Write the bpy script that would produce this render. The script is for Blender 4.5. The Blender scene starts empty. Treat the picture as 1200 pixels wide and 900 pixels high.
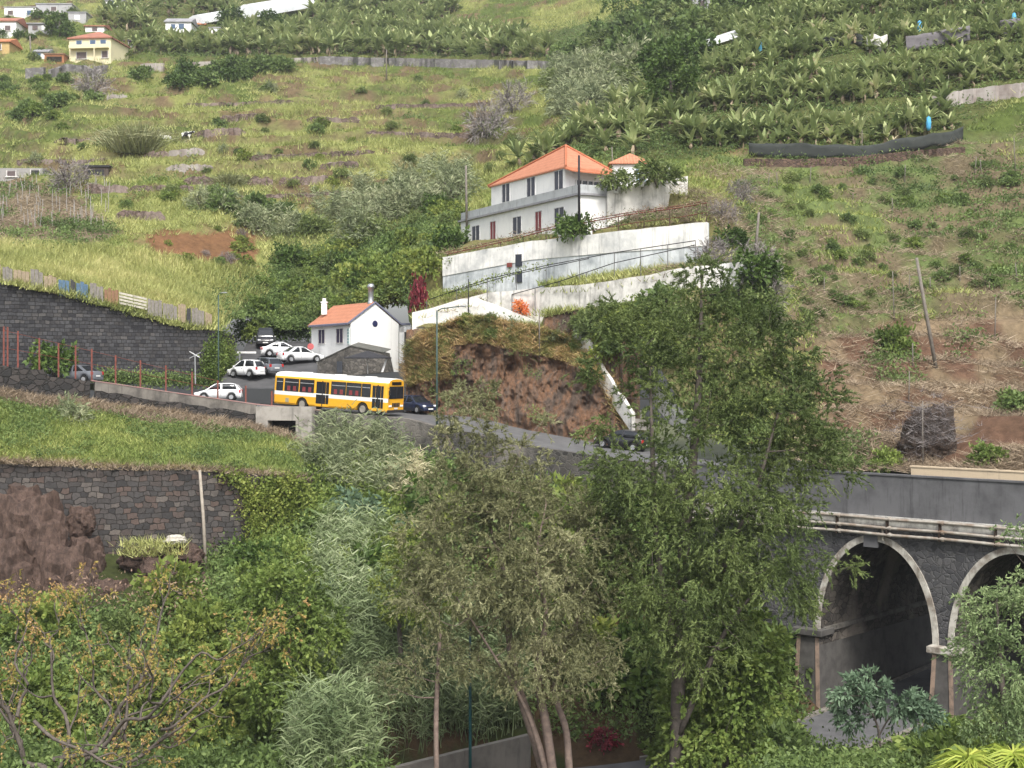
import bpy, math, random
import numpy as np
from mathutils import Vector, Matrix, Euler
S = bpy.context.scene
COL = S.collection
random.seed(7)
RNG = np.random.default_rng(7)
# ------------------------------------------------------------------ camera, light, exposure
CAMZ = 24.0
F = 1666.67          # focal length in photo pixels (1200 wide)
HOR = 430.0          # photo row of the horizon
cam_d = bpy.data.cameras.new('camera')
cam = bpy.data.objects.new('camera', cam_d)
COL.objects.link(cam)
cam.location = (0, 0, CAMZ)
cam.rotation_euler = (math.radians(90), 0, 0)
cam_d.sensor_width = 36
cam_d.lens = 50
cam_d.shift_y = -(450 - HOR) / 1200
cam_d.clip_start = .5
cam_d.clip_end = 3000
S.camera = cam
SUN_AZ = Vector((0.2, -0.85))
SUN_EL = math.radians(50)
W = bpy.data.worlds.new('World')
S.world = W
W.use_nodes = True
nt = W.node_tree
for n in list(nt.nodes): nt.nodes.remove(n)
sky = nt.nodes.new('ShaderNodeTexSky')
sky.sky_type = 'NISHITA'
sky.sun_disc = False
sky.sun_elevation = SUN_EL
sky.sun_rotation = math.atan2(SUN_AZ.x, SUN_AZ.y)
sky.dust_density = 4
hs = nt.nodes.new('ShaderNodeHueSaturation')
hs.inputs['Saturation'].default_value = 0.3
bg = nt.nodes.new('ShaderNodeBackground')
bg.inputs['Strength'].default_value = 0.15
wo = nt.nodes.new('ShaderNodeOutputWorld')
nt.links.new(sky.outputs[0], hs.inputs['Color'])
nt.links.new(hs.outputs[0], bg.inputs['Color'])
nt.links.new(bg.outputs[0], wo.inputs['Surface'])
sd = bpy.data.lights.new('sun', 'SUN')
sd.energy = 2.0
sd.angle = math.radians(11)
sd.color = (1.0, .95, .87)
so = bpy.data.objects.new('sun', sd)
COL.objects.link(so)
sv = Vector((SUN_AZ.x, SUN_AZ.y, 0)).normalized() * math.cos(SUN_EL) + Vector((0, 0, math.sin(SUN_EL)))
so.rotation_euler = sv.to_track_quat('Z', 'Y').to_euler()
so.location = (40, -40, 90)
S.view_settings.view_transform = 'Standard'
S.view_settings.look = 'None'
S.view_settings.gamma = 1
S.view_settings.use_curve_mapping = False
S.view_settings.exposure = 0.84
S.cycles.max_bounces = 5
S.cycles.diffuse_bounces = 3
S.cycles.glossy_bounces = 2
S.cycles.transmission_bounces = 3
S.cycles.transparent_max_bounces = 6
S.cycles.caustics_reflective = False
S.cycles.caustics_refractive = False

# thin summer haze over the valley
def add_haze():
    m = bpy.data.materials.new('haze_air'); m.use_nodes = True; t = m.node_tree
    for n in list(t.nodes): t.nodes.remove(n)
    v = t.nodes.new('ShaderNodeVolumePrincipled'); v.inputs['Color'].default_value = (.9, .93, 1, 1)
    v.inputs['Density'].default_value = .0002; v.inputs['Anisotropy'].default_value = .2
    o = t.nodes.new('ShaderNodeOutputMaterial'); t.links.new(v.outputs[0], o.inputs['Volume'])
    me = bpy.data.meshes.new('haze')
    a, b = (-420, -60, -13), (420, 560, 190)
    vs = [(x, y, z) for x in (a[0], b[0]) for y in (a[1], b[1]) for z in (a[2], b[2])]
    me.from_pydata(vs, [], [(0, 1, 3, 2), (4, 6, 7, 5), (0, 4, 5, 1), (2, 3, 7, 6), (0, 2, 6, 4), (1, 5, 7, 3)]); me.materials.append(m)
    ob = bpy.data.objects.new('haze', me); COL.objects.link(ob); ob['kind'] = 'stuff'; ob['label'] = 'thin haze in the air of the valley'
add_haze()
# ------------------------------------------------------------------ helpers
def P(u, v, D):
    """photo pixel + distance along the view axis -> world point"""
    return Vector(((u - 600) / F * D, D, CAMZ + (HOR - v) / F * D))
def UV(p):
    return (600 + F * p[0] / p[1], HOR - F * (p[2] - CAMZ) / p[1])
def tag(o, label=None, cat=None, group=None, kind=None):
    if label: o['label'] = label
    if cat: o['category'] = cat
    if group: o['group'] = group
    if kind or cat: o['kind'] = kind or 'thing'
    return o
ORG = {}
def thing(name, label, cat, loc=(0, 0, 0), rz=0, group=None, rot=None):
    o = bpy.data.objects.new(name, None)
    COL.objects.link(o)
    o.location = loc
    o.rotation_euler = rot if rot else (0, 0, rz)
    ORG[o.name] = Vector(loc)
    return tag(o, label, cat, group)
def link_mesh(name, me, parent=None, loc=None):
    o = bpy.data.objects.new(name, me)
    COL.objects.link(o)
    if parent is not None:
        o.parent = parent
        ORG[o.name] = ORG.get(parent.name, Vector())
    if loc is not None: o.location = loc
    return o
def copy_tree(o, parent=None):
    c = o.copy()
    COL.objects.link(c)
    c.parent = parent
    for ch in list(o.children): copy_tree(ch, c)
    return c

class MB:
    """collects shapes, then becomes ONE mesh object"""
    def __init__(s): s.v = []; s.f = []; s.m = []
    def add(s, vs, fs, mi=0):
        b = len(s.v)
        s.v += [Vector(x) for x in vs]
        for f in fs: s.f.append([b + i for i in f]); s.m.append(mi)
        return b
    def box(s, c, size, rz=0, mi=0, rot=None):
        x, y, z = [a / 2 for a in size]
        R = Euler(rot).to_matrix() if rot else Matrix.Rotation(rz, 3, 'Z')
        vs = [R @ Vector((i * x, j * y, k * z)) + Vector(c) for i in (-1, 1) for j in (-1, 1) for k in (-1, 1)]
        s.add(vs, [(0, 1, 3, 2), (4, 6, 7, 5), (0, 4, 5, 1), (2, 3, 7, 6), (0, 2, 6, 4), (1, 5, 7, 3)], mi)
    def tube(s, pts, rad, n=6, mi=0, caps=True):
        pts = [Vector(p) for p in pts]
        if not hasattr(rad, '__len__'): rad = [rad] * len(pts)
        rings = []
        for i, p in enumerate(pts):
            d = (pts[min(i + 1, len(pts) - 1)] - pts[max(i - 1, 0)])
            if d.length < 1e-9: d = Vector((0, 0, 1))
            d.normalize()
            a = d.cross(Vector((0, 0, 1)))
            if a.length < .05: a = d.cross(Vector((1, 0, 0)))
            a.normalize(); b = d.cross(a)
            rings.append([p + (a * math.cos(t) + b * math.sin(t)) * rad[i] for t in [2 * math.pi * k / n for k in range(n)]])
        s.loft(rings, mi, True, caps)
    def loft(s, rings, mi=0, closed=True, caps=True):
        n = len(rings[0]); b = len(s.v)
        for r in rings: s.v += [Vector(p) for p in r]
        for i in range(len(rings) - 1):
            for j in range(n if closed else n - 1):
                k = (j + 1) % n
                s.f.append([b + i * n + j, b + i * n + k, b + (i + 1) * n + k, b + (i + 1) * n + j])
                s.m.append(mi[j] if hasattr(mi, '__len__') else mi)
        if caps and closed:
            c = mi[0] if hasattr(mi, '__len__') else mi
            s.f.append([b + j for j in range(n)][::-1]); s.m.append(c)
            s.f.append([b + (len(rings) - 1) * n + j for j in range(n)]); s.m.append(c)
    def lathe(s, c, prof, n=16, mi=0, axis='Z'):
        rings = []
        for r, h in prof:
            ring = []
            for k in range(n):
                t = 2 * math.pi * k / n
                q = (r * math.cos(t), r * math.sin(t), h)
                if axis == 'Y': q = (r * math.cos(t), h, r * math.sin(t))
                if axis == 'X': q = (h, r * math.cos(t), r * math.sin(t))
                ring.append(Vector(c) + Vector(q))
            rings.append(ring)
        s.loft(rings, mi)
    def prism(s, poly, d, mi=0):
        """polygon (3-D points) pushed along vector d"""
        d = Vector(d)
        s.loft([[Vector(p) for p in poly], [Vector(p) + d for p in poly]], mi)
    def quad(s, a, b, c, d, mi=0): s.add([a, b, c, d], [(0, 1, 2, 3)], mi)
    def mesh(s, name, mats, smooth=False, off=None):
        me = bpy.data.meshes.new(name)
        vs = s.v if off is None else [p - off for p in s.v]
        me.from_pydata([tuple(p) for p in vs], [], s.f)
        for m in (mats if isinstance(mats, (list, tuple)) else [mats]): me.materials.append(m)
        me.polygons.foreach_set('material_index', s.m)
        if smooth: me.polygons.foreach_set('use_smooth', [True] * len(s.f))
        me.update()
        import bmesh
        bm = bmesh.new(); bm.from_mesh(me)
        bmesh.ops.recalc_face_normals(bm, faces=bm.faces)
        bm.to_mesh(me); bm.free()
        return me
    def build(s, name, mats, parent=None, smooth=False, world=False, origin=None, bevel=0):
        """world=True: vertices are world points of an unrotated thing"""
        off = None
        if world:
            off = ORG.get(parent.name, Vector()) if parent is not None else (Vector(origin) if origin is not None else None)
        o = link_mesh(name, s.mesh(name, mats, smooth, off), parent, origin if parent is None else None)
        if bevel:
            b = o.modifiers.new('bevel', 'BEVEL'); b.width = bevel; b.segments = 2; b.limit_method = 'ANGLE'
        return o

def np_mesh(name, V, Fs, mat, smooth=False, midx=None, cols=None):
    """V (N,3); Fs list of (M,k) index arrays"""
    me = bpy.data.meshes.new(name)
    V = np.asarray(V, np.float32)
    me.vertices.add(len(V)); me.vertices.foreach_set('co', V.ravel())
    if not isinstance(Fs, (list, tuple)): Fs = [Fs]
    tot = np.concatenate([np.full(len(f), f.shape[1], np.int32) for f in Fs])
    idx = np.concatenate([f.ravel() for f in Fs]).astype(np.int32)
    me.loops.add(len(idx)); me.loops.foreach_set('vertex_index', idx)
    me.polygons.add(len(tot))
    st = np.concatenate([[0], np.cumsum(tot)[:-1]]).astype(np.int32)
    me.polygons.foreach_set('loop_start', st)
    me.polygons.foreach_set('loop_total', tot)
    for m in (mat if isinstance(mat, (list, tuple)) else [mat]): me.materials.append(m)
    if midx is not None: me.polygons.foreach_set('material_index', np.asarray(midx, np.int32))
    if smooth: me.polygons.foreach_set('use_smooth', np.ones(len(tot), bool))
    if cols is not None:
        a = me.color_attributes.new('tint', 'FLOAT_COLOR', 'POINT')
        c = np.ones((len(V), 4), np.float32); c[:, :3] = cols
        a.data.foreach_set('color', c.ravel())
    me.update(calc_edges=True)
    return me
def grid_faces(n, m):
    i = np.arange(n - 1)[:, None] * m + np.arange(m - 1)[None, :]
    return np.stack([i, i + 1, i + m + 1, i + m], -1).reshape(-1, 4)
# value noise
_T = np.random.default_rng(3).random((256, 256, 1))[:, :, 0]
def vnoise(x, y):
    x = np.asarray(x, float); y = np.asarray(y, float)
    xi = np.floor(x).astype(int); yi = np.floor(y).astype(int)
    fx = x - xi; fy = y - yi
    fx = fx * fx * (3 - 2 * fx); fy = fy * fy * (3 - 2 * fy)
    a = _T[xi & 255, yi & 255]; b = _T[(xi + 1) & 255, yi & 255]
    c = _T[xi & 255, (yi + 1) & 255]; d = _T[(xi + 1) & 255, (yi + 1) & 255]
    return (a * (1 - fx) + b * fx) * (1 - fy) + (c * (1 - fx) + d * fx) * fy
def fbm(x, y, o=4):
    r = 0; a = .5; t = 0
    for k in range(o):
        r = r + a * vnoise(x * 2 ** k + 17 * k, y * 2 ** k + 31 * k); t += a; a *= .5
    return r / t
def smooth(a, b, x):
    t = np.clip((np.asarray(x, float) - a) / (b - a), 0, 1); return t * t * (3 - 2 * t)
def inpoly(u, v, poly):
    u = np.asarray(u, float); v = np.asarray(v, float)
    r = np.zeros(np.broadcast(u, v).shape, bool)
    n = len(poly)
    for i in range(n):
        x1, y1 = poly[i]; x2, y2 = poly[(i + 1) % n]
        if y1 == y2: continue
        c = (y1 > v) != (y2 > v)
        r ^= c & (u < (x2 - x1) * (v - y1) / (y2 - y1) + x1)
    return r
class TPS:
    def __init__(s, pts, lam=.02):
        p = np.array(pts, float); s.c = p[:, :2].mean(0); s.k = 60.
        s.X = (p[:, :2] - s.c) / s.k; n = len(p)
        K = s.U(np.linalg.norm(s.X[:, None] - s.X[None], axis=2)) + lam * np.eye(n)
        A = np.zeros((n + 3, n + 3)); A[:n, :n] = K
        A[:n, n] = 1; A[:n, n + 1:] = s.X; A[n, :n] = 1; A[n + 1:, :n] = s.X.T
        s.w = np.linalg.solve(A, np.concatenate([p[:, 2], [0, 0, 0]]))
    @staticmethod
    def U(r): return np.where(r > 1e-9, r * r * np.log(np.maximum(r, 1e-9)), 0)
    def __call__(s, x, y):
        sh = np.broadcast(x, y).shape
        q = (np.stack(np.broadcast_arrays(x, y), -1).reshape(-1, 2) - s.c) / s.k
        out = np.empty(len(q)); n = len(s.X)
        for i in range(0, len(q), 20000):
            b = q[i:i + 20000]
            d = np.sqrt(((b[:, None] - s.X[None]) ** 2).sum(2))
            out[i:i + 20000] = s.U(d) @ s.w[:n] + s.w[n] + b @ s.w[n + 1:]
        return out.reshape(sh)

# ------------------------------------------------------------------ materials
def newmat(name):
    m = bpy.data.materials.new(name); m.use_nodes = True
    t = m.node_tree
    for n in list(t.nodes): t.nodes.remove(n)
    out = t.nodes.new('ShaderNodeOutputMaterial')
    b = t.nodes.new('ShaderNodeBsdfPrincipled')
    t.links.new(b.outputs[0], out.inputs[0])
    return m, t, b, out
def N(t, typ, **kw):
    n = t.nodes.new(typ)
    for k, v in kw.items():
        if k in n.inputs: n.inputs[k].default_value = v
        else: setattr(n, k, v)
    return n
def ramp(t, fac, stops):
    r = t.nodes.new('ShaderNodeValToRGB'); e = r.color_ramp.elements
    while len(e) > 1: e.remove(e[-1])
    e[0].position, e[0].color = stops[0][0], (*stops[0][1], 1)
    for p, c in stops[1:]:
        k = e.new(p); k.color = (*c, 1)
    t.links.new(fac, r.inputs[0]); return r.outputs[0]
def coords(t, scale=(1, 1, 1), rz=0):
    c = t.nodes.new('ShaderNodeTexCoord'); m = t.nodes.new('ShaderNodeMapping')
    m.inputs['Scale'].default_value = scale; m.inputs['Rotation'].default_value = (0, 0, rz)
    t.links.new(c.outputs['Object'], m.inputs['Vector']); return m.outputs[0]
def mixc(t, fac, a, b, mode='MIX'):
    m = t.nodes.new('ShaderNodeMix'); m.data_type = 'RGBA'; m.blend_type = mode
    for sock, val in ((m.inputs[0], fac), (m.inputs[6], a), (m.inputs[7], b)):
        if hasattr(val, 'is_output') or isinstance(val, bpy.types.NodeSocket): t.links.new(val, sock)
        else: sock.default_value = val if not isinstance(val, tuple) else (*val[:3], 1)
    return m.outputs[2]
def bump(t, b, h, strength=.4, dist=.05):
    n = N(t, 'ShaderNodeBump', Strength=strength, Distance=dist)
    t.links.new(h, n.inputs['Height']); t.links.new(n.outputs[0], b.inputs['Normal'])
def mat(name, col, rough=.6, var=.15, scale=3., spec=.3, metal=0, col2=None, bumps=0, coat=0):
    """a plain procedural surface: base colour with soft mottling"""
    m, t, b, o = newmat(name)
    n = N(t, 'ShaderNodeTexNoise', Scale=scale, Detail=5., Roughness=.6)
    t.links.new(coords(t), n.inputs['Vector'])
    c2 = col2 if col2 else tuple(x * (1 - 2 * var) for x in col)
    t.links.new(ramp(t, n.outputs[0], [(.35, col), (.7, c2)]), b.inputs['Base Color'])
    b.inputs['Roughness'].default_value = rough
    b.inputs['Specular IOR Level'].default_value = spec
    b.inputs['Metallic'].default_value = metal
    b.inputs['Coat Weight'].default_value = coat
    if bumps: bump(t, b, n.outputs[0], bumps, .05)
    return m
LEAF_GAIN = 2.0
def leafmat(name, stops, trans=.3, nscale=.45, rough=.55, nw=.55, spec=.25):
    """foliage: every leaf or blade gets its own shade, plus slow drifts through the plant"""
    m, t, b, o = newmat(name)
    g = N(t, 'ShaderNodeNewGeometry')
    n = N(t, 'ShaderNodeTexNoise', Scale=nscale, Detail=3.)  # clump-wide noise: tint drift that also paints sunlit patches into the colour
    t.links.new(g.outputs['Position'], n.inputs['Vector'])
    oi = N(t, 'ShaderNodeObjectInfo')
    st = N(t, 'ShaderNodeMapRange'); st.inputs[1].default_value = .3; st.inputs[2].default_value = .7
    t.links.new(n.outputs[0], st.inputs[0])
    a = N(t, 'ShaderNodeMath', operation='MULTIPLY'); a.inputs[1].default_value = nw; t.links.new(st.outputs[0], a.inputs[0])
    c = N(t, 'ShaderNodeMath', operation='MULTIPLY_ADD'); c.inputs[1].default_value = 1 - nw
    t.links.new(g.outputs['Random Per Island'], c.inputs[0]); t.links.new(a.outputs[0], c.inputs[2])
    d = N(t, 'ShaderNodeMath', operation='MULTIPLY_ADD'); d.inputs[1].default_value = .24
    t.links.new(oi.outputs['Random'], d.inputs[0]); t.links.new(c.outputs[0], d.inputs[2])
    e = N(t, 'ShaderNodeMath', operation='SUBTRACT'); e.inputs[1].default_value = .12; t.links.new(d.outputs[0], e.inputs[0])
    col = ramp(t, e.outputs[0], [(p_, tuple(min(.75, x * LEAF_GAIN) for x in c_)) for p_, c_ in stops])
    t.links.new(col, b.inputs['Base Color'])
    b.inputs['Roughness'].default_value = rough
    b.inputs['Specular IOR Level'].default_value = spec
    if trans:
        tr = N(t, 'ShaderNodeBsdfTranslucent'); t.links.new(col, tr.inputs[0])
        mx = N(t, 'ShaderNodeMixShader'); mx.inputs[0].default_value = trans
        t.links.new(b.outputs[0], mx.inputs[1]); t.links.new(tr.outputs[0], mx.inputs[2]); t.links.new(mx.outputs[0], o.inputs[0])
    return m
def stonemat(name, cols, size=.45, flat=1.5, mortar=(.03, .03, .028), mw=.06, bs=.9, stain=None, lichen=0):
    """rubble masonry: irregular stones, each its own shade, with recessed joints"""
    m, t, b, o = newmat(name)
    s = 1 / size
    co = coords(t, (s, s, s * flat))
    nz = N(t, 'ShaderNodeTexNoise', Scale=1.3, Detail=3.); t.links.new(co, nz.inputs['Vector'])
    vm = N(t, 'ShaderNodeVectorMath', operation='SCALE'); vm.inputs['Scale'].default_value = .5; t.links.new(nz.outputs['Color'], vm.inputs[0])
    va = N(t, 'ShaderNodeVectorMath', operation='ADD'); t.links.new(co, va.inputs[0]); t.links.new(vm.outputs[0], va.inputs[1])
    v1 = N(t, 'ShaderNodeTexVoronoi', Scale=1.); t.links.new(va.outputs[0], v1.inputs['Vector'])
    v2 = N(t, 'ShaderNodeTexVoronoi', Scale=1., feature='DISTANCE_TO_EDGE'); t.links.new(va.outputs[0], v2.inputs['Vector'])
    sp = N(t, 'ShaderNodeSeparateColor'); t.links.new(v1.outputs['Color'], sp.inputs[0])
    stone = ramp(t, sp.outputs[0], [(i / max(1, len(cols) - 1), c) for i, c in enumerate(cols)])
    fine = N(t, 'ShaderNodeTexNoise', Scale=9., Detail=6., Roughness=.7); t.links.new(coords(t), fine.inputs['Vector'])
    stone = mixc(t, .55, stone, ramp(t, fine.outputs[0], [(.3, (.3, .3, .3)), (.7, (1, 1, 1))]), 'MULTIPLY')
    edge = N(t, 'ShaderNodeMapRange'); edge.inputs[1].default_value = 0; edge.inputs[2].default_value = mw * 1.6
    t.links.new(v2.outputs['Distance'], edge.inputs[0])
    col = mixc(t, edge.outputs[0], mortar, stone)
    if stain:
        big = N(t, 'ShaderNodeTexNoise', Scale=.35, Detail=5.); t.links.new(coords(t, (1, 1, .45)), big.inputs['Vector'])
        fr = N(t, 'ShaderNodeMapRange'); fr.inputs[1].default_value = .52; fr.inputs[2].default_value = .66
        t.links.new(big.outputs[0], fr.inputs[0]); col = mixc(t, fr.outputs[0], col, stain)
    t.links.new(col, b.inputs['Base Color'])
    b.inputs['Roughness'].default_value = .85; b.inputs['Specular IOR Level'].default_value = .2
    bump(t, b, edge.outputs[0], bs, .06)
    return m
def blockmat(name, rz, cols, w=.55, h=.3, mortar=(.02, .02, .02), warp=.16):
    """coursed blocks on an upright wall running along direction rz"""
    m, t, b, o = newmat(name)
    co = coords(t, (1, 1, 1), -rz)
    sp = N(t, 'ShaderNodeSeparateXYZ'); t.links.new(co, sp.inputs[0])
    cb = N(t, 'ShaderNodeCombineXYZ'); t.links.new(sp.outputs[0], cb.inputs[0]); t.links.new(sp.outputs[2], cb.inputs[1])
    nz = N(t, 'ShaderNodeTexNoise', Scale=1.7, Detail=2.); t.links.new(cb.outputs[0], nz.inputs['Vector'])
    vm = N(t, 'ShaderNodeVectorMath', operation='SCALE'); vm.inputs['Scale'].default_value = warp; t.links.new(nz.outputs['Color'], vm.inputs[0])
    va = N(t, 'ShaderNodeVectorMath', operation='ADD'); t.links.new(cb.outputs[0], va.inputs[0]); t.links.new(vm.outputs[0], va.inputs[1])
    br = N(t, 'ShaderNodeTexBrick', Scale=1.); br.offset = .5; br.squash = 1.5; br.squash_frequency = 3; br.offset_frequency = 2
    br.inputs['Brick Width'].default_value = w; br.inputs['Row Height'].default_value = h
    br.inputs['Mortar Size'].default_value = .028; br.inputs['Mortar Smooth'].default_value = .6; br.inputs['Bias'].default_value = 0
    br.inputs['Color1'].default_value = (0, 0, 0, 1); br.inputs['Color2'].default_value = (1, 1, 1, 1)
    br.inputs['Mortar'].default_value = (.5, .5, .5, 1)
    t.links.new(va.outputs[0], br.inputs['Vector'])
    stone = ramp(t, br.outputs['Color'], [(i / max(1, len(cols) - 1), c) for i, c in enumerate(cols)])
    fine = N(t, 'ShaderNodeTexNoise', Scale=7., Detail=6., Roughness=.7); t.links.new(coords(t), fine.inputs['Vector'])
    stone = mixc(t, .6, stone, ramp(t, fine.outputs[0], [(.3, (.35, .35, .35)), (.7, (1.1, 1.1, 1.1))]), 'MULTIPLY')
    t.links.new(mixc(t, br.outputs['Fac'], stone, mortar), b.inputs['Base Color'])
    b.inputs['Roughness'].default_value = .85; b.inputs['Specular IOR Level'].default_value = .2
    inv = N(t, 'ShaderNodeMath', operation='SUBTRACT'); inv.inputs[0].default_value = 1.
    t.links.new(br.outputs['Fac'], inv.inputs[1]); bump(t, b, inv.outputs[0], .8, .05)
    return m
def plastermat(name, base, dirt, amount=.5, streak=.3, scale=.6, grime=(.05, .05, .05)):
    """old limewash: patches, rain streaks and grime"""
    m, t, b, o = newmat(name)
    n1 = N(t, 'ShaderNodeTexNoise', Scale=scale, Detail=8., Roughness=.65); t.links.new(coords(t), n1.inputs['Vector'])
    n2 = N(t, 'ShaderNodeTexNoise', Scale=1.2, Detail=6., Roughness=.7); t.links.new(coords(t, (2.2, 2.2, .22)), n2.inputs['Vector'])
    c = ramp(t, n1.outputs[0], [(.62 - .3 * amount, base), (.85 - .3 * amount, dirt)])
    f = N(t, 'ShaderNodeMapRange'); f.inputs[1].default_value = .62 - .12 * streak; f.inputs[2].default_value = .78; f.inputs[4].default_value = .85
    t.links.new(n2.outputs[0], f.inputs[0])
    c = mixc(t, f.outputs[0], c, grime)
    t.links.new(c, b.inputs['Base Color']); b.inputs['Roughness'].default_value = .8; b.inputs['Specular IOR Level'].default_value = .2
    bump(t, b, n1.outputs[0], .25, .04)
    return m
def tilemat(name, c1, c2, rz):
    """clay roof tiles: ribs down the slope, courses across"""
    m, t, b, o = newmat(name)
    co = coords(t, (1, 1, 1), -rz)
    w = N(t, 'ShaderNodeTexWave', Scale=1.1, Distortion=.2); w.bands_direction = 'X'; t.links.new(co, w.inputs['Vector'])
    w2 = N(t, 'ShaderNodeTexWave', Scale=.9, Distortion=.4); w2.bands_direction = 'Z'; t.links.new(co, w2.inputs['Vector'])
    n = N(t, 'ShaderNodeTexNoise', Scale=2.2, Detail=6., Roughness=.75); t.links.new(co, n.inputs['Vector'])
    c = ramp(t, n.outputs[0], [(.35, c1), (.68, c2)])
    c = mixc(t, .16, c, w.outputs['Color'], 'MULTIPLY'); c = mixc(t, .1, c, w2.outputs['Color'], 'MULTIPLY')
    t.links.new(c, b.inputs['Base Color']); b.inputs['Roughness'].default_value = .8; b.inputs['Specular IOR Level'].default_value = .2
    bump(t, b, w.outputs['Fac'], .6, .06)
    return m
def vcolmat(name, rough=.95, ns=2.2, bs=.6, dist=.15):
    """ground: mesh colour (what grows or lies there) broken up by fine texture"""
    m, t, b, o = newmat(name)
    a = N(t, 'ShaderNodeAttribute'); a.attribute_name = 'tint'
    n = N(t, 'ShaderNodeTexNoise', Scale=ns, Detail=8., Roughness=.75); t.links.new(coords(t), n.inputs['Vector'])
    n2 = N(t, 'ShaderNodeTexNoise', Scale=.33, Detail=5.); t.links.new(coords(t), n2.inputs['Vector'])
    c = mixc(t, .75, a.outputs['Color'], ramp(t, n.outputs[0], [(.3, (.4, .4, .4)), (.72, (1.35, 1.35, 1.3))]), 'MULTIPLY')
    c = mixc(t, .35, c, ramp(t, n2.outputs[0], [(.35, (.55, .6, .5)), (.65, (1.2, 1.15, 1.1))]), 'MULTIPLY')
    t.links.new(c, b.inputs['Base Color']); b.inputs['Roughness'].default_value = rough; b.inputs['Specular IOR Level'].default_value = .1
    bump(t, b, n.outputs[0], bs, dist)
    return m
# ------------------------------------------------------------------ terrain
def pts_of(d):
    return [tuple(P(u, v, D)) for u, l in d.items() for v, D in l]
far = [(250, 157), (200, 178), (150, 208), (100, 250), (75, 285), (40, 335), (0, 395), (-60, 480)]
AP = {
    -150: [(305, 112), (285, 126)] + far,
    0: [(331, 113.6), (310, 121), (285, 138)] + far,
    130: [(358, 118), (335, 125), (300, 140)] + far,
    250: [(386, 123), (355, 133), (325, 146), (285, 155), (250, 163)] + far[1:],
    330: [(398, 143), (350, 150), (300, 159), (250, 168)] + far[1:],
    420: [(375, 137), (340, 147), (300, 156), (250, 168)] + far[1:],
    520: [(380, 120), (365, 122), (335, 127), (305, 129), (285, 140), (262, 152), (240, 164), (200, 184)] + far[2:],
    600: [(385, 116.5), (365, 121), (343, 121.5), (332, 123), (293, 124.5), (278, 130), (262, 139), (225, 160), (190, 176), (150, 200), (100, 240), (70, 275), (40, 320), (0, 375), (-60, 450)],
    700: [(410, 111), (370, 111.8), (330, 113.6), (320, 116), (275, 119), (250, 123.5), (235, 131), (205, 150), (180, 162), (140, 185), (100, 212), (60, 255), (30, 300), (0, 340), (-60, 420)],
    800: [(520, 100), (450, 102.6), (380, 105.6), (325, 108.4), (262, 114.5), (235, 121), (215, 133), (190, 149), (150, 163), (100, 185), (50, 225), (0, 290), (-60, 360)],
    900: [(545, 91), (450, 101), (350, 111), (310, 116.5), (250, 132), (200, 146), (180, 150), (150, 158), (100, 172), (50, 192), (0, 222), (-60, 280)],
    1050: [(550, 88), (500, 96), (450, 104), (400, 112), (350, 120), (300, 128), (250, 137), (180, 150), (130, 160), (80, 172), (40, 185), (0, 205), (-60, 250)],
    1200: [(555, 82), (500, 92), (450, 101), (400, 110), (350, 118), (300, 126), (250, 134), (180, 147), (110, 160), (50, 175), (0, 195), (-60, 240)],
    1350: [(555, 78), (450, 98), (300, 122), (180, 142), (110, 155), (50, 170), (0, 190), (-60, 235)],
}
tpsA = TPS(pts_of(AP), .004)
def zA(x, y):
    x = np.asarray(x, float); y = np.asarray(y, float)
    z = tpsA(x, y)
    u = 600 + F * x / y
    n = fbm(x * .06, y * .06) - .5
    left = smooth(160, 185, y) * (1 - smooth(560, 700, u))
    w = z / 3.3 + n * 2.2 + x * .012
    fr = w - np.floor(w)
    z = z + left * .8 * 3.3 * (smooth(.3, .62, fr) - fr)
    right = smooth(850, 960, u)
    w = z / 1.9 + n * 1.2; fr = w - np.floor(w)
    z = z + right * .8 * 1.9 * (smooth(.3, .8, fr) - fr)
    house = smooth(500, 540, u) * (1 - smooth(800, 860, u)) * (1 - smooth(135, 150, y))
    z = z + (1 - .8 * house) * ((fbm(x * .16, y * .16, 4) - .5) * 1.5 + (fbm(x * .7 + 9, y * .7, 3) - .5) * .45)
    return carve(x, y, z)
def zofs(us, vs, Ds): return [CAMZ + (HOR - v) / F * D for u, v, D in zip(us, vs, Ds)]
_cw = [([543, 579, 623, 679, 700, 770], [144.6, 138, 130.6, 121.6, 122.5, 126], [36.85] * 4 + [37, 37.4], [36.0] * 4 + [36.6, 37.1], .8)]
for us_, Ds_, vt_, vb_ in (([519, 623, 720, 828], [128, 122.6, 117.2, 113], [302, 283, 272, 260.5], [332, 329, 322, 315]),
                           ([534, 571, 623, 687, 760, 800, 888], [122.4, 121, 118.6, 113.8, 110, 108.5, 106], [352, 343.5, 338, 333, 322, 314, 305], [362, 366, 369, 362, 352, 340, 322]),
                           ([483, 505, 540, 558, 580, 610, 637], [121, 120.5, 119.6, 119.2, 118.6, 117.9, 117.2], [366, 361, 350.5, 349.5, 357, 369, 380], [378, 376, 370, 368, 373, 381, 386])):
    _cw.append((us_, Ds_, zofs(us_, vt_, Ds_), zofs(us_, vb_, Ds_), .25))
def carve(x, y, z):
    u = 600 + F * x / y
    for us_, Ds_, zt_, zb_, off in _cw:
        m = (u > us_[0]) & (u < us_[-1])
        d = y - np.interp(u, us_, Ds_); zt = np.interp(u, us_, zt_); zb = np.interp(u, us_, zb_)
        fr = np.minimum(z, zb + .05)
        bk = np.clip(z, zt - .25 - .6 * d, zt - .12 + .2 * d)
        z = np.where(m & (d < off) & (d > -13), fr, np.where(m & (d >= off) & (d < 9), bk, z))
    return z
LB_U = [-150, 0, 110, 200, 252, 278, 284, 366, 376, 474, 480, 500, 540, 600, 640, 690, 720, 745, 800, 860, 960, 1200, 1350]
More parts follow.
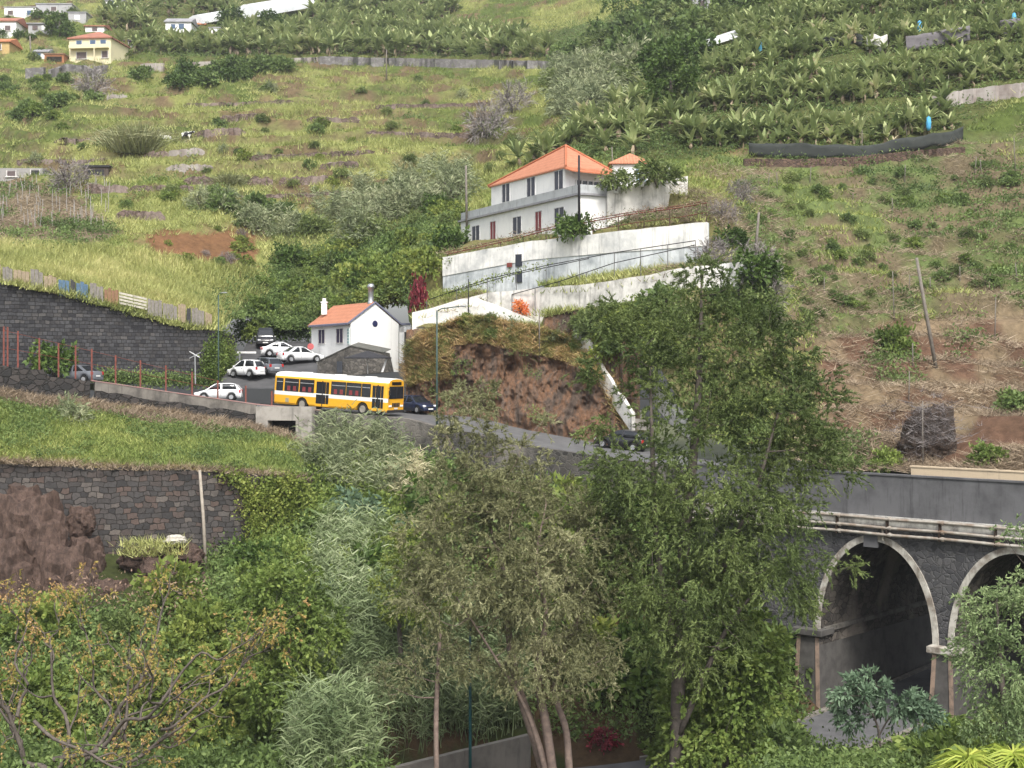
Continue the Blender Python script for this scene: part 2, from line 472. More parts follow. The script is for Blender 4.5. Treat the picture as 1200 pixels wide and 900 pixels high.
LB_D = [107.6, 113.2, 117.2, 120.2, 122.6, 131.5, 143.5, 143.5, 137, 134, 121.4, 120, 118.8, 117, 115.4, 113, 110.2, 107, 101.5, 97, 91, 82.5, 77.5]
def dB(u): return np.interp(u, LB_U, LB_D)
def hitA(u, v, dmin=None):
    """where the view line through photo pixel (u, v) meets the hillside"""
    D = np.arange(max(dB(u), dmin or 0), 500, .2)
    d = zA((u - 600) / F * D, D) - (CAMZ + (HOR - v) / F * D)
    k = np.argmax(d > 0)
    if d[k] <= 0: k = len(D) - 1
    return Vector(((u - 600) / F * D[k], D[k], CAMZ + (HOR - v) / F * D[k]))

ZONE = {
    'field': [(-200, 275), (0, 283), (120, 290), (200, 300), (310, 318), (310, 345), (245, 385), (120, 372), (0, 340), (-200, 320)],
    'gully': [(240, 345), (310, 320), (330, 300), (420, 275), (500, 235), (540, 215), (548, 300), (520, 300), (500, 400), (380, 400), (300, 400), (270, 395)],
    'canes': [(320, 262), (400, 230), (520, 195), (560, 205), (530, 240), (420, 280), (330, 285)],
    'canes2': [(640, 75), (700, 68), (760, 80), (740, 130), (690, 150), (650, 130)],
    'ravine': [(620, 40), (720, 20), (860, -10), (900, 0), (815, 60), (810, 120), (760, 135), (720, 100), (640, 75)],
    'bananas': [(660, 150), (745, 105), (810, 100), (860, 55), (960, 15), (1100, -30), (1360, -60), (1360, 130), (1200, 100), (1140, 140), (1120, 160), (870, 175), (830, 190), (720, 185), (640, 185)],
    'farbananas': [(140, 60), (180, 42), (330, 35), (520, 28), (620, 50), (640, 70), (360, 68), (230, 70)],
    'farbananas2': [(105, 28), (160, 5), (300, -20), (420, -10), (540, 10), (520, 28), (330, 35), (180, 42)],
    'soil': [(960, 400), (1050, 375), (1360, 350), (1360, 570), (940, 570)],
    'weeds': [(840, 190), (900, 180), (1130, 165), (1360, 120), (1360, 350), (1050, 375), (960, 400), (900, 420), (840, 330)],
    'vines': [(-200, 205), (0, 205), (90, 225), (140, 275), (100, 290), (-200, 285)],
    'earth': [(165, 285), (190, 268), (300, 275), (312, 315), (230, 308), (170, 295)],
    'terrace': [(478, 400), (520, 290), (700, 230), (830, 190), (870, 200), (850, 330), (760, 420), (745, 520), (720, 510), (690, 400), (630, 380), (540, 372)],
}
def zones(u, v):
    z = np.zeros(np.shape(u), int)
    for i, k in enumerate(ZONE): z[inpoly(u, v, ZONE[k])] = i + 1
    return z
ZI = {k: i + 1 for i, k in enumerate(ZONE)}
GCOL = np.array([(.165, .178, .06), (.28, .285, .105), (.05, .075, .022), (.11, .12, .05), (.16, .15, .085), (.07, .085, .03), (.075, .085, .03), (.08, .09, .03), (.08, .085, .03),
                 (.105, .062, .043), (.095, .125, .044), (.13, .105, .07), (.15, .08, .042), (.15, .14, .06)])
def colA(x, y, z, slope):
    u = 600 + F * x / y; v = HOR - F * (z - CAMZ) / y
    ju = u + (fbm(x * .25, y * .25) - .5) * 40; jv = v + (fbm(x * .25 + 50, y * .25) - .5) * 26
    zn = zones(ju, jv); c = GCOL[zn] * 1.15
    n = fbm(x * .09 + 5, y * .05); n2 = fbm(x * .3 + 40, y * .22 + 7, 3)
    d = zn == 0
    k = smooth(.46, .6, n)[..., None]
    c = np.where(d[..., None], c * (1 - k) + np.array((.085, .115, .03)) * k, c)
    k = (smooth(.56, .66, n2) * .8)[..., None]
    c = np.where(d[..., None], c * (1 - k) + np.array((.15, .1, .06)) * k, c)
    k = (smooth(.48, .62, n2) * .9)[..., None]
    wd = (zn == ZI['weeds'])[..., None]
    c = np.where(wd, c * (1 - k) + np.array((.17, .14, .088)) * k, c)
    sl = zn == ZI['soil']
    c = np.where(sl[..., None], c * (1 - k) + np.array((.21, .16, .105)) * k, c)
    k = (smooth(.7, .95, slope + (n2 - .5) * .8) * (d | wd[..., 0]))[..., None]
    c = c * (1 - .6 * k) + np.array((.12, .088, .06)) * .6 * k
    return c
hill_m = vcolmat('hillside_ground', ns=1.6)
us = np.linspace(-150, 1350, 330)
rows = 330
q = np.linspace(0, 1, rows) ** 1.9
_k = np.ones(25) / 25; _b = dB(us); _bs = np.convolve(np.pad(_b, 12, 'edge'), _k, 'valid')
DD = _bs[None, :] + (520 - _bs[None, :]) * q[:, None] + (_b - _bs)[None, :] * np.clip(1 - q / .12, 0, 1)[:, None]
XX = (us[None, :] - 600) / F * DD
ZZ = zA(XX, DD)
gy = np.gradient(ZZ, axis=0) / np.gradient(DD, axis=0)
CC = colA(XX, DD, ZZ, np.abs(gy))
me = np_mesh('hillside', np.stack([XX, DD, ZZ], -1).reshape(-1, 3), grid_faces(rows, len(us)), hill_m, True, cols=CC.reshape(-1, 3))
tag(link_mesh('hillside', me), 'steep terraced hillside rising behind the road', kind='structure')

# the road: near edge and far edge
NE_U = [-160, -60, 0, 110, 200, 300, 370, 480, 520, 640, 750, 860, 905, 960]
NE_V = [424, 430, 437, 450, 463, 477, 483.5, 492, 503, 527, 543, 555, 560, 566]
NE_D = [101, 104.5, 106, 110, 113, 115, 113.8, 109.5, 107, 100.5, 95, 90.5, 88, 84]
NE_W = [6, 6, 6, 6.5, 8, 9, 9, 8, 7.5, 7.2, 7, 7, 7, 7]
def near(u): return P(u, float(np.interp(u, NE_U, NE_V)), float(np.interp(u, NE_U, NE_D)))
def perp(u):
    d = near(u + 25) - near(u - 25); d.z = 0; d.normalize()
    return Vector((-d.y, d.x, 0))
def far_edge(u): return near(u) + perp(u) * float(np.interp(u, NE_U, NE_W))
ROADP = [near(u) for u in range(-160, 961, 6)]
RP = np.array([tuple(p) for p in ROADP])
def roadz(x, y):
    d = (RP[:, 0] - x) ** 2 + (RP[:, 1] - y) ** 2
    i = int(np.argmin(d)); return float(RP[max(0, i - 2):i + 3, 2].mean())
asph = mat('old_asphalt', (.13, .13, .132), .9, col2=(.085, .085, .088), scale=1.1, bumps=.15)
rs = list(range(-160, 961, 8)); nw = 7
V = []
for u in rs:
    a = near(u); b = far_edge(u)
    for k in range(nw):
        p = a.lerp(b, k / (nw - 1)); p.z = a.z
        V.append(tuple(p))
    V.append((b.x + perp(u).x * 2.5, b.y + perp(u).y * 2.5, a.z - .3))
me = np_mesh('road', V, grid_faces(len(rs), nw + 1), asph, True)
tag(link_mesh('road', me), 'grey asphalt road descending past the bus', kind='structure')
def PL(u, v, D): return P(u, v, D)
mb = MB()
LP = [P(248, 452, 120.5), P(262, 441, 123.5), P(280, 421, 132), P(290, 401, 144)]
RPk = [P(385, 459, 120.5), P(378, 441, 124), P(369, 421, 132), P(362, 401, 144)]
LP = [LP[0].lerp(LP[1], k / 6) for k in range(6)] + [LP[1].lerp(LP[2], k / 6) for k in range(6)] + [LP[2].lerp(LP[3], k / 6) for k in range(7)]
RPk = [RPk[0].lerp(RPk[1], k / 6) for k in range(6)] + [RPk[1].lerp(RPk[2], k / 6) for k in range(6)] + [RPk[2].lerp(RPk[3], k / 6) for k in range(7)]
LP[0].z -= .25; RPk[0].z = LP[0].z
for a, b in zip(LP, RPk): b.z = a.z = (a.z + b.z) / 2 + .012
mb.loft([[a.lerp(b, k / 5) for k in range(6)] for a, b in zip(LP, RPk)], 0, False)
tag(mb.build('parking_road', mat('dark_asphalt', (.085, .085, .088), .9, col2=(.05, .05, .053), scale=.8)), 'dark asphalt spur with parked cars', kind='structure')
def parkz(x, y): return float(np.interp(y, [p.y for p in LP], [p.z for p in LP]))
paint = mat('worn_road_paint', (.5, .5, .48), .8, col2=(.16, .16, .16), scale=1.6)
mb = MB()
mb.loft([[near(u) + perp(u) * .35 + Vector((0, 0, .006)), near(u) + perp(u) * .5 + Vector((0, 0, .006))] for u in range(380, 900, 8)], 0, False)
tag(mb.build('road_marking', paint), 'worn white edge line on the road', kind='structure')

# grass terrace in front of the road
NT_U = [-160, 0, 100, 200, 300, 335, 352]
NT_V = [539, 543, 546, 550, 556, 560, 562]
NT_D = [91, 94, 95, 96.5, 98, 99.5, 101]
FT_V = [449, 459, 469, 482, 500, 507, 520]
FT_D = [101, 105.2, 109.3, 112.4, 114, 113.6, 113]
us2 = np.linspace(-160, 352, 150); tt = np.linspace(0, 1, 40)
V = []
for t in tt:
    for u in us2:
        a = P(u, np.interp(u, NT_U, NT_V), np.interp(u, NT_U, NT_D)); b = P(u, np.interp(u, NT_U, FT_V), np.interp(u, NT_U, FT_D))
        p = a.lerp(b, t); V.append((p.x, p.y, p.z + math.sin(math.pi * t) * .35))
V = np.array(V); V[:, 2] += (fbm(V[:, 0] * .4, V[:, 1] * .4) - .5) * .5
tn = fbm(V[:, 0] * .3, V[:, 1] * .3)
cc = np.array((.1, .135, .035)) * np.ones((len(V), 1))
tb = np.repeat(tt, len(us2)); straw = smooth(.78, .92, tb + (tn - .5) * .6) + smooth(.14, .03, tb + (tn - .5) * .1) * .7
straw = np.clip(straw, 0, 1)[:, None]; cc = cc * (1 - straw) + np.array((.25, .18, .085)) * straw
VT = V.copy()
me = np_mesh('grass_terrace', V, grid_faces(40, 150), vcolmat('terrace_soil'), True, cols=cc)
tag(link_mesh('grass_terrace', me), 'grassy terrace between road and basalt wall', kind='structure')

# valley below: heights from control points
e1 = Vector((.742, -.67, 0)); e2 = Vector((.67, .742, 0)); BO = Vector((17.7, 82, 0))
def BR(s, t, z): return Vector((BO.x + e1.x * s + e2.x * t, BO.y + e1.y * s + e2.y * t, z))
BT_U = [-160, 0, 100, 200, 290, 345, 362, 380, 480, 520, 640, 750, 860, 930, 1000, 1350]
BT_D = [93, 95, 96, 97.5, 99, 101.5, 108, 111, 108.6, 106, 99.8, 94.3, 90, 93, 100, 100]
BT_V = [640, 640, 640, 645, 640, 600, 535, 520, 527, 542, 567, 587, 612, 700, 740, 800]
LRP = [(-16, 73, 1.6), (-8, 74, 1.7), (1, 74.6, 2.0), (7, 74.6, 2.6), (12, 74.8, 3.4), (16.3, 75.9, 4.1), (20.37, 79.6, 4.4), (24.4, 84, 4.6), (28.4, 88.5, 4.8), (35, 96, 5)]
def spline(pts, n=12):
    out = []; p = [Vector(a) for a in pts]; p = [p[0] * 2 - p[1]] + p + [p[-1] * 2 - p[-2]]
    for i in range(1, len(p) - 2):
        for k in range(n):
            t = k / n; a, b, c, d = p[i - 1:i + 3]
            out.append(.5 * (2 * b + (c - a) * t + (2 * a - 5 * b + 4 * c - d) * t * t + (3 * b - a - 3 * c + d) * t ** 3))
    out.append(p[-2]); return out
LR = spline(LRP, 10)
vp = [tuple(P(u, v, D)) for u, v, D in zip(BT_U, BT_V, BT_D)]
for i, p in enumerate(LR[::5]):
    vp.append(tuple(p))
    d = (LR[min(i * 5 + 1, len(LR) - 1)] - LR[max(i * 5 - 1, 0)]).normalized(); n_ = Vector((-d.y, d.x, 0))
    for w in (3.2, -3.2): vp.append(tuple(p + n_ * w))
for u, v, D in [(0, 905, 58), (150, 905, 60), (300, 905, 64), (430, 905, 66), (620, 912, 66), (800, 905, 66), (200, 760, 80), (100, 700, 88), (0, 700, 86), (400, 700, 87), (450, 640, 97),
                (500, 800, 80), (640, 700, 89), (640, 780, 84), (850, 780, 82), (850, 700, 87), (420, 800, 79), (1150, 905, 60), (1250, 905, 60), (1000, 905, 66), (1150, 880, 68), (300, 800, 74), (-150, 905, 56), (-150, 720, 86), (-100, 1060, 44), (300, 1060, 46), (600, 1080, 46), (900, 1060, 46), (1300, 1060, 44)]:
    vp.append(tuple(P(u, v, D)))
tpsB = TPS(vp, .01)
LRa = np.array([tuple(p) for p in LR])
def zB(x, y):
    x = np.asarray(x, float); y = np.asarray(y, float)
    z = tpsB(x, y)
    d = np.full(np.broadcast(x, y).shape, 1e9); zr = np.zeros_like(d)
    for i in range(len(LRa)):
        dd = (x - LRa[i, 0]) ** 2 + (y - LRa[i, 1]) ** 2
        m = dd < d; d = np.where(m, dd, d); zr = np.where(m, LRa[i, 2], zr)
    k = 1 - smooth(2.9, 4.6, np.sqrt(d))
    z = z + (1 - k) * (fbm(x * .25, y * .25) - .5) * 1.2
    return z * (1 - k) + (zr - .06) * k
def dTop(u): return np.interp(u, BT_U, BT_D)
us3 = np.linspace(-160, 1350, 260); tt = np.linspace(0, 1, 110)
DB = 40 + (dTop(us3)[None, :] - 40) * tt[:, None]; XB = (us3[None, :] - 600) / F * DB; ZB = zB(XB, DB)
nn = fbm(XB * .2, DB * .2)
cb = np.where(nn[..., None] > .52, np.array((.075, .05, .03)), np.array((.045, .055, .02)))
me = np_mesh('valley_slope', np.stack([XB, DB, ZB], -1).reshape(-1, 3), grid_faces(110, 260), vcolmat('valley_soil'), True, cols=cb.reshape(-1, 3))
tag(link_mesh('valley_slope', me), 'overgrown slope of the valley below the road', kind='structure')
mb = MB(); ring = []
for i, p in enumerate(LR):
    d = (LR[min(i + 1, len(LR) - 1)] - LR[max(i - 1, 0)]); d.z = 0; d.normalize(); n_ = Vector((-d.y, d.x, 0))
    ring.append([p + n_ * w + Vector((0, 0, .02)) for w in (2.7, 1.3, 0, -1.3, -2.7)])
mb.loft(ring, 0, False)
tag(mb.build('lower_road', mat('lower_asphalt', (.12, .12, .125), .9, col2=(.08, .08, .084), scale=1.2)), 'lower asphalt road passing under the bridge', kind='structure')
kerbm = mat('kerb_stone', (.26, .24, .21), .85, col2=(.13, .12, .11), scale=3)
mb = MB()
for sgn in (1, -1):
    r2 = []
    for i, p in enumerate(LR[30:]):
        i += 30
        d = (LR[min(i + 1, len(LR) - 1)] - LR[max(i - 1, 0)]); d.z = 0; d.normalize(); n_ = Vector((-d.y, d.x, 0)) * sgn
        r2.append([p + n_ * 2.71 + Vector((0, 0, -.05)), p + n_ * 2.71 + Vector((0, 0, .16)), p + n_ * 3.02 + Vector((0, 0, .16)), p + n_ * 3.02 + Vector((0, 0, -.05))])
    mb.loft(r2, 0, True)
tag(mb.build('kerb', kerbm), 'stone kerbs along the lower road', kind='structure')
# unseen ground sheet, added to cut light from below the horizon
mb = MB(); mb.quad((-1500, -900, -12), (1500, -900, -12), (1500, 900, -12), (-1500, 900, -12))
tag(mb.build('ground', mat('far_ground', (.09, .1, .04), .95, scale=.05)), 'unseen ground sheet added under the valley to cut light from below', kind='structure')

# cliff beside the road
CT_U = [466, 480, 500, 540, 570, 600, 640, 665, 690, 705, 722, 738, 750]
CT_V = [412, 400, 386, 372, 370, 377, 385, 392, 405, 425, 455, 490, 513]
CT_D = [120.2, 119.6, 118.6, 117.6, 116.6, 115.6, 114, 113, 111.6, 110, 108.6, 106.4, 105.0]
cu = np.linspace(473, 750, 240); ct = np.linspace(0, 1, 90)
V = []
for t in ct:
    for u in cu:
        top = P(u, np.interp(u, CT_U, CT_V), np.interp(u, CT_U, CT_D))
        best = None
        # foot of the cliff: the road's far edge on this view line
        uu = u
        for _ in range(12):
            f_ = far_edge(uu); uu -= (UV(f_)[0] - u) * .8
        f_ = far_edge(uu); f_.z -= .4
        p = f_.lerp(top, t ** .8)
        p.y += math.sin(t * math.pi) * .9 - (f_.y - top.y) * 0
        V.append(tuple(p))
V = np.array(V); tq = np.repeat(ct, len(cu))
ns = (fbm(V[:, 0] * .55, V[:, 2] * .25, 5) - .5) * 4.2 + (fbm(V[:, 0] * 1.7 + 7, V[:, 2] * .8, 4) - .5) * 1.0 + (fbm(V[:, 0] * 5 + 7, V[:, 2] * 4, 2) - .5) * .5 - 1.1 * np.abs(fbm(V[:, 0] * .8 + 33, V[:, 2] * .18, 4) - .5) + 1.0 * smooth(.5, 1, tq) ** 2 + .28 * (np.floor(5 * fbm(V[:, 0] * .9 + 3, V[:, 2] * .5, 3)) - 2)
ns *= smooth(0, .1, tq) * (1 - smooth(.93, 1, tq) * .7)
V[:, 1] += ns + .2; V[:, 0] += (fbm(V[:, 1] * .8, V[:, 2] * .8) - .5) * .8
V = V.reshape(90, 240, 3)
for k_ in range(2):
    last = V[89].copy(); last[:, 1] += .55 * (k_ + 1); last[:, 2] = zA(last[:, 0], last[:, 1]) - .06 * (k_ + 1); V = np.concatenate([V, last[None]])
CLIFF = V[:90]; V = V.reshape(-1, 3)
rock, t, b, o = newmat('red_brown_rock')
n1 = N(t, 'ShaderNodeTexNoise', Scale=.55, Detail=8., Roughness=.7); t.links.new(coords(t, (2, 1, .55)), n1.inputs['Vector'])
n2 = N(t, 'ShaderNodeTexNoise', Scale=2.6, Detail=10., Roughness=.8); t.links.new(coords(t, (1, 1, .6)), n2.inputs['Vector'])
c = ramp(t, n1.outputs[0], [(.3, (.12, .095, .08)), (.43, (.2, .155, .128)), (.54, (.33, .19, .115)), (.58, (.22, .16, .13)), (.68, (.34, .22, .14)), (.75, (.38, .31, .24))])
c = mixc(t, .85, c, ramp(t, n2.outputs[0], [(.32, (.25, .25, .25)), (.7, (1.25, 1.2, 1.15))]), 'MULTIPLY')
t.links.new(c, b.inputs['Base Color']); b.inputs['Roughness'].default_value = .95; b.inputs['Specular IOR Level'].default_value = .1
bump(t, b, n2.outputs[0], 1., .45)
me = np_mesh('cliff', V, grid_faces(92, 240), rock, False)
tag(link_mesh('cliff', me), 'red brown rock cut beside the road', kind='structure')
# ------------------------------------------------------------------ walls
def resample(pts, step):
    out = [Vector(pts[0])]
    for a, b in zip(pts[:-1], pts[1:]):
        a = Vector(a); b = Vector(b); n = max(1, int((b - a).length / step))
        out += [a.lerp(b, k / n) for k in range(1, n + 1)]
    return out
def wall_mb(tops, depth, thick=.5, jit=.04, step=1.0, batter=0.0, mi=0, zb=None):
    """upright strip under a run of top points; depth = how far down it goes"""
    mb = MB(); pts = resample(tops, step); rings = []
    for i, p in enumerate(pts):
        d = pts[min(i + 1, len(pts) - 1)] - pts[max(i - 1, 0)]; d.z = 0
        d.normalize(); n_ = Vector((-d.y, d.x, 0))
        if n_.y < 0: n_ = -n_
        t = i / (len(pts) - 1)
        dp = depth if not hasattr(depth, '__len__') else float(np.interp(t, np.linspace(0, 1, len(depth)), depth))
        z0 = p.z - dp
        q = p + Vector((0, 0, random.uniform(-jit, jit)))
        rings.append([Vector((q.x, q.y, z0)) - n_ * batter, q, q + n_ * thick, Vector((q.x, q.y, z0)) + n_ * thick])
    mb.loft(rings, mi, True)
    return mb
def wall(name, label, cat, tops, depth, m, thick=.5, jit=.04, group=None, batter=0., step=1.):
    mb = wall_mb(tops, depth, thick, jit, step, batter)
    b = Vector(tops[0]); b.z -= depth if not hasattr(depth, '__len__') else depth[0]
    return tag(mb.build(name, m, None, world=True, origin=b), label, cat, group)
basalt_c = [(.035, .036, .04), (.06, .06, .065), (.085, .085, .09), (.05, .048, .05), (.11, .105, .1)]
wa = P(0, 331, 113.2); wb = P(252, 386, 122.6)
ang = math.atan2((wb - wa).y, (wb - wa).x)
blocks = blockmat('basalt_blocks', ang, [(.03, .03, .034), (.055, .055, .06), (.08, .08, .085), (.045, .043, .045), (.105, .1, .098)], .4, .3)
sw = thing('retaining_wall', 'tall coursed dark basalt retaining wall climbing left above the road', 'wall', P(252, 447, 122.6))
tops = [P(-150, 300, 107.6), P(-60, 318, 110.6), P(0, 331, 113.2), P(50, 341, 115.2), P(100, 352, 117), P(200, 374, 120.4), P(240, 383, 122.1), P(252, 387, 122.6)]
mb = wall_mb(tops, [8.5, 8, 7.6, 7.4, 7, 6.2, 5.2, 5], .8, .06); mb.build('wall_face', blocks, sw, world=True)
blocks2 = blockmat('basalt_blocks_return', 1.1, [(.035, .034, .036), (.06, .058, .06), (.085, .08, .08)], .62, .34)  # coursing for the return face, close in tone to the main face
mb = MB(); a = P(252.5, 387, 122.65); b_ = P(276, 393, 131.5)
dz = Vector((0, 0, -5.2)); k = Vector((-.8, .3, 0))
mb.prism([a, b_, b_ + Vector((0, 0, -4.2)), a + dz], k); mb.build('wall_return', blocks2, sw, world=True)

angb = math.atan2(P(300, 556, 98).y - P(0, 543, 94).y, P(300, 556, 98).x - P(0, 543, 94).x)
rub = blockmat('basalt_courses', angb, [(.04, .038, .038), (.07, .066, .065), (.11, .08, .068), (.06, .055, .053), (.085, .078, .075), (.15, .13, .115)], .5, .36, (.022, .02, .018), .5)
rub_old = stonemat('basalt_rubble', [(.03, .03, .034), (.055, .054, .058), (.075, .07, .07), (.085, .062, .055), (.045, .042, .045), (.115, .105, .095)], .46, 1.75, (.016, .016, .016), .055, 1.)
tops = [P(u, np.interp(u, NT_U, NT_V) + 1, np.interp(u, NT_U, NT_D) - .1) for u in range(-160, 311, 10)]
bwall = wall('basalt_wall', 'dry stone basalt wall holding up the grassy terrace', 'wall', tops, 7.2, rub, .9, .12, batter=.25)
tops = [P(u, np.interp(u, NT_U, NT_V) + 1, np.interp(u, NT_U, NT_D)) for u in (311, 325, 337)] + [P(350, 562, 102.5), P(360, 548, 107), P(368, 530, 111.4)]
wall('corner_wall', 'ivy smothered corner of the basalt terrace wall', 'wall', tops, [7, 7, 6, 4.5, 3], rub, .8, .1)

# roadside walls
grey_rub = stonemat('plastered_rubble', [(.05, .048, .046), (.085, .08, .075), (.12, .11, .1), (.065, .06, .055)], .5, 1.3, (.12, .115, .105), .06, .6, stain=(.2, .185, .165))
dark_rub = stonemat('dark_rubble', [(.03, .03, .03), (.055, .05, .048), (.08, .07, .065)], .6, 1.4, (.025, .024, .022), .07, .9)
conc = plastermat('weathered_concrete', (.34, .32, .29), (.2, .185, .165), .6, .5, .9, (.07, .065, .06))
tops = [near(u) + Vector((0, 0, .12)) - perp(u) * .35 for u in range(372, 925, 8)]
wall('roadside_wall', 'patchy plastered basalt wall below the road beside the bus', 'wall', tops, [2.6, 3.4, 3.8, 3.5, 3.2, 3.2, 3.5, 4.5, 7], grey_rub, .5, .02)
tops = [near(u) + Vector((0, 0, .2)) - perp(u) * .3 for u in range(110, 303, 8)]
wall('parapet_wall', 'low patchy plaster parapet with reddish capping along the road', 'wall', tops, [.8, .8, .85, .9], plastermat('mottled_parapet', (.19, .175, .155), (.09, .083, .075), .7, .9, .8, (.04, .037, .034)), .3, .03)
tops = [near(u) + Vector((0, 0, -.55)) - perp(u) * .42 for u in range(110, 306, 8)]
wall('rubble_footing', 'dark rubble footing under the plaster parapet', 'wall', tops, 1.8, dark_rub, .3, .1)
tops = [near(u) + Vector((0, 0, .5 if u < 52 else .22)) - perp(u) * .35 for u in range(-160, 111, 8)]
wall('rough_wall', 'rough dark stone parapet at the far left of the road', 'wall', tops, [2.2, 2.2], dark_rub, .4, .12)
mb = MB(); pk = mat('pinkish_rail_paint', (.32, .17, .16), .8, col2=(.24, .2, .18), scale=2)
mb.loft([[near(u) + perp(u) * a + Vector((0, 0, h)) for a, h in ((-.34, .2), (-.34, .28), (.04, .28), (.04, .2))] for u in range(106, 380, 6)], 0)
tag(mb.build('wall_capping', pk), 'faded pink capping strip along the road parapet', 'capping')
# culvert
cv = thing('culvert', 'pale concrete culvert block with a dark square opening under the road', 'culvert', P(335, 497, 113.4))
mb = MB()
fr = [near(u) - perp(u) * .9 for u in (302, 318, 352, 372)]
def slab(mb, a, b, z0, z1, th, mi=0):
    d = (b - a); d.z = 0; d.normalize(); n_ = Vector((-d.y, d.x, 0))
    q = [Vector((a.x, a.y, z0)), Vector((b.x, b.y, z0)), Vector((b.x, b.y, z1)), Vector((a.x, a.y, z1))]
    mb.prism(q, n_ * th, mi)
zt = fr[0].z + .08
slab(mb, fr[0], fr[3], zt - 1.1, zt, .9); slab(mb, fr[0], fr[1], zt - 3.4, zt - 1.103, .9); slab(mb, fr[2], fr[3], zt - 3.4, zt - 1.103, .9)
mb.build('culvert_block', conc, cv, world=True)
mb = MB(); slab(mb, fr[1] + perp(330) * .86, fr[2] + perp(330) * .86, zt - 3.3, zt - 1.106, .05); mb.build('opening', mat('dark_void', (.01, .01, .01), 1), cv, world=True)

# ------------------------------------------------------------------ bridge
span = stonemat('bridge_basalt', [(.05, .05, .055), (.085, .085, .09), (.12, .118, .12), (.07, .07, .074)], .36, 1.2, (.1, .1, .1), .06, .8, stain=(.14, .138, .138))
smo = plastermat('parapet_render', (.135, .135, .142), (.085, .085, .09), .7, .7, .6, (.03, .03, .032))
lime = plastermat('limewashed_ring', (.52, .5, .45), (.2, .17, .14), .75, .8, 1.6, (.07, .055, .045))
vaultm = stonemat('vault_stone', [(.05, .045, .042), (.095, .085, .075), (.14, .122, .105)], .55, 1.6, (.035, .032, .03), .06, .9, stain=(.24, .21, .18))
iron = mat('rusty_white_pipe', (.42, .4, .36), .6, col2=(.2, .14, .1), scale=1.4)
bridge = thing('arched_bridge', 'dark stone road bridge with pale rimmed arches', 'bridge', BR(7.6, 0, 4))
ARCH = [(.1, 7.0), (8.2, 15.1), (16.3, 23.2)]; ZS, ZC, ZT = 8.9, 14.25, 15.7
def arch_z(s, a): c = (a[0] + a[1]) / 2; h = (a[1] - a[0]) / 2; return ZS + (ZC - ZS) * math.sqrt(max(0, 1 - ((s - c) / h) ** 2))
TB = 15.0
mb = MB()
for a in ARCH:
    n = 40; c = (a[0] + a[1]) / 2; h = (a[1] - a[0]) / 2
    ss = [c - h * math.cos(math.pi * k / n) for k in range(n + 1)]
    for s0, s1 in zip(ss[:-1], ss[1:]):
        z0, z1 = arch_z(s0, a), arch_z(s1, a)
        mb.quad(BR(s0, 0, z0), BR(s1, 0, z1), BR(s1, 0, ZT), BR(s0, 0, ZT))
        mb.quad(BR(s0, TB, z0), BR(s0, TB, ZT), BR(s1, TB, ZT), BR(s1, TB, z1))
for s0, s1 in ((-9, .1), (7.0, 8.2), (15.1, 16.3), (23.2, 30)):
    zb = 2 if s0 == -9 or s1 == 30 else ZS
    mb.quad(BR(s0, 0, zb), BR(s1, 0, zb), BR(s1, 0, ZT), BR(s0, 0, ZT)); mb.quad(BR(s0, TB, zb), BR(s0, TB, ZT), BR(s1, TB, ZT), BR(s1, TB, zb))
mb.build('spandrel_wall', span, bridge, world=True)
mb = MB()
for a in ARCH:
    n = 30; c = (a[0] + a[1]) / 2; h = (a[1] - a[0]) / 2
    ss = [c - h * math.cos(math.pi * k / n) for k in range(n + 1)]
    mb.loft([[BR(s, t, arch_z(s, a)) for t in (.002, 3, 6, TB)] for s in ss], 0, False)
    for s in a: mb.loft([[BR(s, t, z) for t in (.002, 3, 6, TB)] for z in (2.0, ZS)], 0, False)
mb.build('vault', vaultm, bridge, world=True)
mb = MB()     # ledge inside each vault at springing height
for a in ARCH:
    for s, d in ((a[0], 1), (a[1], -1)):
        q = [BR(s + d * .004, .3, ZS - .25), BR(s + d * .16, .3, ZS - .2), BR(s + d * .16, .3, ZS + .05), BR(s + d * .004, .3, ZS + .08)]
        mb.prism(q, e2 * (TB - .4))
mb.build('impost_ledge', plastermat('ledge_lime', (.16, .15, .135), (.06, .055, .05), .6, .5, 1.5), bridge, world=True)
for a in ARCH:
    mb = MB(); n = 36; c = (a[0] + a[1]) / 2; h = (a[1] - a[0]) / 2; rings = []
    for k in range(n + 1):
        th = math.pi * k / n
        s0 = c - h * math.cos(th); z0 = ZS + (ZC - ZS) * math.sin(th); s1 = c - (h + .34) * math.cos(th); z1 = ZS + (ZC - ZS + .36) * math.sin(th)
        rings.append([BR(s0, -.09, z0), BR(s1, -.09, z1), BR(s1, .05, z1), BR(s0, .05, z0)])
    mb.loft(rings, 0, True); mb.build('arch_ring', lime, bridge, world=True)
mb = MB(); slab(mb, BR(2.9, -.14, 0), BR(3.75, -.14, 0), ZC - .35, ZC + .75, .2); mb.build('keystone', smo, bridge, world=True)
pierm = plastermat('pier_render', (.1, .095, .09), (.055, .052, .05), .6, .4, 1.)
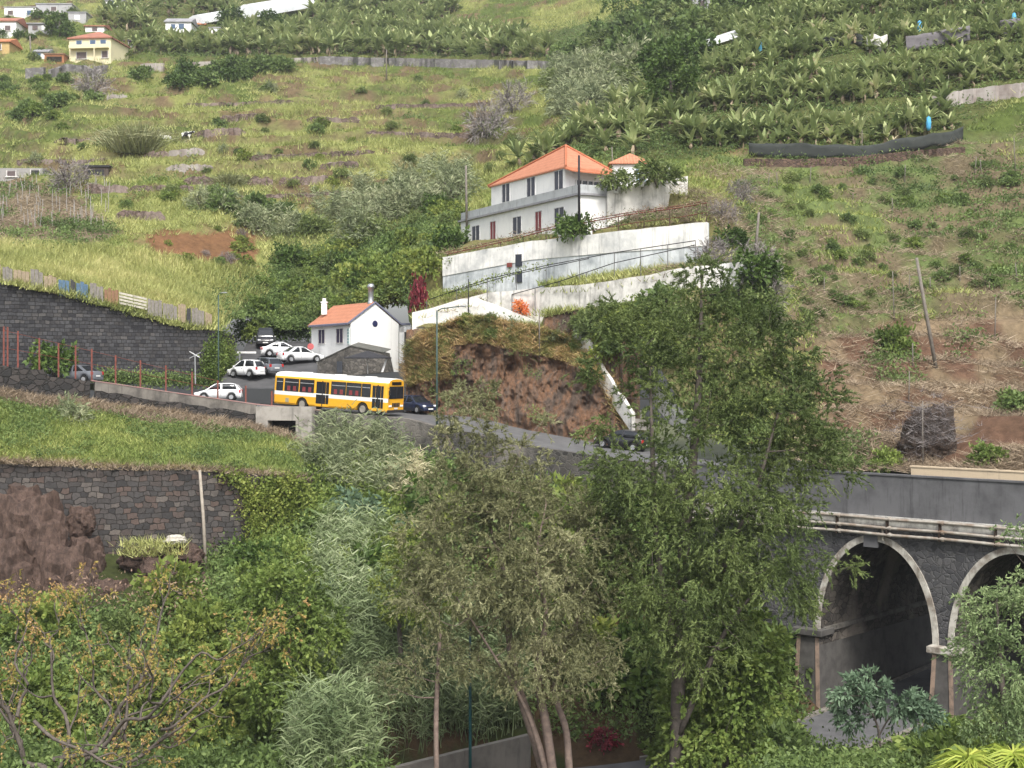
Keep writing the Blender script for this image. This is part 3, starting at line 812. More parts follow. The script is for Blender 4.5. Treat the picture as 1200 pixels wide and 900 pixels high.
for s0, s1 in ((-1.35, .08), (7.02, 8.18), (15.12, 16.28)):
    mb = MB(); c = (s0 + s1) / 2; h = (s1 - s0) / 2
    mb.loft([[BR(c - h - f, -.12 - f, z), BR(c + h + f, -.12 - f, z), BR(c + h + f, TB + .1, z), BR(c - h - f, TB + .1, z)] for z, f in ((2, .28), (ZS - .45, .0))], 0)
    pr = mb.build('pier', pierm, bridge, world=True)
    mb = MB()
    mb.loft([[BR(c - h - f, -.12 - f, z), BR(c + h + f, -.12 - f, z), BR(c + h + f, 1.2, z), BR(c - h - f, 1.2, z)] for z, f in ((ZS - .45, .16), (ZS - .38, .24), (ZS - .06, .24), (ZS + .02, .1))], 0)
    mb.build('capital', lime if s0 > 0 else pierm, pr, world=True)
    mb = MB()
    for e in (-1, 1):
        for z0, z1 in ((2, ZS - .47),):
            f0, f1 = .28, 0
            A = lambda z, f, w: BR(c + e * (h + f - w), -.13 - f - .012, z)
            q = [A(z0, f0, 0), A(z0, f0, .26), A(z1, f1, .24), A(z1, f1, 0)]
            mb.prism(q, e2 * .012 if False else Vector((-e2.x * .03, -e2.y * .03, 0)))
    mb.build('corner_band', plastermat('corner_lime', (.3, .22, .17), (.14, .11, .09), .6, .5, 2.), pr, world=True)
mb = MB(); slab(mb, BR(-9, -.02, 0), BR(30, -.02, 0), ZT + .003, 17.95, .3); mb.build('parapet', smo, bridge, world=True)
mb = MB(); slab(mb, BR(-9, -.08, 0), BR(30, -.08, 0), 17.953, 18.05, .42); mb.build('coping', smo, bridge, world=True)
mb = MB(); slab(mb, BR(-9, -.2, 0), BR(30, -.2, 0), ZT - .1, ZT - .003, .5); slab(mb, BR(-9, -.1, 0), BR(30, -.1, 0), ZT - .55, ZT - .103, .2)
mb.build('string_course', plastermat('course_lime', (.5, .49, .46), (.2, .19, .18), .6, .7, 1.5, (.07, .07, .07)), bridge, world=True)
mb = MB(); slab(mb, BR(-9, .3, 0), BR(30, .3, 0), 16.0, 16.75, TB - .6); mb.build('deck', asph, bridge, world=True)
mb = MB(); slab(mb, BR(-9, TB - .3, 0), BR(30, TB - .3, 0), ZT, 18.2, .3); mb.build('rear_parapet', smo, bridge, world=True)
for i, (dz, dt) in enumerate(((-.12, -.36), (-.62, -.3), (-1.0, -.3))):
    mb = MB(); z = ZT + dz
    mb.tube([BR(s, dt, z + .02 * math.sin(s)) for s in np.arange(-9, 30.1, 1.5)], .085, 8)
    for s in np.arange(-7.8, 30, 3.1): mb.tube([BR(s - .06, dt, z), BR(s + .06, dt, z)], .125, 8)
    mb.build('pipe', iron, bridge, world=True, smooth=False)
mb = MB()
for s in np.arange(-8, 30, 3.1): mb.box(BR(s, -.22, ZT - .6), (.06, .3, 1.1), math.atan2(e1.y, e1.x))
mb.build('pipe_bracket', mat('rusty_iron', (.06, .04, .03), .8), bridge, world=True)
mb = MB(); mb.tube([BR(3.75, -.18, ZC + .75), BR(4.05, -.2, ZC + .8), BR(4.12, -.2, ZC + .55), BR(4.12, -.2, ZC + .1)], .06, 8); mb.build('drain_pipe', iron, bridge, world=True)
mb = MB(); slab(mb, BR(5.2, 1.0, 0), BR(30, 1.0, 0), 17.0, 18.42, .25); slab(mb, BR(5.15, .96, 0), BR(30, .96, 0), 18.422, 18.5, .33)
tag(mb.build('panel_wall', plastermat('sandy_panel', (.55, .45, .32), (.42, .34, .25), .4, .3, .8, (.3, .24, .18)), None), 'sandy beige low wall on top of the bridge', 'wall')
wall('concrete_wall', 'low bare concrete wall beside the lower road behind the tree trunks', 'wall', [P(400, 920, 69.5), P(450, 903, 71), P(540, 881, 74.4), P(622, 861, 78)], 3.2, plastermat('bare_concrete', (.2, .185, .165), (.12, .11, .1), .6, .4, .7), .35, .01)

# ------------------------------------------------------------------ terraces of the white house
wash = plastermat('blotchy_limewash', (.76, .75, .72), (.44, .45, .45), .65, .95, .5, (.2, .2, .2))
wash2 = plastermat('old_limewash', (.74, .72, .68), (.34, .33, .31), .6, .8, .6, (.11, .105, .1))
w1 = thing('terrace_wall', 'long blotchy whitewashed terrace wall right below the white house', 'wall', P(522, 332, 128))
tops = [P(519, 302, 128), P(623, 283, 122.6), P(720, 272, 117.2), P(828, 260.5, 113)]
wall_mb(tops, [3.6, 4.6, 5, 5.2], .5, .03).build('wall_face', plastermat('bluish_limewash', (.58, .61, .63), (.3, .33, .35), .65, 1., .6, (.11, .115, .12)), w1, world=True)
wall_mb([p + Vector((-.03, -.06, .03)) for p in tops], [1.7, 1.6, 1.7, 1.9], .35, .03).build('upper_band', wash, w1, world=True)
mb = MB()
doorm = mat('dark_blue_grey_wood', (.035, .04, .055), .7)
def on_wall(mb, u, v0, v1, D, w, th=.06, dirv=None, out=.05):
    """a panel on a wall facing the viewer: centre column u, rows v0..v1"""
    a = P(u, v0, D); b = P(u, v1, D); d = dirv or Vector((1, 0, 0)); n_ = Vector((d.y, -d.x, 0))
    if n_.y > 0: n_ = -n_
    a = a + n_ * out
    q = [a - d * w / 2, a + d * w / 2, a + d * w / 2 + Vector((0, 0, b.z - a.z)), a - d * w / 2 + Vector((0, 0, b.z - a.z))]
    mb.prism(q, -n_ * th)
dw = (P(623, 283, 122.6) - P(519, 302, 128)); dw.z = 0; dw.normalize()
mb = MB(); on_wall(mb, 608, 298, 312, 123.3, .65, .2, dw, .06); mb.build('shutter', doorm, w1, world=True)
mb = MB(); on_wall(mb, 608, 318, 331, 123.3, .65, .2, dw, .06); mb.build('cellar_door', doorm, w1, world=True)
mb = MB(); on_wall(mb, 597, 308, 313, 123.8, .5, .1, dw, .05); mb.build('vent', mat('dull_red', (.2, .05, .04), .7), w1, world=True)
tops = [P(534, 352, 122.4), P(571, 343.5, 121), P(623, 338, 118.6), P(687, 333, 113.8), P(760, 322, 110), P(800, 314, 108.5), P(888, 305, 106)]
wall('terrace_wall', 'flaking stained lower terrace wall streaked white and grey', 'wall', tops, [2.6, 3, 3.2, 3.2, 3, 2.2, 1.4], wash2, .4, .04)
tops = [P(483, 366, 121), P(505, 361, 120.5), P(540, 350.5, 119.6), P(558, 349.5, 119.2), P(580, 357, 118.6), P(610, 369, 117.9), P(637, 380, 117.2)]
wall('parapet_wall', 'bright white sloping parapet along the top of the rock cut', 'wall', tops, [2.4, 2, 1.6, 1.6, 1.4, 1.2], plastermat('fresh_limewash', (.72, .71, .68), (.5, .49, .46), .45, .4, .8, (.3, .29, .27)), .3, .02)
tops = [P(846, 308, 107), P(866, 307, 106.5), P(887, 305, 105.9)]
wall('wall_end', 'white end block of the terrace wall above the tall tree', 'wall', tops, 1.8, wash, .6, .02)
# sloping white channel walls down to the road
for k, (pp, lab) in enumerate((([(672, 386, 113.6), (690, 410, 111.6), (706, 440, 109.4), (722, 466, 107.4), (740, 492, 105)], 'left one of two white stair walls running down to the road'),
                               ([(742, 400, 112.5), (752, 430, 110), (766, 455, 107.6), (786, 478, 105.4), (810, 497, 103)], 'right hand broken white stair wall glimpsed through the tall tree'))):
    tops = [P(*q) + Vector((0, -.25, .55)) for q in pp]
    wall('stair_wall', lab, 'wall', tops, 1.5 if k == 0 else 1.8, wash2, .28, .1)
mb = MB()
for k in range(18):
    p = P(690, 410, 111.6).lerp(P(736, 492, 104.9), k / 17); mb.box(p + Vector((.95, .6, -.5)), (1.3, .6, .5), -.6)
tag(mb.build('stairway', conc), 'concrete steps between the white stair walls', 'stairs')

# ------------------------------------------------------------------ houses
white = plastermat('house_white', (.78, .78, .77), (.68, .68, .68), .4, .25, .5, (.45, .45, .45))
tile_o = lambda rz: tilemat('clay_tiles', (.56, .25, .15), (.43, .175, .105), rz)
shut = mat('grey_blue_shutter', (.07, .075, .1), .6); glassm = mat('dark_window_glass', (.03, .035, .045), .15, spec=.6)
reddoor = mat('maroon_door', (.22, .045, .05), .6)
def frame_of(p, d):
    d = Vector((d.x, d.y, 0)).normalized(); n_ = Vector((d.y, -d.x, 0))
    return d, n_
def panel(name, m, parent, a, d, n_, s, z, w, h, th=.08, out=.03, fm=None, fw=.07):
    """window or door on a facade: s along the wall, z up from a"""
    mb = MB(); c = a + d * s + Vector((0, 0, z)) + n_ * out
    q = lambda w_, h_, o: [c - d * w_ / 2 + n_ * o, c + d * w_ / 2 + n_ * o, c + d * w_ / 2 + n_ * o + Vector((0, 0, h_)), c - d * w_ / 2 + n_ * o + Vector((0, 0, h_))]
    mb.prism(q(w, h, 0), -n_ * th)
    o = mb.build(name, m, parent, world=True)
    if fm:
        mb = MB()
        for s0, w_, z0, h_ in ((-w / 2 - fw / 2, fw, 0, h), (w / 2 + fw / 2, fw, 0, h), (0, w + 2 * fw, h + .002, fw), (0, w + 2 * fw, -fw - .002, fw), (0, .05, 0, h)):
            cc_ = c + d * s0 + Vector((0, 0, z0)) + n_ * .035
            mb.prism([cc_ - d * w_ / 2, cc_ + d * w_ / 2, cc_ + d * w_ / 2 + Vector((0, 0, h_)), cc_ - d * w_ / 2 + Vector((0, 0, h_))], -n_ * .06)
        mb.build('window_frame', fm, o, world=True)
    return o
V0 = Vector
bh = thing('white_house', 'large white two storey house with an orange hipped roof on the terraces', 'house', (0, 132, 37))
FLx, FRx = P(572, 217, 140), P(663, 196, 126); ez = (FLx.z + FRx.z) / 2
BRx = Vector((9.1, 129.2, ez)); BLx = FLx + (BRx - FRx); FLx.z = FRx.z = BRx.z = BLx.z = ez
FLw, FRw, BRw, BLw = [p.lerp((FLx + BRx) / 2, .055) for p in (FLx, FRx, BRx, BLx)]
L0 = P(540, 258, 145); R0 = P(679, 224, 122); z1 = (L0.z + R0.z) / 2; L0.z = R0.z = z1
d1, n1_ = frame_of(L0, R0 - L0)
LE = R0 - n1_ * 4.0; LW = L0 - n1_ * 4.0
zb0 = P(610, 270, 132).z - .7
mb = MB()
mb.prism([V0((p.x, p.y, zb0 - 1.2)) for p in (L0, R0, LE, LW)], (0, 0, z1 - zb0 + 1.2 - .28))
mb.build('ground_floor_wall', white, bh, world=True)
mb = MB(); mb.prism([V0((p.x, p.y, z1 - .6)) for p in (FLw, FRw, BRw, BLw)], (0, 0, ez - z1 + .55)); mb.build('upper_floor_wall', white, bh, world=True)
# balcony floor and its grey parapet
greyp = plastermat('grey_parapet', (.42, .44, .45), (.3, .31, .32), .5, .4, .8)
mb = MB(); o_ = .25
mb.prism([V0((p.x, p.y, z1 - .278)) for p in (L0 + n1_ * o_ - d1 * o_, R0 + n1_ * o_ + d1 * o_, LE + d1 * o_, LW - d1 * o_)], (0, 0, .18)); mb.build('balcony_slab', mat('slab_edge', (.3, .3, .32), .8), bh, world=True)
mb = MB()
for a, b_ in ((L0, R0), (R0, LE), (LW, L0)):
    dd = (b_ - a).normalized(); nn_ = Vector((-dd.y, dd.x, 0))
    mb.prism([V0((q.x, q.y, z1 - .095)) for q in (a, b_, b_ + nn_ * .15, a + nn_ * .15)], (0, 0, .75))
mb.build('balcony_parapet', greyp, bh, world=True)
PK = Vector((5.0, 132.2, P(674, 172.5, 133).z))
PK2 = FLx.lerp(BRx, .5); PK2 = Vector((PK2.x * .5 + PK.x * .5, PK2.y * .5 + PK.y * .5, PK.z - .02))
mb = MB()
lo = [p - Vector((0, 0, .14)) for p in (FLx, FRx, BRx, BLx)]
mb.add([FLx, FRx, BRx, BLx, PK, *lo], [(0, 1, 4), (1, 2, 4), (2, 3, 4), (3, 0, 4), (0, 5, 6, 1), (1, 6, 7, 2), (2, 7, 8, 3), (3, 8, 5, 0), (8, 7, 6, 5)])
roof = mb.build('roof', tile_o(math.atan2(d1.y, d1.x)), bh, world=True)
ridgem = mat('ridge_tiles', (.46, .16, .08), .8, scale=4)
mb = MB()
for p in (FLx, FRx, BRx): mb.tube([p + Vector((0, 0, .04)), PK + Vector((0, 0, .05))], .11, 6)
mb.build('ridge', ridgem, roof, world=True)
dU, nU = frame_of(FLw, FRw - FLw); LU = (FRw - FLw).length
for s in (.22, .57, .93):
    w_ = panel('window', shut, bh, V0((FLw.x, FLw.y, z1)), dU, nU, LU * s, .85, 1.6, 1.7, fm=mat('white_trim', (.7, .7, .7), .6))
LL = (R0 - L0).length
def s_at(u):
    best = min(((abs(UV(L0 + d1 * (LL * k / 200))[0] - u), LL * k / 200) for k in range(201)))
    return best[1]
zg = zb0 + .15
for u, typ in ((558, 'w'), (578, 'd'), (606, 'w'), (631.5, 'd'), (655.5, 'w')):
    if typ == 'w': panel('window', shut, bh, V0((L0.x, L0.y, zg)), d1, n1_, s_at(u), .3, 1.8, 1.6, fm=mat('white_trim', (.7, .7, .7), .6))
    else: panel('door', reddoor, bh, V0((L0.x, L0.y, zg)), d1, n1_, s_at(u), .2, 1.2, 1.75, fm=mat('door_trim', (.5, .5, .5), .7))
# glazed veranda on the right side
dR, nR = frame_of(FRw, BRw - FRw)
mb = MB(); a = FRw + dR * 1.0; a = V0((a.x, a.y, z1))
vm_ = mat('veranda_wall', (.6, .6, .58), .7)
pv = panel('veranda_window', glassm, bh, a, dR, nR, 1.9, .75, 3.4, .95, fm=None)
mb = MB()
for k in range(6):
    c = a + dR * (.25 + k * .66) + nR * .08 + Vector((0, 0, .7)); mb.box(c + Vector((0, 0, .5)), (.1, .1, 1.05), math.atan2(dR.y, dR.x))
mb.build('glazing_bar', mat('white_trim', (.7, .7, .7), .6), pv, world=True)
mb = MB(); q = V0((FRx.x, FRx.y, ez - .25)) - dR * .2
mb.prism([q, q + dR * 5.2, q + dR * 5.2 + nR * 1.1 - Vector((0, 0, .35)), q + nR * 1.1 - Vector((0, 0, .35))], (0, 0, .1)); mb.build('veranda_canopy', ridgem, bh, world=True)
# pavilion behind
pvn = thing('white_pavilion', 'small white outbuilding with a hipped orange roof behind the big house', 'outbuilding', P(738, 215, 128))
c = P(738, 194, 133); mb = MB(); hw = 1.75
bx = [c + V0((a * hw, b_ * hw, 0)) for a, b_ in ((-1, -1), (1, -1), (1, 1), (-1, 1))]
mb.prism([p - V0((0, 0, 9)) for p in bx], (0, 0, 9)); mb.build('wall', white, pvn, world=True)
mb = MB(); ex = [c + V0((a * 1.35, b_ * 1.35, -.02)) for a, b_ in ((-1.55, -1.5), (1.55, -1.5), (1.55, 1.5), (-1.55, 1.5))]; lo = [p - V0((0, 0, .1)) for p in ex]
mb.add([*ex, c + V0((0, 0, 1.15)), *lo], [(0, 1, 4), (1, 2, 4), (2, 3, 4), (3, 0, 4), (0, 5, 6, 1), (1, 6, 7, 2), (2, 7, 8, 3), (3, 8, 5, 0), (8, 7, 6, 5)]); mb.build('roof', tile_o(0), pvn, world=True)
mb = MB(); mb.box(c + V0((.9, -hw - .02, -1.1)), (.9, .06, 1.2)); mb.build('window', mat('pale_blue_shutter', (.35, .48, .58), .6), pvn, world=True)

# small white house at the junction
sh = thing('small_white_house', 'small white gabled house with round attic window and steel flue by the junction', 'house', P(410, 432, 127))
G0 = P(411, 379, 126.0); G1 = P(467, 371, 129.5)         # gable eaves corners (front-left, right)
zE = P(405, 378, 126).z
G0.z = zE; G1.z = zE
dG, nG = frame_of(G0, G1 - G0)
L_ = P(365, 386, 134.2); L_.z = zE
dL = (L_ - G0).normalized(); LLn = (L_ - G0).length
zbs = P(410, 436, 126).z
mid = (G0 + G1) / 2; apz = P(441, 356, 127.6).z
rid = V0((mid.x, mid.y, apz))
mb = MB()
gv = [V0((G0.x, G0.y, zbs)), V0((G1.x, G1.y, zbs)), G1.copy(), rid.copy(), G0.copy()]
mb.prism(gv, dL * LLn); mb.build('wall', white, sh, world=True)
rdir = dL * LLn
mb = MB(); up = V0((0, 0, .06)); sl0 = (G0 - rid).normalized(); sl1 = (G1 - rid).normalized()
th_ = V0((0, 0, .13))
e0 = G0 + sl0 * .35; e1_ = G1 + sl1 * .3
mb.prism([e0 + up, rid + up, rid + up + th_, e0 + up + th_], dL * (LLn + .3)); mb.prism([rid + up, e1_ + up, e1_ + up + th_, rid + up + th_], dL * (LLn + .3))
rf = mb.build('roof', tile_o(math.atan2(dL.y, dL.x)), sh, world=True)
mb = MB()
for a, b_ in ((e0, rid), (rid, e1_)): mb.prism([a + up * 1.2, b_ + up * 1.2, b_ + up + th_ * 1.25, a + up + th_ * 1.25], nG * .12)
mb.prism([e0 + up * .5, e0 + up * .5 + dL * LLn, e0 + up * .4 + dL * LLn + V0((0, 0, .17)), e0 + up * .4 + V0((0, 0, .17))], sl0 * .08)
mb.build('verge_trim', mat('blue_grey_trim', (.16, .17, .24), .7), rf, world=True)
mb = MB()
mb.lathe(rid + dL * .9 - V0((0, 0, .3)), [(.3, 0), (.3, .5), (.27, .55), (.25, .6), (.25, 1.75), (.34, 1.78), (.34, 1.95), (.2, 2.15)], 14); mb.build('flue', mat('galvanised_steel', (.5, .52, .55), .35, metal=.7), rf, world=True, smooth=True)
mb = MB(); cpos = L_ + dL * -1.0 - sl0 * 1.2; mb.box(cpos + V0((0, 0, .9)), (.5, .5, 1.1)); mb.box(cpos + V0((0, 0, 1.5)), (.62, .62, .12)); mb.box(cpos + V0((0, 0, 1.72)), (.3, .3, .3)); mb.build('chimney', white, rf, world=True)
mb = MB(); pc = mid + V0((0, 0, -.05)) + nG * .03
rr = .29
mb.loft([[pc + dG * math.cos(t) * r + V0((0, 0, math.sin(t) * r)) + nG * o for t in np.linspace(0, 2 * math.pi, 20, endpoint=False)] for r, o in ((rr, -.05), (rr, 0), (rr * .8, .02), (.02, .02))], 0); mb.build('round_window', mat('dark_blue_oculus', (.03, .035, .1), .4), sh, world=True)
nL = Vector((dL.y, -dL.x, 0)); nL = -nL if nL.y > 0 else nL
for s in (.26, .72):
    panel('window', mat('dark_purple_shutter', (.04, .03, .07), .6), sh, V0((G0.x, G0.y, zE)), dL, nL, LLn * s, -1.75, 1.5, 1.25, fm=mat('pale_trim', (.62, .6, .58), .7))
mb = MB(); c = V0((G0.x, G0.y, zE - 1.2)) + dL * .45 + nL * .03; mb.box(c, (.5, .06, 1.5), math.atan2(dL.y, dL.x)); sg = mb.build('banner', mat('pale_banner', (.62, .7, .68), .6), sh, world=True)
mb = MB()
for k in range(5): mb.box(c + nL * .035 + V0((0, 0, .55 - k * .27)), (.24, .02, .14), math.atan2(dL.y, dL.x))
mb.build('banner_print', mat('teal_print', (.12, .3, .32), .6), sg, world=True)
# lean-to of stone in front, doorway block at its right
lt = thing('stone_annex', 'grey stone lean-to annex in front of the small white house', 'annex', P(425, 436, 122))
srub = stonemat('annex_stone', [(.09, .085, .078), (.14, .13, .115), (.2, .185, .165)], .4, 1.5, (.08, .075, .07), .06, .7)
A0 = P(372, 424, 125.5); A1 = P(411, 405.5, 122.8); A2 = P(450, 413.5, 122.4); A3 = P(455, 436, 122.4); A4 = P(372, 440, 125.5)
A5 = P(411, 440, 122.8)
mb = MB(); k_ = V0((.3, 2.2, 0))
mb.prism([A4, A5, A1, A0], k_); mb.prism([A5, A3, A2, A1], k_); mb.build('wall', srub, lt, world=True)
mb = MB(); th_ = V0((0, 0, .06)); k2 = V0((.4, 2.4, .3)); f_ = V0((0, -.08, .01))
mb.prism([A0 + f_, A1 + f_, A1 + f_ + th_, A0 + f_ + th_], k2); mb.prism([A1 + f_, A2 + f_, A2 + f_ + th_, A1 + f_ + th_], k2); mb.build('roof', mat('mossy_grey_slab', (.13, .125, .115), .9, scale=2, col2=(.08, .085, .07)), lt, world=True)
mb = MB(); mb.box(P(398, 430, 123.2), (.5, .1, 1.0)); mb.build('window', glassm, lt, world=True)
ps = thing('patio_umbrella', 'flat dark patio umbrella beside the stone annex behind the bus', 'umbrella', P(433, 437, 119.5))
c = P(431, 419, 119.5); mb = MB(); 
rings = [[c + V0((math.cos(t) * r, math.sin(t) * r * .9, h)) for t in np.linspace(0, 2 * math.pi, 8, endpoint=False)] for r, h in ((2.0, -.08), (2.0, 0), (.1, .55))]
mb.loft(rings); mb.build('canopy', mat('black_canvas', (.035, .035, .04), .8), ps, world=True)
mb = MB(); mb.tube([P(431, 438, 119.5), c + V0((0, 0, .5))], .035, 8); mb.build('pole', mat('pole_white', (.6, .6, .6), .5), ps, world=True)
gw = thing('gate_house', 'white gateway with a dark doorway joined to the small house', 'gateway', P(480, 405, 126))
ga = G1 + V0((.05, .3, 0)); mb = MB()
gd = (P(484, 370, 129.4) - ga); gd.z = 0
slab(mb, ga, ga + gd * .35, zE - 3.6, zE - .1, .4); slab(mb, ga, ga + gd, zE - .75, zE - .1, .42); slab(mb, ga + gd * .85, ga + gd * 1.02, zE - 3.6, zE - .1, .4); mb.build('wall', white, gw, world=True)
mb = MB(); slab(mb, ga + gd * .34 + V0((0, .3, 0)), ga + gd * .86 + V0((0, .3, 0)), zE - 3.6, zE - .7, .06); mb.build('doorway', mat('dark_doorway', (.04, .04, .05), .8), gw, world=True)
mb = MB(); slab(mb, ga + V0((0, -.12, 0)), ga + gd * 1.03 + V0((0, -.12, 0)), zE - .098, zE + .06, .7); mb.build('coping', mat('blue_grey_trim', (.16, .17, .24), .7), gw, world=True)

# far houses up the hill
def far_house(name, label, u0, u1, v0, v1, roofpx, roofm, wallm, depth=7, wins=(), yaw=0., flat=False, cat='house', hip=True, D=None, doors=()):
    vb = v1
    g = hitA((u0 + u1) / 2, vb) if D is None else P((u0 + u1) / 2, vb, D)
    D = g.y; w = (u1 - u0) / F * D; h = (v1 - v0) / F * D
    t = thing(name, label, cat, (g.x, g.y, g.z), yaw)
    mb = MB(); mb.box((0, depth / 2, h / 2 - 1.5), (w, depth, h + 3)); mb.build('wall', wallm, t)
    rh = roofpx / F * D; ov = .35
    if not flat:
        mb = MB(); ins = min(w, depth) / 2 if hip else -.0
        x = w / 2 + ov; y0, y1 = -ov, depth + ov
        if hip: rid_ = [V0((-max(.2, x - depth / 2), depth / 2, h + rh)), V0((max(.2, x - depth / 2), depth / 2, h + rh))]
        else: rid_ = [V0((-x, depth / 2, h + rh)), V0((x, depth / 2, h + rh))]
        b0 = [V0((-x, y0, h + .01)), V0((x, y0, h + .01)), V0((x, y1, h + .01)), V0((-x, y1, h + .01))]; lo = [p - V0((0, 0, .25)) for p in b0]
        mb.add([*b0, *rid_, *lo], [(0, 1, 5, 4), (1, 2, 5), (2, 3, 4, 5), (3, 0, 4), (0, 6, 7, 1), (1, 7, 8, 2), (2, 8, 9, 3), (3, 9, 6, 0), (9, 8, 7, 6)])
        mb.build('roof', roofm, t)
    elif roofm:
        mb = MB(); mb.box((0, depth / 2, h + .13), (w + .3, depth + .3, .25)); mb.build('roof', roofm, t)
    for (fx, fz, ww, hh, wm) in wins:
        mb = MB(); mb.box((fx * w - w / 2, -.02, fz * h), (ww, .14, hh)); o = mb.build('window', wm, t)
        if w / D * F > 30:
            mb = MB()
            for dx in (-ww / 2 - .06, ww / 2 + .06): mb.box((fx * w - w / 2 + dx, -.06, fz * h), (.12, .16, hh + .2))
            mb.box((fx * w - w / 2, -.065, fz * h - hh / 2 - .08), (ww + .5, .2, .14)); mb.build('window_frame', mat('pale_trim', (.62, .6, .58), .7), o)
    return t, w, h
cream = plastermat('cream_plaster', (.68, .62, .42), (.58, .53, .38), .4, .2, .4, (.4, .37, .28)); greyw = plastermat('grey_plaster', (.36, .36, .37), (.26, .26, .27), .5, .3, .3)
blue = mat('blue_shutter', (.08, .13, .22), .6); brown = mat('brown_shutter', (.13, .1, .1), .7); dull = mat('dull_tile', (.36, .15, .1), .85, col2=(.24, .12, .09), scale=.8); orangeT = mat('orange_tile', (.5, .2, .1), .85, scale=.8)
slate = mat('grey_roof', (.3, .3, .32), .8, scale=.6)
t, w, h = far_house('yellow_house', 'pale yellow two storey villa with a low red hipped roof, high at upper left', 80, 131, 44, 70, 13, dull, cream, 9,
    [(.24, .74, 1.1, 1.2, blue), (.57, .74, 1.1, 1.2, blue), (.82, .74, 1.1, 1.2, blue), (.3, .2, 2., 1.3, brown), (.86, .22, 1.2, 1.3, brown)], yaw=-.12)
mb = MB(); mb.box((0, -.5, h * .5), (w * .92, 1.2, .2)); mb.box((0, -1.05, h * .5 + .35), (w * .92, .1, .55)); mb.box((w * .15, -1.0, h * .25), (.18, .18, h * .5)); mb.build('balcony', cream, t)
far_house('long_white_house', 'long flat white house at the top left corner', 5, 42, 9, 21, 0, slate, white, 7, [(.2, .5, 1.3, 1.1, brown), (.8, .5, 1.2, 1.2, blue)], flat=True)
far_house('grey_block', 'plain grey flat building joined to the long white house', 42, 84, 5, 16, 0, slate, greyw, 7, [(.5, .5, 1.4, 1., brown)], flat=True)
far_house('tiled_house', 'white house with brownish tiled roof at the left edge of the photo', -14, 19, 24, 42, 8, dull, white, 8, [(.7, .5, 1.2, 1.2, brown), (.3, .5, 1.2, 1.2, brown)], hip=False)
far_house('orange_house', 'low ochre house with orange roof at the left edge', -20, 11, 48, 62, 7, orangeT, mat('ochre_wall', (.5, .36, .16), .8), 7, [(.6, .5, 1., 1.1, brown)], hip=False)
far_house('grey_roofed_house', 'low pale house with a grey sheet roof left of the yellow villa', 33, 60, 27, 38, 3, slate, greyw, 6, [(.3, .5, 1.2, 1., brown), (.7, .5, 1.2, 1., white)], hip=False)
far_house('white_hut', 'tiny white hut with a pitched roof below the yellow villa', 41, 56, 60, 70, 5, slate, white, 4, [(.3, .5, .8, .9, blue)], hip=False)
far_house('orange_shed', 'open orange walled shed next to the tiny white hut', 52, 75, 64, 73, 0, mat('shed_roof', (.22, .13, .08), .9), mat('orange_wall', (.36, .16, .08), .9), 4, [(.5, .42, 3, 1.0, mat('shed_shadow', (.03, .025, .02), 1))], flat=True)  # the window slot holds a near-black panel: painted shade of the open front
far_house('white_house', 'grey roofed white house above the yellow villa', 80, 101, 15, 26, 0, slate, greyw, 6, [(.5, .5, 1.4, 1.1, white)], flat=True)
far_house('white_house', 'white gabled house cut by the top edge of the photo', 122, 144, 0, 8, 5, slate, white, 6, [(.4, .5, 1.3, 1.1, blue)], hip=False)
far_house('brown_roofed_house', 'brown tiled house peeping out above the yellow villa', 100, 122, 30, 37, 4, dull, white, 6, [(.5, .4, 1.2, .8, brown)], hip=False)
far_house('white_cottage', 'white cottage with a purple grey roof beside the yellow villa', 146, 161, 47, 54, 4, mat('purple_roof', (.26, .2, .24), .85), white, 6, [(.5, .5, .9, .9, brown)], hip=False)
far_house('gabled_cottage', 'white cottage with an orange porch roof among banana plants', 194, 224, 25, 37, 7, slate, white, 6, [(.62, .5, 1.2, 1.2, blue), (.3, .5, 1., 1., blue)], hip=False)
far_house('porch_house', 'low orange roofed building beside the white gabled cottage', 222, 240, 28, 34, 6, orangeT, white, 5, [(.5, .5, 1.2, .8, brown)], hip=False)
far_house('white_block', 'small plain white building left of the dark round tree', 245, 258, 33, 46, 0, slate, white, 5, [(.5, .5, .9, 1., brown)], flat=True)
far_house('farmhouse', 'grey stone farmhouse corner at the top behind the dark trees', 812, 832, -4, 14, 0, slate, greyw, 6, [(.5, .5, 1., 1.2, brown)], flat=True)
shed_d = mat('shed_dark_roof', (.035, .035, .04), .9)
far_house('low_shed', 'low grey shed at the left edge above the vine stakes', -6, 50, 197, 210, 0, None, mat('shed_grey_wall', (.32, .31, .3), .9, scale=.8), 3, [(.35, .5, 1., .6, brown), (.85, .5, 1., .8, shed_d)], flat=True, cat='shed')
far_house('dark_shed', 'dark sheet roofed shelter beside the bare grey bush', 98, 127, 196, 206, 0, shed_d, mat('shed_brown_wall', (.09, .07, .06), .9), 3, [(.5, .4, 2, .7, shed_d)], flat=True, cat='shed')
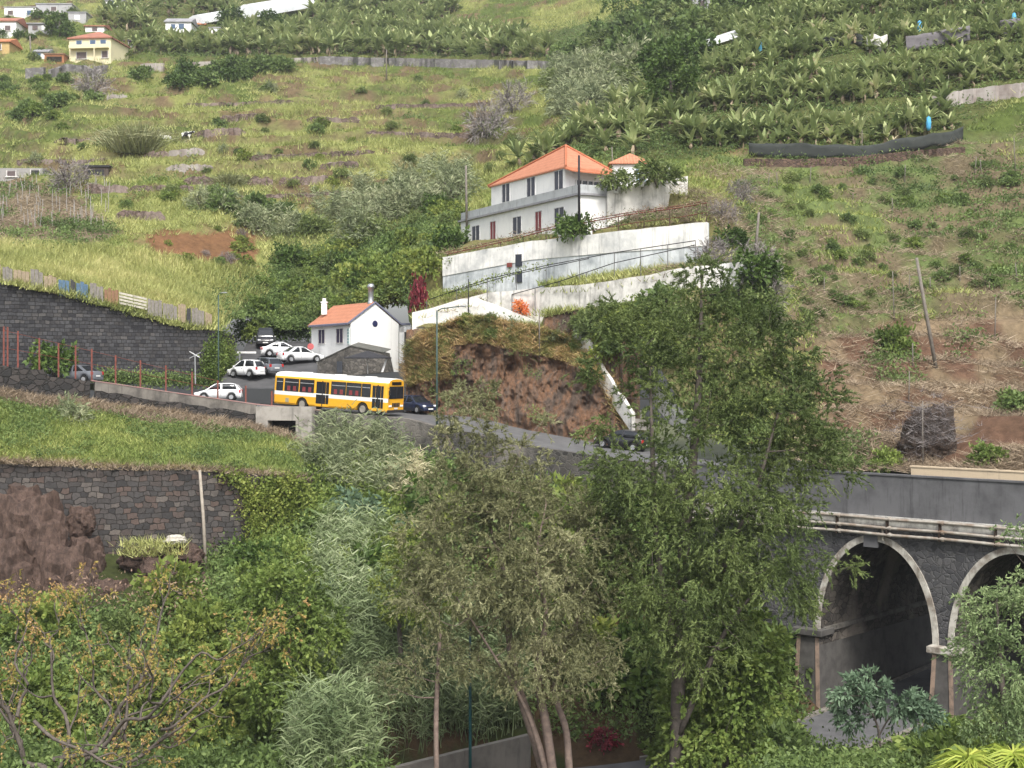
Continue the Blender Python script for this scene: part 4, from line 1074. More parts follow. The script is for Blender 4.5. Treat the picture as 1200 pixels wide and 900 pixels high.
# retaining walls far up
wall('garden_wall', 'low pale garden wall right of the big white house', 'wall', [P(712, 224, 122.6), P(735, 218, 123), P(775, 212, 123.6), P(806, 206, 124.5)], [3, 2.6, 2.6, 2.6], wash2, .25, .05)
for k_, (u_, v_) in enumerate(((722, 222), (752, 214), (783, 207))):
    mb = MB(); mb.box(P(u_, v_ - 4, 122.7), (.4, .4, 1.3)); mb.box(P(u_, v_ - 9, 122.7), (.5, .5, .12)); tag(mb.build('gate_pillar', white, None, world=True, origin=P(u_, v_, 122.7)), ('left', 'middle', 'right')[k_] + ' one of three white pillars on the garden wall', 'pillar')
gst = stonemat('far_wall_stone', [(.16, .15, .15), (.22, .21, .21), (.28, .27, .26)], .7, 1.3, (.12, .115, .11), .06, .4)
wst = plastermat('far_pale_wall', (.36, .33, .31), (.2, .165, .15), .7, .5, .4, (.16, .13, .12))
bst = stonemat('brown_terrace_wall', [(.13, .1, .085), (.2, .15, .13), (.26, .2, .18), (.16, .11, .09)], .6, 1.6, (.07, .05, .04), .07, .6, stain=(.24, .19, .17))
def hill_wall(label, pix, hpx, m, group=None):
    tops = []; us_ = np.arange(pix[0][0], pix[-1][0] + .1, 3.0); rag = group is not None
    for i, u in enumerate(us_):
        v = float(np.interp(u, [a for a, b in pix], [b for a, b in pix])); hh = hpx
        if rag: hh = hpx * .85 * (.6 + .4 * min(1, i / 1.5, (len(us_) - 1 - i) / 1.5)) * (.85 + .3 * float(vnoise(u * .13, v)))
        g = hitA(u, v + hpx); tops.append(g + V0((0, -.2 + (.3 * float(vnoise(u * .09 + 3, v)) if rag else 0), hh / F * g.y)))
    return wall('terrace_wall', label, 'wall', tops, hpx / F * tops[0].y + 1.2, m, .5, .12 if rag else .06, group, step=3)
hill_wall('grey block wall at upper left below the tiny white hut', [(30, 80), (55, 79)], 12, gst)
hill_wall('grey stone wall with curved top under the yellow villa', [(60, 82), (78, 75), (100, 77), (112, 84)], 10, gst)
hill_wall('grey terrace walling below the yellow villa, right end', [(110, 78), (126, 76)], 9, gst)
hill_wall('pale stretch of wall under the upper banana plants, left part', [(165, 75), (192, 74)], 7, wst)
hill_wall('long pale stone wall under the upper banana plants', [(215, 73), (300, 70), (380, 67)], 5, wst)
hill_wall('pale grey stone wall under the upper banana plants, right end', [(375, 66), (450, 68), (560, 70), (642, 72)], 9, gst)
HW = [('white topped ruined wall fragment on the upper left hill', [(125, 110), (150, 109)], 5, wst), ('brownish terrace wall fragment left of the big grass clump', [(66, 161), (112, 162)], 7, bst),
      ('pale wall fragment in the middle of the left hill, just below the goats', [(198, 173), (241, 172)], 11, wst), ('brown wall fragment beside the pale one below the goats', [(168, 177), (198, 175)], 9, bst),
      ('rubble terrace wall right of the goats', [(228, 153), (258, 149), (290, 150)], 9, bst), ('orange brown terrace wall beside the bare grey bush', [(100, 216), (152, 215)], 11, bst),
      ('broken brown wall continuing right of the orange brown one', [(152, 216), (228, 216)], 8, bst), ('grey wall fragment above the broken brown wall', [(195, 192), (250, 191)], 9, wst),
      ('wall fragment in the grass right of the middle of the left hill', [(215, 205), (253, 204)], 13, bst), ('longer terrace wall on the right half of the left hill', [(290, 206), (322, 205)], 13, bst),
      ('terrace wall reaching toward the white house', [(327, 206), (396, 204)], 12, bst), ('short wall above the reaching terrace wall', [(375, 190), (420, 188)], 8, bst),
      ('brown earth wall high on the left hill', [(255, 135), (300, 132)], 8, bst), ('brown earth wall high up near the two grey bushes', [(360, 136), (420, 137)], 7, bst),
      ('long low terrace line running right of the golden middle slope', [(250, 229), (330, 227), (425, 222)], 5, bst), ('thin brown terrace line above the wall reaching toward the white house', [(290, 181), (360, 179), (440, 174)], 6, bst),
      ('thin terrace line left of the huge pale grass clump', [(20, 186), (90, 187), (128, 184)], 5, bst), ('thin terrace line high up right of the ruined wall fragment', [(215, 121), (280, 119), (345, 116)], 5, bst),
      ('thin terrace line left of the lower bare grey bush', [(430, 152), (480, 154), (550, 156)], 6, bst), ('thin terrace line left of the upper bare grey bush', [(440, 122), (500, 121), (580, 119)], 5, bst),
      ('low brown wall over the reddish bank', [(140, 245), (196, 247)], 12, bst)]
for h_ in HW: hill_wall(*h_, group='old terrace walls on the left hillside')
hill_wall('stained concrete wall below the right banana rows', [(1092, 112), (1140, 104), (1200, 97), (1260, 92)], 17, wst)
hill_wall('low rubble footing under the black net', [(872, 186), (940, 187), (1000, 184), (1060, 178), (1130, 172)], 8, stonemat('brown_footing', [(.12, .08, .06), (.18, .12, .09), (.1, .07, .055)], .5, 1.8, (.05, .035, .03), .07, .7))
# ------------------------------------------------------------------ plants
def unit(a): return a / np.maximum(np.linalg.norm(a, axis=-1, keepdims=True), 1e-9)
def leaves(C, D, L, Wd, rng, nrm=None):
    """kite shaped leaves from base points C along D"""
    n = len(C); D = unit(D)
    r = rng.normal(size=(n, 3)) if nrm is None else nrm + rng.normal(size=(n, 3)) * .35
    sd = unit(np.cross(D, r)); up = np.cross(sd, D)
    L = np.broadcast_to(L, (n,))[:, None]; Wd = np.broadcast_to(Wd, (n,))[:, None]
    a = C; b = C + D * L * .45 + sd * Wd / 2; c = C + D * L - up * L * .1; d = C + D * L * .45 - sd * Wd / 2
    V = np.stack([a, b, c, d], 1).reshape(-1, 3)
    return V, np.arange(4 * n).reshape(n, 4)
def blades(C, D, L, Wd, bend, rng, seg=2):
    """grass or reed blades: tapering strips that bow over"""
    n = len(C); D = unit(D)
    h = np.stack([np.cos(a := rng.random(n) * 2 * np.pi), np.sin(a), np.zeros(n)], 1)
    sd = unit(np.cross(D, h + np.array([.01, .02, .3]))); out = unit(np.cross(sd, np.array([0, 0, 1.]))) ; out *= np.sign((out * D).sum(1, keepdims=True) + 1e-6)
    L = np.broadcast_to(L, (n,))[:, None]; Wd = np.broadcast_to(Wd, (n,))[:, None]; bend = np.broadcast_to(bend, (n,))[:, None]
    if seg == 1:
        V = np.stack([C - sd * Wd / 2, C + sd * Wd / 2, C + D * L + out * L * bend], 1).reshape(-1, 3)
        return V, np.arange(3 * n).reshape(n, 3)
    m = C + D * L * .6 + out * L * bend * .25; tpt = C + D * L * (1 - .35 * bend) + out * L * bend - np.array([0, 0, 1.]) * L * bend * .35
    V = np.stack([C - sd * Wd / 2, C + sd * Wd / 2, m + sd * Wd * .4, m - sd * Wd * .4, tpt], 1).reshape(-1, 3)
    i = np.arange(n)[:, None] * 5
    return V, [np.hstack([i, i + 1, i + 2, i + 3]), np.hstack([i + 3, i + 2, i + 4])]
def merge(parts):
    V = []; F3 = []; F4 = []; o = 0
    for v, f in parts:
        V.append(v)
        for g in (f if isinstance(f, list) else [f]):
            (F3 if g.shape[1] == 3 else F4).append(g + o)
        o += len(v)
    Fs = []
    if F4: Fs.append(np.concatenate(F4))
    if F3: Fs.append(np.concatenate(F3))
    return np.concatenate(V), Fs
G_YEL = leafmat('dry_grass_blades', [(0, (.088, .108, .031)), (.4, (.162, .178, .06)), (.75, (.24, .24, .094)), (1, (.325, .295, .148))], .25, .12)
G_GRN = leafmat('green_grass_blades', [(0, (.05, .072, .02)), (.45, (.105, .135, .036)), (.8, (.18, .192, .058)), (1, (.26, .25, .1))], .25, .12)
G_WEED = leafmat('weed_leaves', [(0, (.03, .046, .017)), (.5, (.066, .098, .03)), (1, (.13, .168, .055))], .3, .2)
G_STRAW = leafmat('straw', [(0, (.065, .05, .036)), (.5, (.135, .105, .072)), (1, (.24, .195, .14))], .15, .3)
L_DARK = leafmat('dark_leaves', [(0, (.016, .028, .008)), (.5, (.036, .062, .014)), (1, (.075, .11, .026))], .25, .4)
L_BRIGHT = leafmat('bright_leaves', [(0, (.036, .056, .014)), (.5, (.082, .117, .028)), (1, (.17, .2, .055))], .35, .4)
L_YEL = leafmat('yellow_green_leaves', [(0, (.04, .06, .013)), (.5, (.092, .12, .027)), (1, (.18, .195, .05))], .35, .5)
L_OLIVE = leafmat('olive_feathery_leaves', [(0, (.036, .04, .018)), (.4, (.08, .084, .04)), (.75, (.14, .142, .072)), (1, (.24, .23, .14))], .3, .35)
L_OLIVE2 = leafmat('mossy_feathery_leaves', [(0, (.026, .04, .012)), (.4, (.06, .082, .026)), (.75, (.108, .135, .045)), (1, (.19, .21, .085))], .3, .35)
L_GREY = leafmat('grey_green_leaves', [(0, (.05, .065, .033)), (.5, (.12, .14, .075)), (1, (.25, .255, .16))], .25, .4)
L_REED = leafmat('reed_leaves', [(0, (.045, .066, .028)), (.5, (.115, .145, .07)), (1, (.25, .275, .17))], .3, .5)
L_DRYREED = leafmat('dry_cane_leaves', [(0, (.15, .14, .08)), (.5, (.26, .24, .15)), (1, (.38, .34, .24))], .2, .5)
L_BANANA = leafmat('banana_leaves', [(0, (.05, .07, .026)), (.35, (.11, .138, .054)), (.7, (.19, .215, .096)), (.9, (.29, .29, .165)), (1, (.36, .31, .22))], .3, .25)
L_AUT = leafmat('autumn_leaves', [(0, (.1, .1, .022)), (.4, (.17, .145, .04)), (.7, (.24, .155, .065)), (1, (.29, .18, .105))], .35, .9)
L_GREYTWIG = leafmat('bare_grey_twigs', [(0, (.05, .042, .042)), (.5, (.095, .085, .082)), (1, (.16, .145, .14))], .0, .5)
L_RED = leafmat('bougainvillea_petals', [(0, (.045, .012, .014)), (.6, (.12, .018, .026)), (1, (.24, .03, .045))], .3, .9)
L_ORANGE = leafmat('orange_leaves', [(0, (.35, .06, .02)), (1, (.62, .16, .05))], .3, .9)
L_BLUEG = leafmat('bluish_leaves', [(0, (.03, .05, .03)), (.5, (.065, .1, .06)), (1, (.13, .18, .115))], .3, .5)
bark_g = mat('grey_bark', (.13, .11, .095), .9, col2=(.07, .058, .05), scale=5, bumps=.5)
bark_p = mat('pinkish_bark', (.24, .18, .15), .9, col2=(.13, .1, .085), scale=4, bumps=.5)

def samp_lobes(lobes, n, rng, inner=.35):
    vol = np.array([l[1] * l[2] * l[3] * (l[4] if len(l) > 4 else 1) for l in lobes]) ** .8
    idx = rng.choice(len(lobes), n, p=vol / vol.sum())
    c = np.array([tuple(l[0]) for l in lobes])[idx]; r = np.array([[l[1], l[2], l[3]] for l in lobes])[idx]
    d = unit(rng.normal(size=(n, 3))); q = (inner ** 3 + (1 - inner ** 3) * rng.random(n)) ** (1 / 3)
    return c + d * r * q[:, None], d, c
def lobe(u, v, D, rpx, rpy, dk=1.0):
    """ellipsoid crown mass with a real depth"""
    return (P(u, v, D), rpx / F * D, rpx / F * D * dk, rpy / F * D)
def grow(trunks, targets, rng, r0=.05, sag=.15, tipr=.012, maxr=.14):
    """limbs from the trunks to every clump"""
    mb = MB(); nodes = []; nr = []
    for pts, rad in trunks:
        pp = spline(pts, 6); rr = np.interp(np.linspace(0, 1, len(pp)), np.linspace(0, 1, len(rad)), rad)
        mb.tube(pp, list(rr), 8)
        for p, r in list(zip(pp, rr))[len(pp) // 4:]: nodes.append(tuple(p)); nr.append(r)
    nodes = np.array(nodes); nr = np.array(nr)
    order = np.argsort([np.min(((nodes - t) ** 2).sum(1)) for t in targets])
    for i in order:
        t = targets[i]; dv = t - nodes; d = np.sqrt((dv ** 2).sum(1)); cost = d + np.maximum(0, -dv[:, 2]) * 1.2 + np.maximum(0, .25 * d - dv[:, 2]) * .5
        k = int(np.argmin(cost)); a = Vector(nodes[k]); b = Vector(t); L = (b - a).length
        if L < .15: continue
        m = a.lerp(b, .5) + Vector((rng.normal() * .08 * L, rng.normal() * .08 * L, -sag * L * .5 + rng.normal() * .05 * L))
        r = min(nr[k] * .7, max(r0 * .5, .018 * L + .012), maxr); pp = spline([a, m, b], 3)
        rr = np.linspace(r, tipr, len(pp)); mb.tube(pp, list(rr), 5, caps=False)
        nodes = np.vstack([nodes, [tuple(p) for p in pp[2:]]]); nr = np.concatenate([nr, rr[2:]])
    return mb
def sprays(Cs, outd, rng, twigs=7, per=9, tl=.9, L=.25, Wd=.05, droop=.5, spread=.8):
    """feathery clumps: twigs that splay out and hang, leaves along them"""
    n = len(Cs); T = n * twigs
    base = np.repeat(Cs, twigs, 0) + rng.normal(size=(T, 3)) * tl * .22
    d = unit(np.repeat(outd, twigs, 0) * .7 + rng.normal(size=(T, 3)) * spread); ln = tl * rng.uniform(.5, 1.2, T)
    s = rng.random((T, per)); s = .1 + .9 * s
    pos = base[:, None] + d[:, None] * (ln[:, None] * s)[..., None] + np.array([0, 0, -1.]) * (droop * ln[:, None] * s ** 2)[..., None]
    ld = d[:, None] + rng.normal(size=(T, per, 3)) * .42 + np.array([0, 0, -1.]) * (droop * 1.2 * s)[..., None]
    return leaves(pos.reshape(-1, 3), ld.reshape(-1, 3), L * rng.uniform(.6, 1.3, T * per), Wd * rng.uniform(.7, 1.3, T * per), rng)
def tree(name, label, base, trunks, lobes, leafm, barkm, nclump=150, group=None, cat='tree', inner=.35, seed=1, extra=None, **kw):
    rng = np.random.default_rng(seed)
    t = thing(name, label, cat, base, group=group)
    Cs, d, c = samp_lobes(lobes, nclump, rng, inner)
    mb = grow(trunks, Cs[: min(nclump, 260)], rng); mb.build('trunk', barkm, t, True, world=True)
    out = unit(Cs - np.mean([tuple(l[0]) for l in lobes], 0) + d * 1.2)
    V, Fq = sprays(Cs, out, rng, **kw)
    me = np_mesh('crown', V - np.array(tuple(base)), Fq, leafm); link_mesh('crown', me, t)
    return t
def bush_mesh(name, leafm, n=900, L=.28, Wd=.13, seed=1, flat=.75, droop=.3, stems=True, spread=.9, clumps=60):
    """unit bush, about one metre in radius, standing on the ground"""
    rng = np.random.default_rng(seed)
    d = unit(rng.normal(size=(clumps, 3))); d[:, 2] = np.abs(d[:, 2]) * 1.1 - .12; d = unit(d)
    r = rng.uniform(.45, 1.02, clumps) * (.8 + .4 * rng.random(clumps))
    Cs = d * r[:, None] * np.array([1, 1, flat * 1.2]) + np.array([0, 0, .12])
    tw = 5; per = max(2, n // (clumps * tw))
    V, Fq = sprays(Cs, d, rng, tw, per, .42, L, Wd, droop, spread)
    Fs = [Fq]; mi = np.zeros(len(Fq), np.int32)
    mb = MB()
    for k in range(7):
        a = rng.random() * 6.28; mb.tube([(0, 0, -.3), (.25 * math.cos(a), .25 * math.sin(a), .3), (.6 * math.cos(a), .6 * math.sin(a), .75 * flat)], [.05, .035, .012], 4, caps=False)
    sv_ = np.array([tuple(p) for p in mb.v]); sf = np.array(mb.f)
    V = np.vstack([V, sv_]); Fs.append(sf + len(V) - len(sv_)); mi = np.concatenate([mi, np.ones(len(sf), np.int32)])
    return np_mesh(name, V, Fs, [leafm, bark_g], midx=mi)
def plant(me, name, label, cat, p, s, group=None, rz=None, sz=None):
    o = bpy.data.objects.new(name, me); COL.objects.link(o)
    o.location = p; o.rotation_euler = (0, 0, random.uniform(0, 6.28) if rz is None else rz)
    o.scale = (s, s, sz or s * random.uniform(.85, 1.2))
    return tag(o, label, cat, group)

# ---- hillside grass and weeds
def scatA(n, poly=None, dmax=330, rng=RNG, ur=(-60, 1260)):
    u = rng.uniform(*ur, n); a = dB(u); D = a + (dmax - a) * rng.random(n) ** 1.7
    x = (u - 600) / F * D; z = zA(x, D); v = HOR - F * (z - CAMZ) / D
    return np.stack([x, D, z], 1), u, v
def tufts(p, rng, per, L, Wd, bend=.35, lean=.35, rad=.25, seg=1):
    n = len(p); B = np.repeat(p, per, 0); m = len(B)
    B = B + np.stack([rng.normal(size=m) * rad, rng.normal(size=m) * rad, np.full(m, -.05)], 1)
    D = np.stack([rng.normal(size=m) * lean, rng.normal(size=m) * lean, np.ones(m)], 1)
    Lr = np.repeat(np.broadcast_to(L, (n,)), per) * rng.uniform(.5, 1.25, m)
    return blades(B, D, Lr, Wd * rng.uniform(.6, 1.4, m), bend * rng.uniform(.2, 1.4, m), rng, seg)
def stuff(name, label, V, Fq, m):
    return tag(link_mesh(name, np_mesh(name, V, Fq, m)), label, None, None, 'stuff')
def clear_house(u, v, D):
    """False where a building or road stands"""
    hs = inpoly(u, v, [(535, 300), (535, 250), (690, 218), (770, 235), (770, 262)]) & (D > 121) & (D < 147)
    h2 = inpoly(u, v, [(355, 450), (360, 370), (490, 360), (490, 450)]) & (D < 137)
    return ~(hs | h2)
p, u, v = scatA(92000, dmax=470)
zn = zones(u + RNG.normal(size=len(u)) * 6, v + RNG.normal(size=len(u)) * 4)
ok = clear_house(u, v, p[:, 1]) & (v > -30) & (v < 560); D = p[:, 1]
n1v = fbm(p[:, 0] * .07 + 5, D * .05, 4); n2v = fbm(p[:, 0] * .25 + 3, D * .2 + 9, 3)
isd = zn == 0
nearwall = np.zeros(len(u), bool)
for us_, Ds_, zt_, zb_, off in _cw:
    dd_ = D - np.interp(u, us_, Ds_); nearwall |= (u > us_[0]) & (u < us_[-1]) & (dd_ > -.9) & (dd_ < .5)
ok &= ~nearwall
yel = ok & ((isd & (n1v < .5) & (n2v > .33)) | (zn == ZI['field']) | ((zn == ZI['terrace']) & (n1v < .4)))
grn = ok & ~yel & ((isd & (n2v > .36)) | (zn == ZI['canes']) | (zn == ZI['canes2']) | (zn == ZI['terrace']) | ((zn == ZI['weeds']) & (n2v > .42) & (n1v > .5)))
wee = ok & ~yel & ~grn & ((isd & (n2v > .3)) | (zn == ZI['gully']) | (zn == ZI['ravine']) | ((zn == ZI['weeds']) & (n2v > .4)) | ((zn == ZI['vines']) & (n2v > .5)) | (zn == ZI['farbananas']) | (zn == ZI['farbananas2']) | (zn == ZI['bananas']) | ((zn == ZI['soil']) & (n2v > .66)))
srw = ok & (((zn == ZI['soil']) & (n2v > .38)) | ((zn == ZI['weeds']) & (n2v < .46)) | ((zn == ZI['vines']) & (n2v < .45)) | ((zn == ZI['terrace']) & (n2v < .42)))
rg = np.random.default_rng(21)
sz = 1 + (D - 120) / 260
V, Fq = merge([tufts(p[yel], rg, 8, .62 * sz[yel], .085, .5, .35, .38)]); stuff('dry_grass', 'yellowish long grass over the left hillside', V, Fq, G_YEL)
V, Fq = merge([tufts(p[grn], rg, 7, .5 * sz[grn], .09, .5, .45, .4)]); stuff('green_grass', 'green grass patches over the hillside', V, Fq, G_GRN)
def weedleaves(p, rng, per, L, rad, h):
    n = len(p); B = np.repeat(p, per, 0); m = len(B)
    B = B + np.stack([rng.normal(size=m) * rad, rng.normal(size=m) * rad, np.abs(rng.normal(size=m)) * np.repeat(np.broadcast_to(h, (n,)), per)], 1)
    return leaves(B, rng.normal(size=(m, 3)) + np.array([0, -.3, .5]), L * rng.uniform(.6, 1.4, m), L * .5, rng)
V, Fq = weedleaves(p[wee], rg, 11, .3, .42, .32 * sz[wee]); stuff('weeds', 'low leafy green weeds over the hillside terraces', V, Fq, G_WEED)
V, Fq = tufts(p[srw], rg, 9, .75, .05, .8, 1.6, .5); stuff('straw_litter', 'dead vines and straw lying on the right hand slope', V, Fq, G_STRAW)
# the field above the wall and the terrace in front of the road
pf, u, v = scatA(16000, rng=rg, dmax=160, ur=(-60, 330)); k = inpoly(u, v, ZONE['field']) & (pf[:, 1] > dB(u) + 1.5)
V, Fq = tufts(pf[k], rg, 9, .85, .07, .45, .3, .3); stuff('field_grass', 'tall pale grass in the field above the basalt retaining wall', V, Fq, G_YEL)
i = rg.integers(0, len(VT), 9000); q = VT[i] + rg.normal(size=(9000, 3)) * np.array([.3, .3, 0])
tb = (np.repeat(tt2 := np.linspace(0, 1, 40), 150))[i]; nz = fbm(q[:, 0] * .3, q[:, 1] * .3)
st = (tb + (nz - .5) * .6 > .84) | (tb < .04)
V, Fq = tufts(q[~st], rg, 9, .38, .05, .5, .5, .2); stuff('terrace_grass', 'short green grass on the terrace in front of the road', V, Fq, G_GRN)
V, Fq = tufts(q[st], rg, 11, .55, .05, .7, .9, .25); stuff('dead_stalks', 'dry beige stalks along the foot of the road parapet', V, Fq, G_STRAW)
V, Fq = weedleaves(q[(nz > .52) & ~st], rg, 8, .2, .25, .16); stuff('terrace_weeds', 'leafy weeds on the grassy terrace', V, Fq, G_WEED)
# cliff brow and face
ct_ = np.concatenate([CLIFF[62:].reshape(-1, 3), CLIFF[30:62, :50].reshape(-1, 3)]); i = rg.integers(0, len(ct_), 4200)
V, Fq = tufts(ct_[i] + np.array([0, -.1, 0]), rg, 9, .45, .045, .8, .8, .25); stuff('cliff_grass', 'dry orange grass hanging over the rock cut', V, Fq, leafmat('rusty_grass', [(0, (.05, .075, .02)), (.4, (.12, .12, .04)), (.65, (.22, .15, .07)), (1, (.3, .22, .11))], .2, .5))
ct_ = CLIFF[8:84].reshape(-1, 3); i = rg.integers(0, len(ct_), 2200); q = ct_[i]; k = fbm(q[:, 0] * .5, q[:, 2] * .5) > .63
V, Fq = weedleaves(q[k] + np.array([0, -.15, 0]), rg, 10, .16, .22, .15); stuff('cliff_weeds', 'green weeds clinging to the rock cut', V, Fq, G_WEED)

# ---- banana plants
def banana_mesh(name, seed, s=1.):
    rng = np.random.default_rng(seed); mb = MB(); h = rng.uniform(.85, 1.25) * s
    mb.tube([(0, 0, -.4), (0, 0, h * .5), (.05, 0, h)], [.17, .13, .08], 6, 1)
    nl = rng.integers(10, 14)
    for k in range(nl + 6):
        suck = k >= nl; so_ = Vector((.55 * math.cos(seed), .55 * math.sin(seed), 0)) if suck else Vector()
        az = 2.4 * k + rng.uniform(-.3, .3); el = rng.uniform(.5, 1.3) if k > 2 else rng.uniform(1.2, 1.5); ln = rng.uniform(1.5, 2.3) * s; w = rng.uniform(.42, .6) * s
        d = Vector((math.cos(az), math.sin(az), 0)); sd_ = Vector((-d.y, d.x, 0)); p = so_ + Vector((0, 0, h * (.25 if suck else .95))); rings = []; ln *= .7 if suck else 1
        for j in range(7):
            t = j / 6; wj = w * .5 * math.sin(math.pi * min(1, (t * .92 + .06)) ** .8) + .02
            fold = .25
            rings.append([p + sd_ * wj + Vector((0, 0, -wj * fold)), p, p - sd_ * wj + Vector((0, 0, -wj * fold))])
            e = el - t * 1.05 * (1.35 - el * .45); p = p + (d * math.cos(e) + Vector((0, 0, math.sin(e)))) * ln / 6
        mb.loft(rings, 0, False)
    for k in range(3):
        az = rng.uniform(0, 6.28); d = Vector((math.cos(az), math.sin(az), 0)); sd_ = Vector((-d.y, d.x, 0)); a = Vector((0, 0, h * .9))
        mb.loft([[a + d * .1 + sd_ * .08, a + d * .1 - sd_ * .08], [a + d * .42 + sd_ * .16 - Vector((0, 0, .5)), a + d * .42 - sd_ * .16 - Vector((0, 0, .5))], [a + d * .38 + sd_ * .05 - Vector((0, 0, h * .85)), a + d * .38 - sd_ * .05 - Vector((0, 0, h * .85))]], 2, False)
    return mb.mesh(name, [L_BANANA, mat('banana_stem', (.2, .17, .09), .8, col2=(.11, .085, .05), scale=4), G_STRAW])
BAN = [banana_mesh('banana_plant', 100 + k) for k in range(7)]
def banana_at(p, s, label, group): return plant(BAN[random.randrange(7)], 'banana_plant', label, 'banana plant', p, s, group)
def rowpts(pix, spacing, rows, back, rng):
    """stems along a line drawn over the hillside, and rows behind it"""
    out = []
    base = [hitA(u, v) for u, v in pix]
    for r in range(rows):
        for q in resample(base, spacing):
            x = q.x + rng.normal() * .45; y = q.y + r * back + rng.normal() * .45
            out.append(Vector((x, y, float(zA(x, y)) - .1)))
    return out
rb = np.random.default_rng(5)
lab = 'banana plant in the %s on the right hand hill'
rowsdef = [([(812, 172), (880, 171), (940, 169), (1000, 169), (1060, 163), (1110, 150)], 1.0, 3, 1.6, 'lowest row above the black shade net'),
           ([(800, 136), (860, 128), (930, 122), (1000, 118), (1060, 112), (1130, 104), (1215, 92)], 1.05, 5, 1.5, 'second terrace row from the bottom'),
           ([(820, 98), (880, 82), (960, 66), (1040, 59), (1120, 52), (1215, 44)], 1.15, 6, 1.6, 'third terrace row from the bottom'),
           ([(872, 56), (940, 36), (1010, 22), (1100, 14), (1215, 6)], 1.3, 9, 2.1, 'topmost rows')]
allb = []
for pix, sp, rw, bk, nm in rowsdef:
    for r_ in range(rw):
        for q in rowpts([(u_, v_) for u_, v_ in pix], sp, 1, bk, rb):
            y_ = q.y + r_ * bk; allb.append((Vector((q.x, y_, float(zA(q.x, y_)) - .1)), rb.uniform(.66, 1.14), lab % nm, 'banana plants on the right hand hill'))
cl = [(rb.uniform(596, 815), rb.uniform(104, 198)) for _ in range(500)]
cl = [c for c in cl if inpoly(c[0], c[1], [(596, 198), (625, 176), (664, 160), (715, 132), (745, 108), (812, 104), (820, 130), (815, 172), (760, 176), (745, 186), (690, 182), (640, 196)])][:110]
for u_, v_ in cl: allb.append((hitA(u_, v_, 140), rb.uniform(.9, 1.35), 'banana plant in the clump just above the big white house', 'banana plants above the white house'))
for pix, sp, rw in (([(150, 70), (205, 66), (300, 62), (400, 62), (520, 63), (640, 66)], 2.0, 1), ([(400, 50), (500, 48), (610, 52)], 2.4, 1)):
    for q in rowpts(pix, sp, rw, 3, rb): allb.append((q, rb.uniform(1.3, 1.7), 'far banana plant above the pale stone wall on the left hill', 'banana plants on the upper left hill'))
allb.sort(key=lambda a: a[0].y / a[1])
for q, s_, l_, g_ in allb[:298]: banana_at(q, s_, l_, g_)
def grove(name, label, pts):
    vv = []; ff = []; mm = []; o_ = 0; qs = []; ms = []; cs = []
    for me in BAN:
        co = np.empty(len(me.vertices) * 3); me.vertices.foreach_get('co', co); cs.append(co.reshape(-1, 3))
        qs.append(np.array([list(pl.vertices) for pl in me.polygons if len(pl.vertices) == 4])); ms.append(np.array([pl.material_index for pl in me.polygons if len(pl.vertices) == 4]))
    for g, s in pts:
        k = rb.integers(0, len(BAN)); a = rb.uniform(0, 6.28)
        R = np.array([[math.cos(a), -math.sin(a), 0], [math.sin(a), math.cos(a), 0], [0, 0, 1]])
        vv.append(cs[k] @ R.T * s + np.array(tuple(g))); ff.append(qs[k] + o_); mm.append(ms[k]); o_ += len(cs[k])
    me = np_mesh(name, np.concatenate(vv), [np.concatenate(ff)], list(BAN[0].materials), midx=np.concatenate(mm))
    return tag(link_mesh(name, me), label, None, None, 'stuff')
grove('banana_grove', 'more banana plants crowding the rows farther up the plantations', [(q, s_) for q, s_, l_, g_ in allb[298:]])
far_pts = []
while len(far_pts) < 480:
    u_ = rb.uniform(105, 640); v_ = rb.uniform(0, 66)
    if (183 < u_ < 264 and 18 < v_ < 56) or (282 < u_ < 366 and v_ < 34): continue
    if inpoly(u_, v_, ZONE['farbananas']) or inpoly(u_, v_, ZONE['farbananas2']): far_pts.append((hitA(u_, v_, 200), rb.uniform(1.3, 1.8)))
grove('banana_grove', 'distant banana plantation filling the upper left slope', far_pts)

# ---- bushes on the hill
B_DARK = bush_mesh('dark_bush', L_DARK, 1500, .26, .13, 1); B_BRI = bush_mesh('bright_bush', L_BRIGHT, 1500, .26, .14, 2); B_YEL = bush_mesh('yellow_bush', L_YEL, 1400, .25, .13, 3)
B_GREY = bush_mesh('grey_bush', L_GREY, 1300, .34, .06, 4, 1.0); B_TWIG = bush_mesh('bare_bush', L_GREYTWIG, 1300, .4, .03, 5, 1.1, .0); B_OLV = bush_mesh('olive_bush', L_OLIVE2, 1500, .28, .08, 6)
B_BLUE = bush_mesh('bluish_bush', L_BLUEG, 1200, .3, .12, 7); B_WEED = bush_mesh('leafy_bush', G_WEED, 1400, .28, .15, 8)
_r = np.random.default_rng(90); _n = 1500
_B = np.stack([_r.normal(size=_n) * .35, _r.normal(size=_n) * .35, np.zeros(_n)], 1); _D = np.stack([_B[:, 0] * 1.3 + _r.normal(size=_n) * .4, _B[:, 1] * 1.1 + _r.normal(size=_n) * .25, np.ones(_n)], 1)
_V, _F = blades(_B, _D, _r.uniform(.7, 1.5, _n), .03, _r.uniform(.1, .6, _n), _r, 2)
B_CLUMP = np_mesh('grass_clump', _V, _F, leafmat('pampas_blades', [(0, (.06, .07, .035)), (.5, (.14, .15, .075)), (1, (.24, .23, .14))], .2, .3))
rs_ = np.random.default_rng(8); random.seed(11)
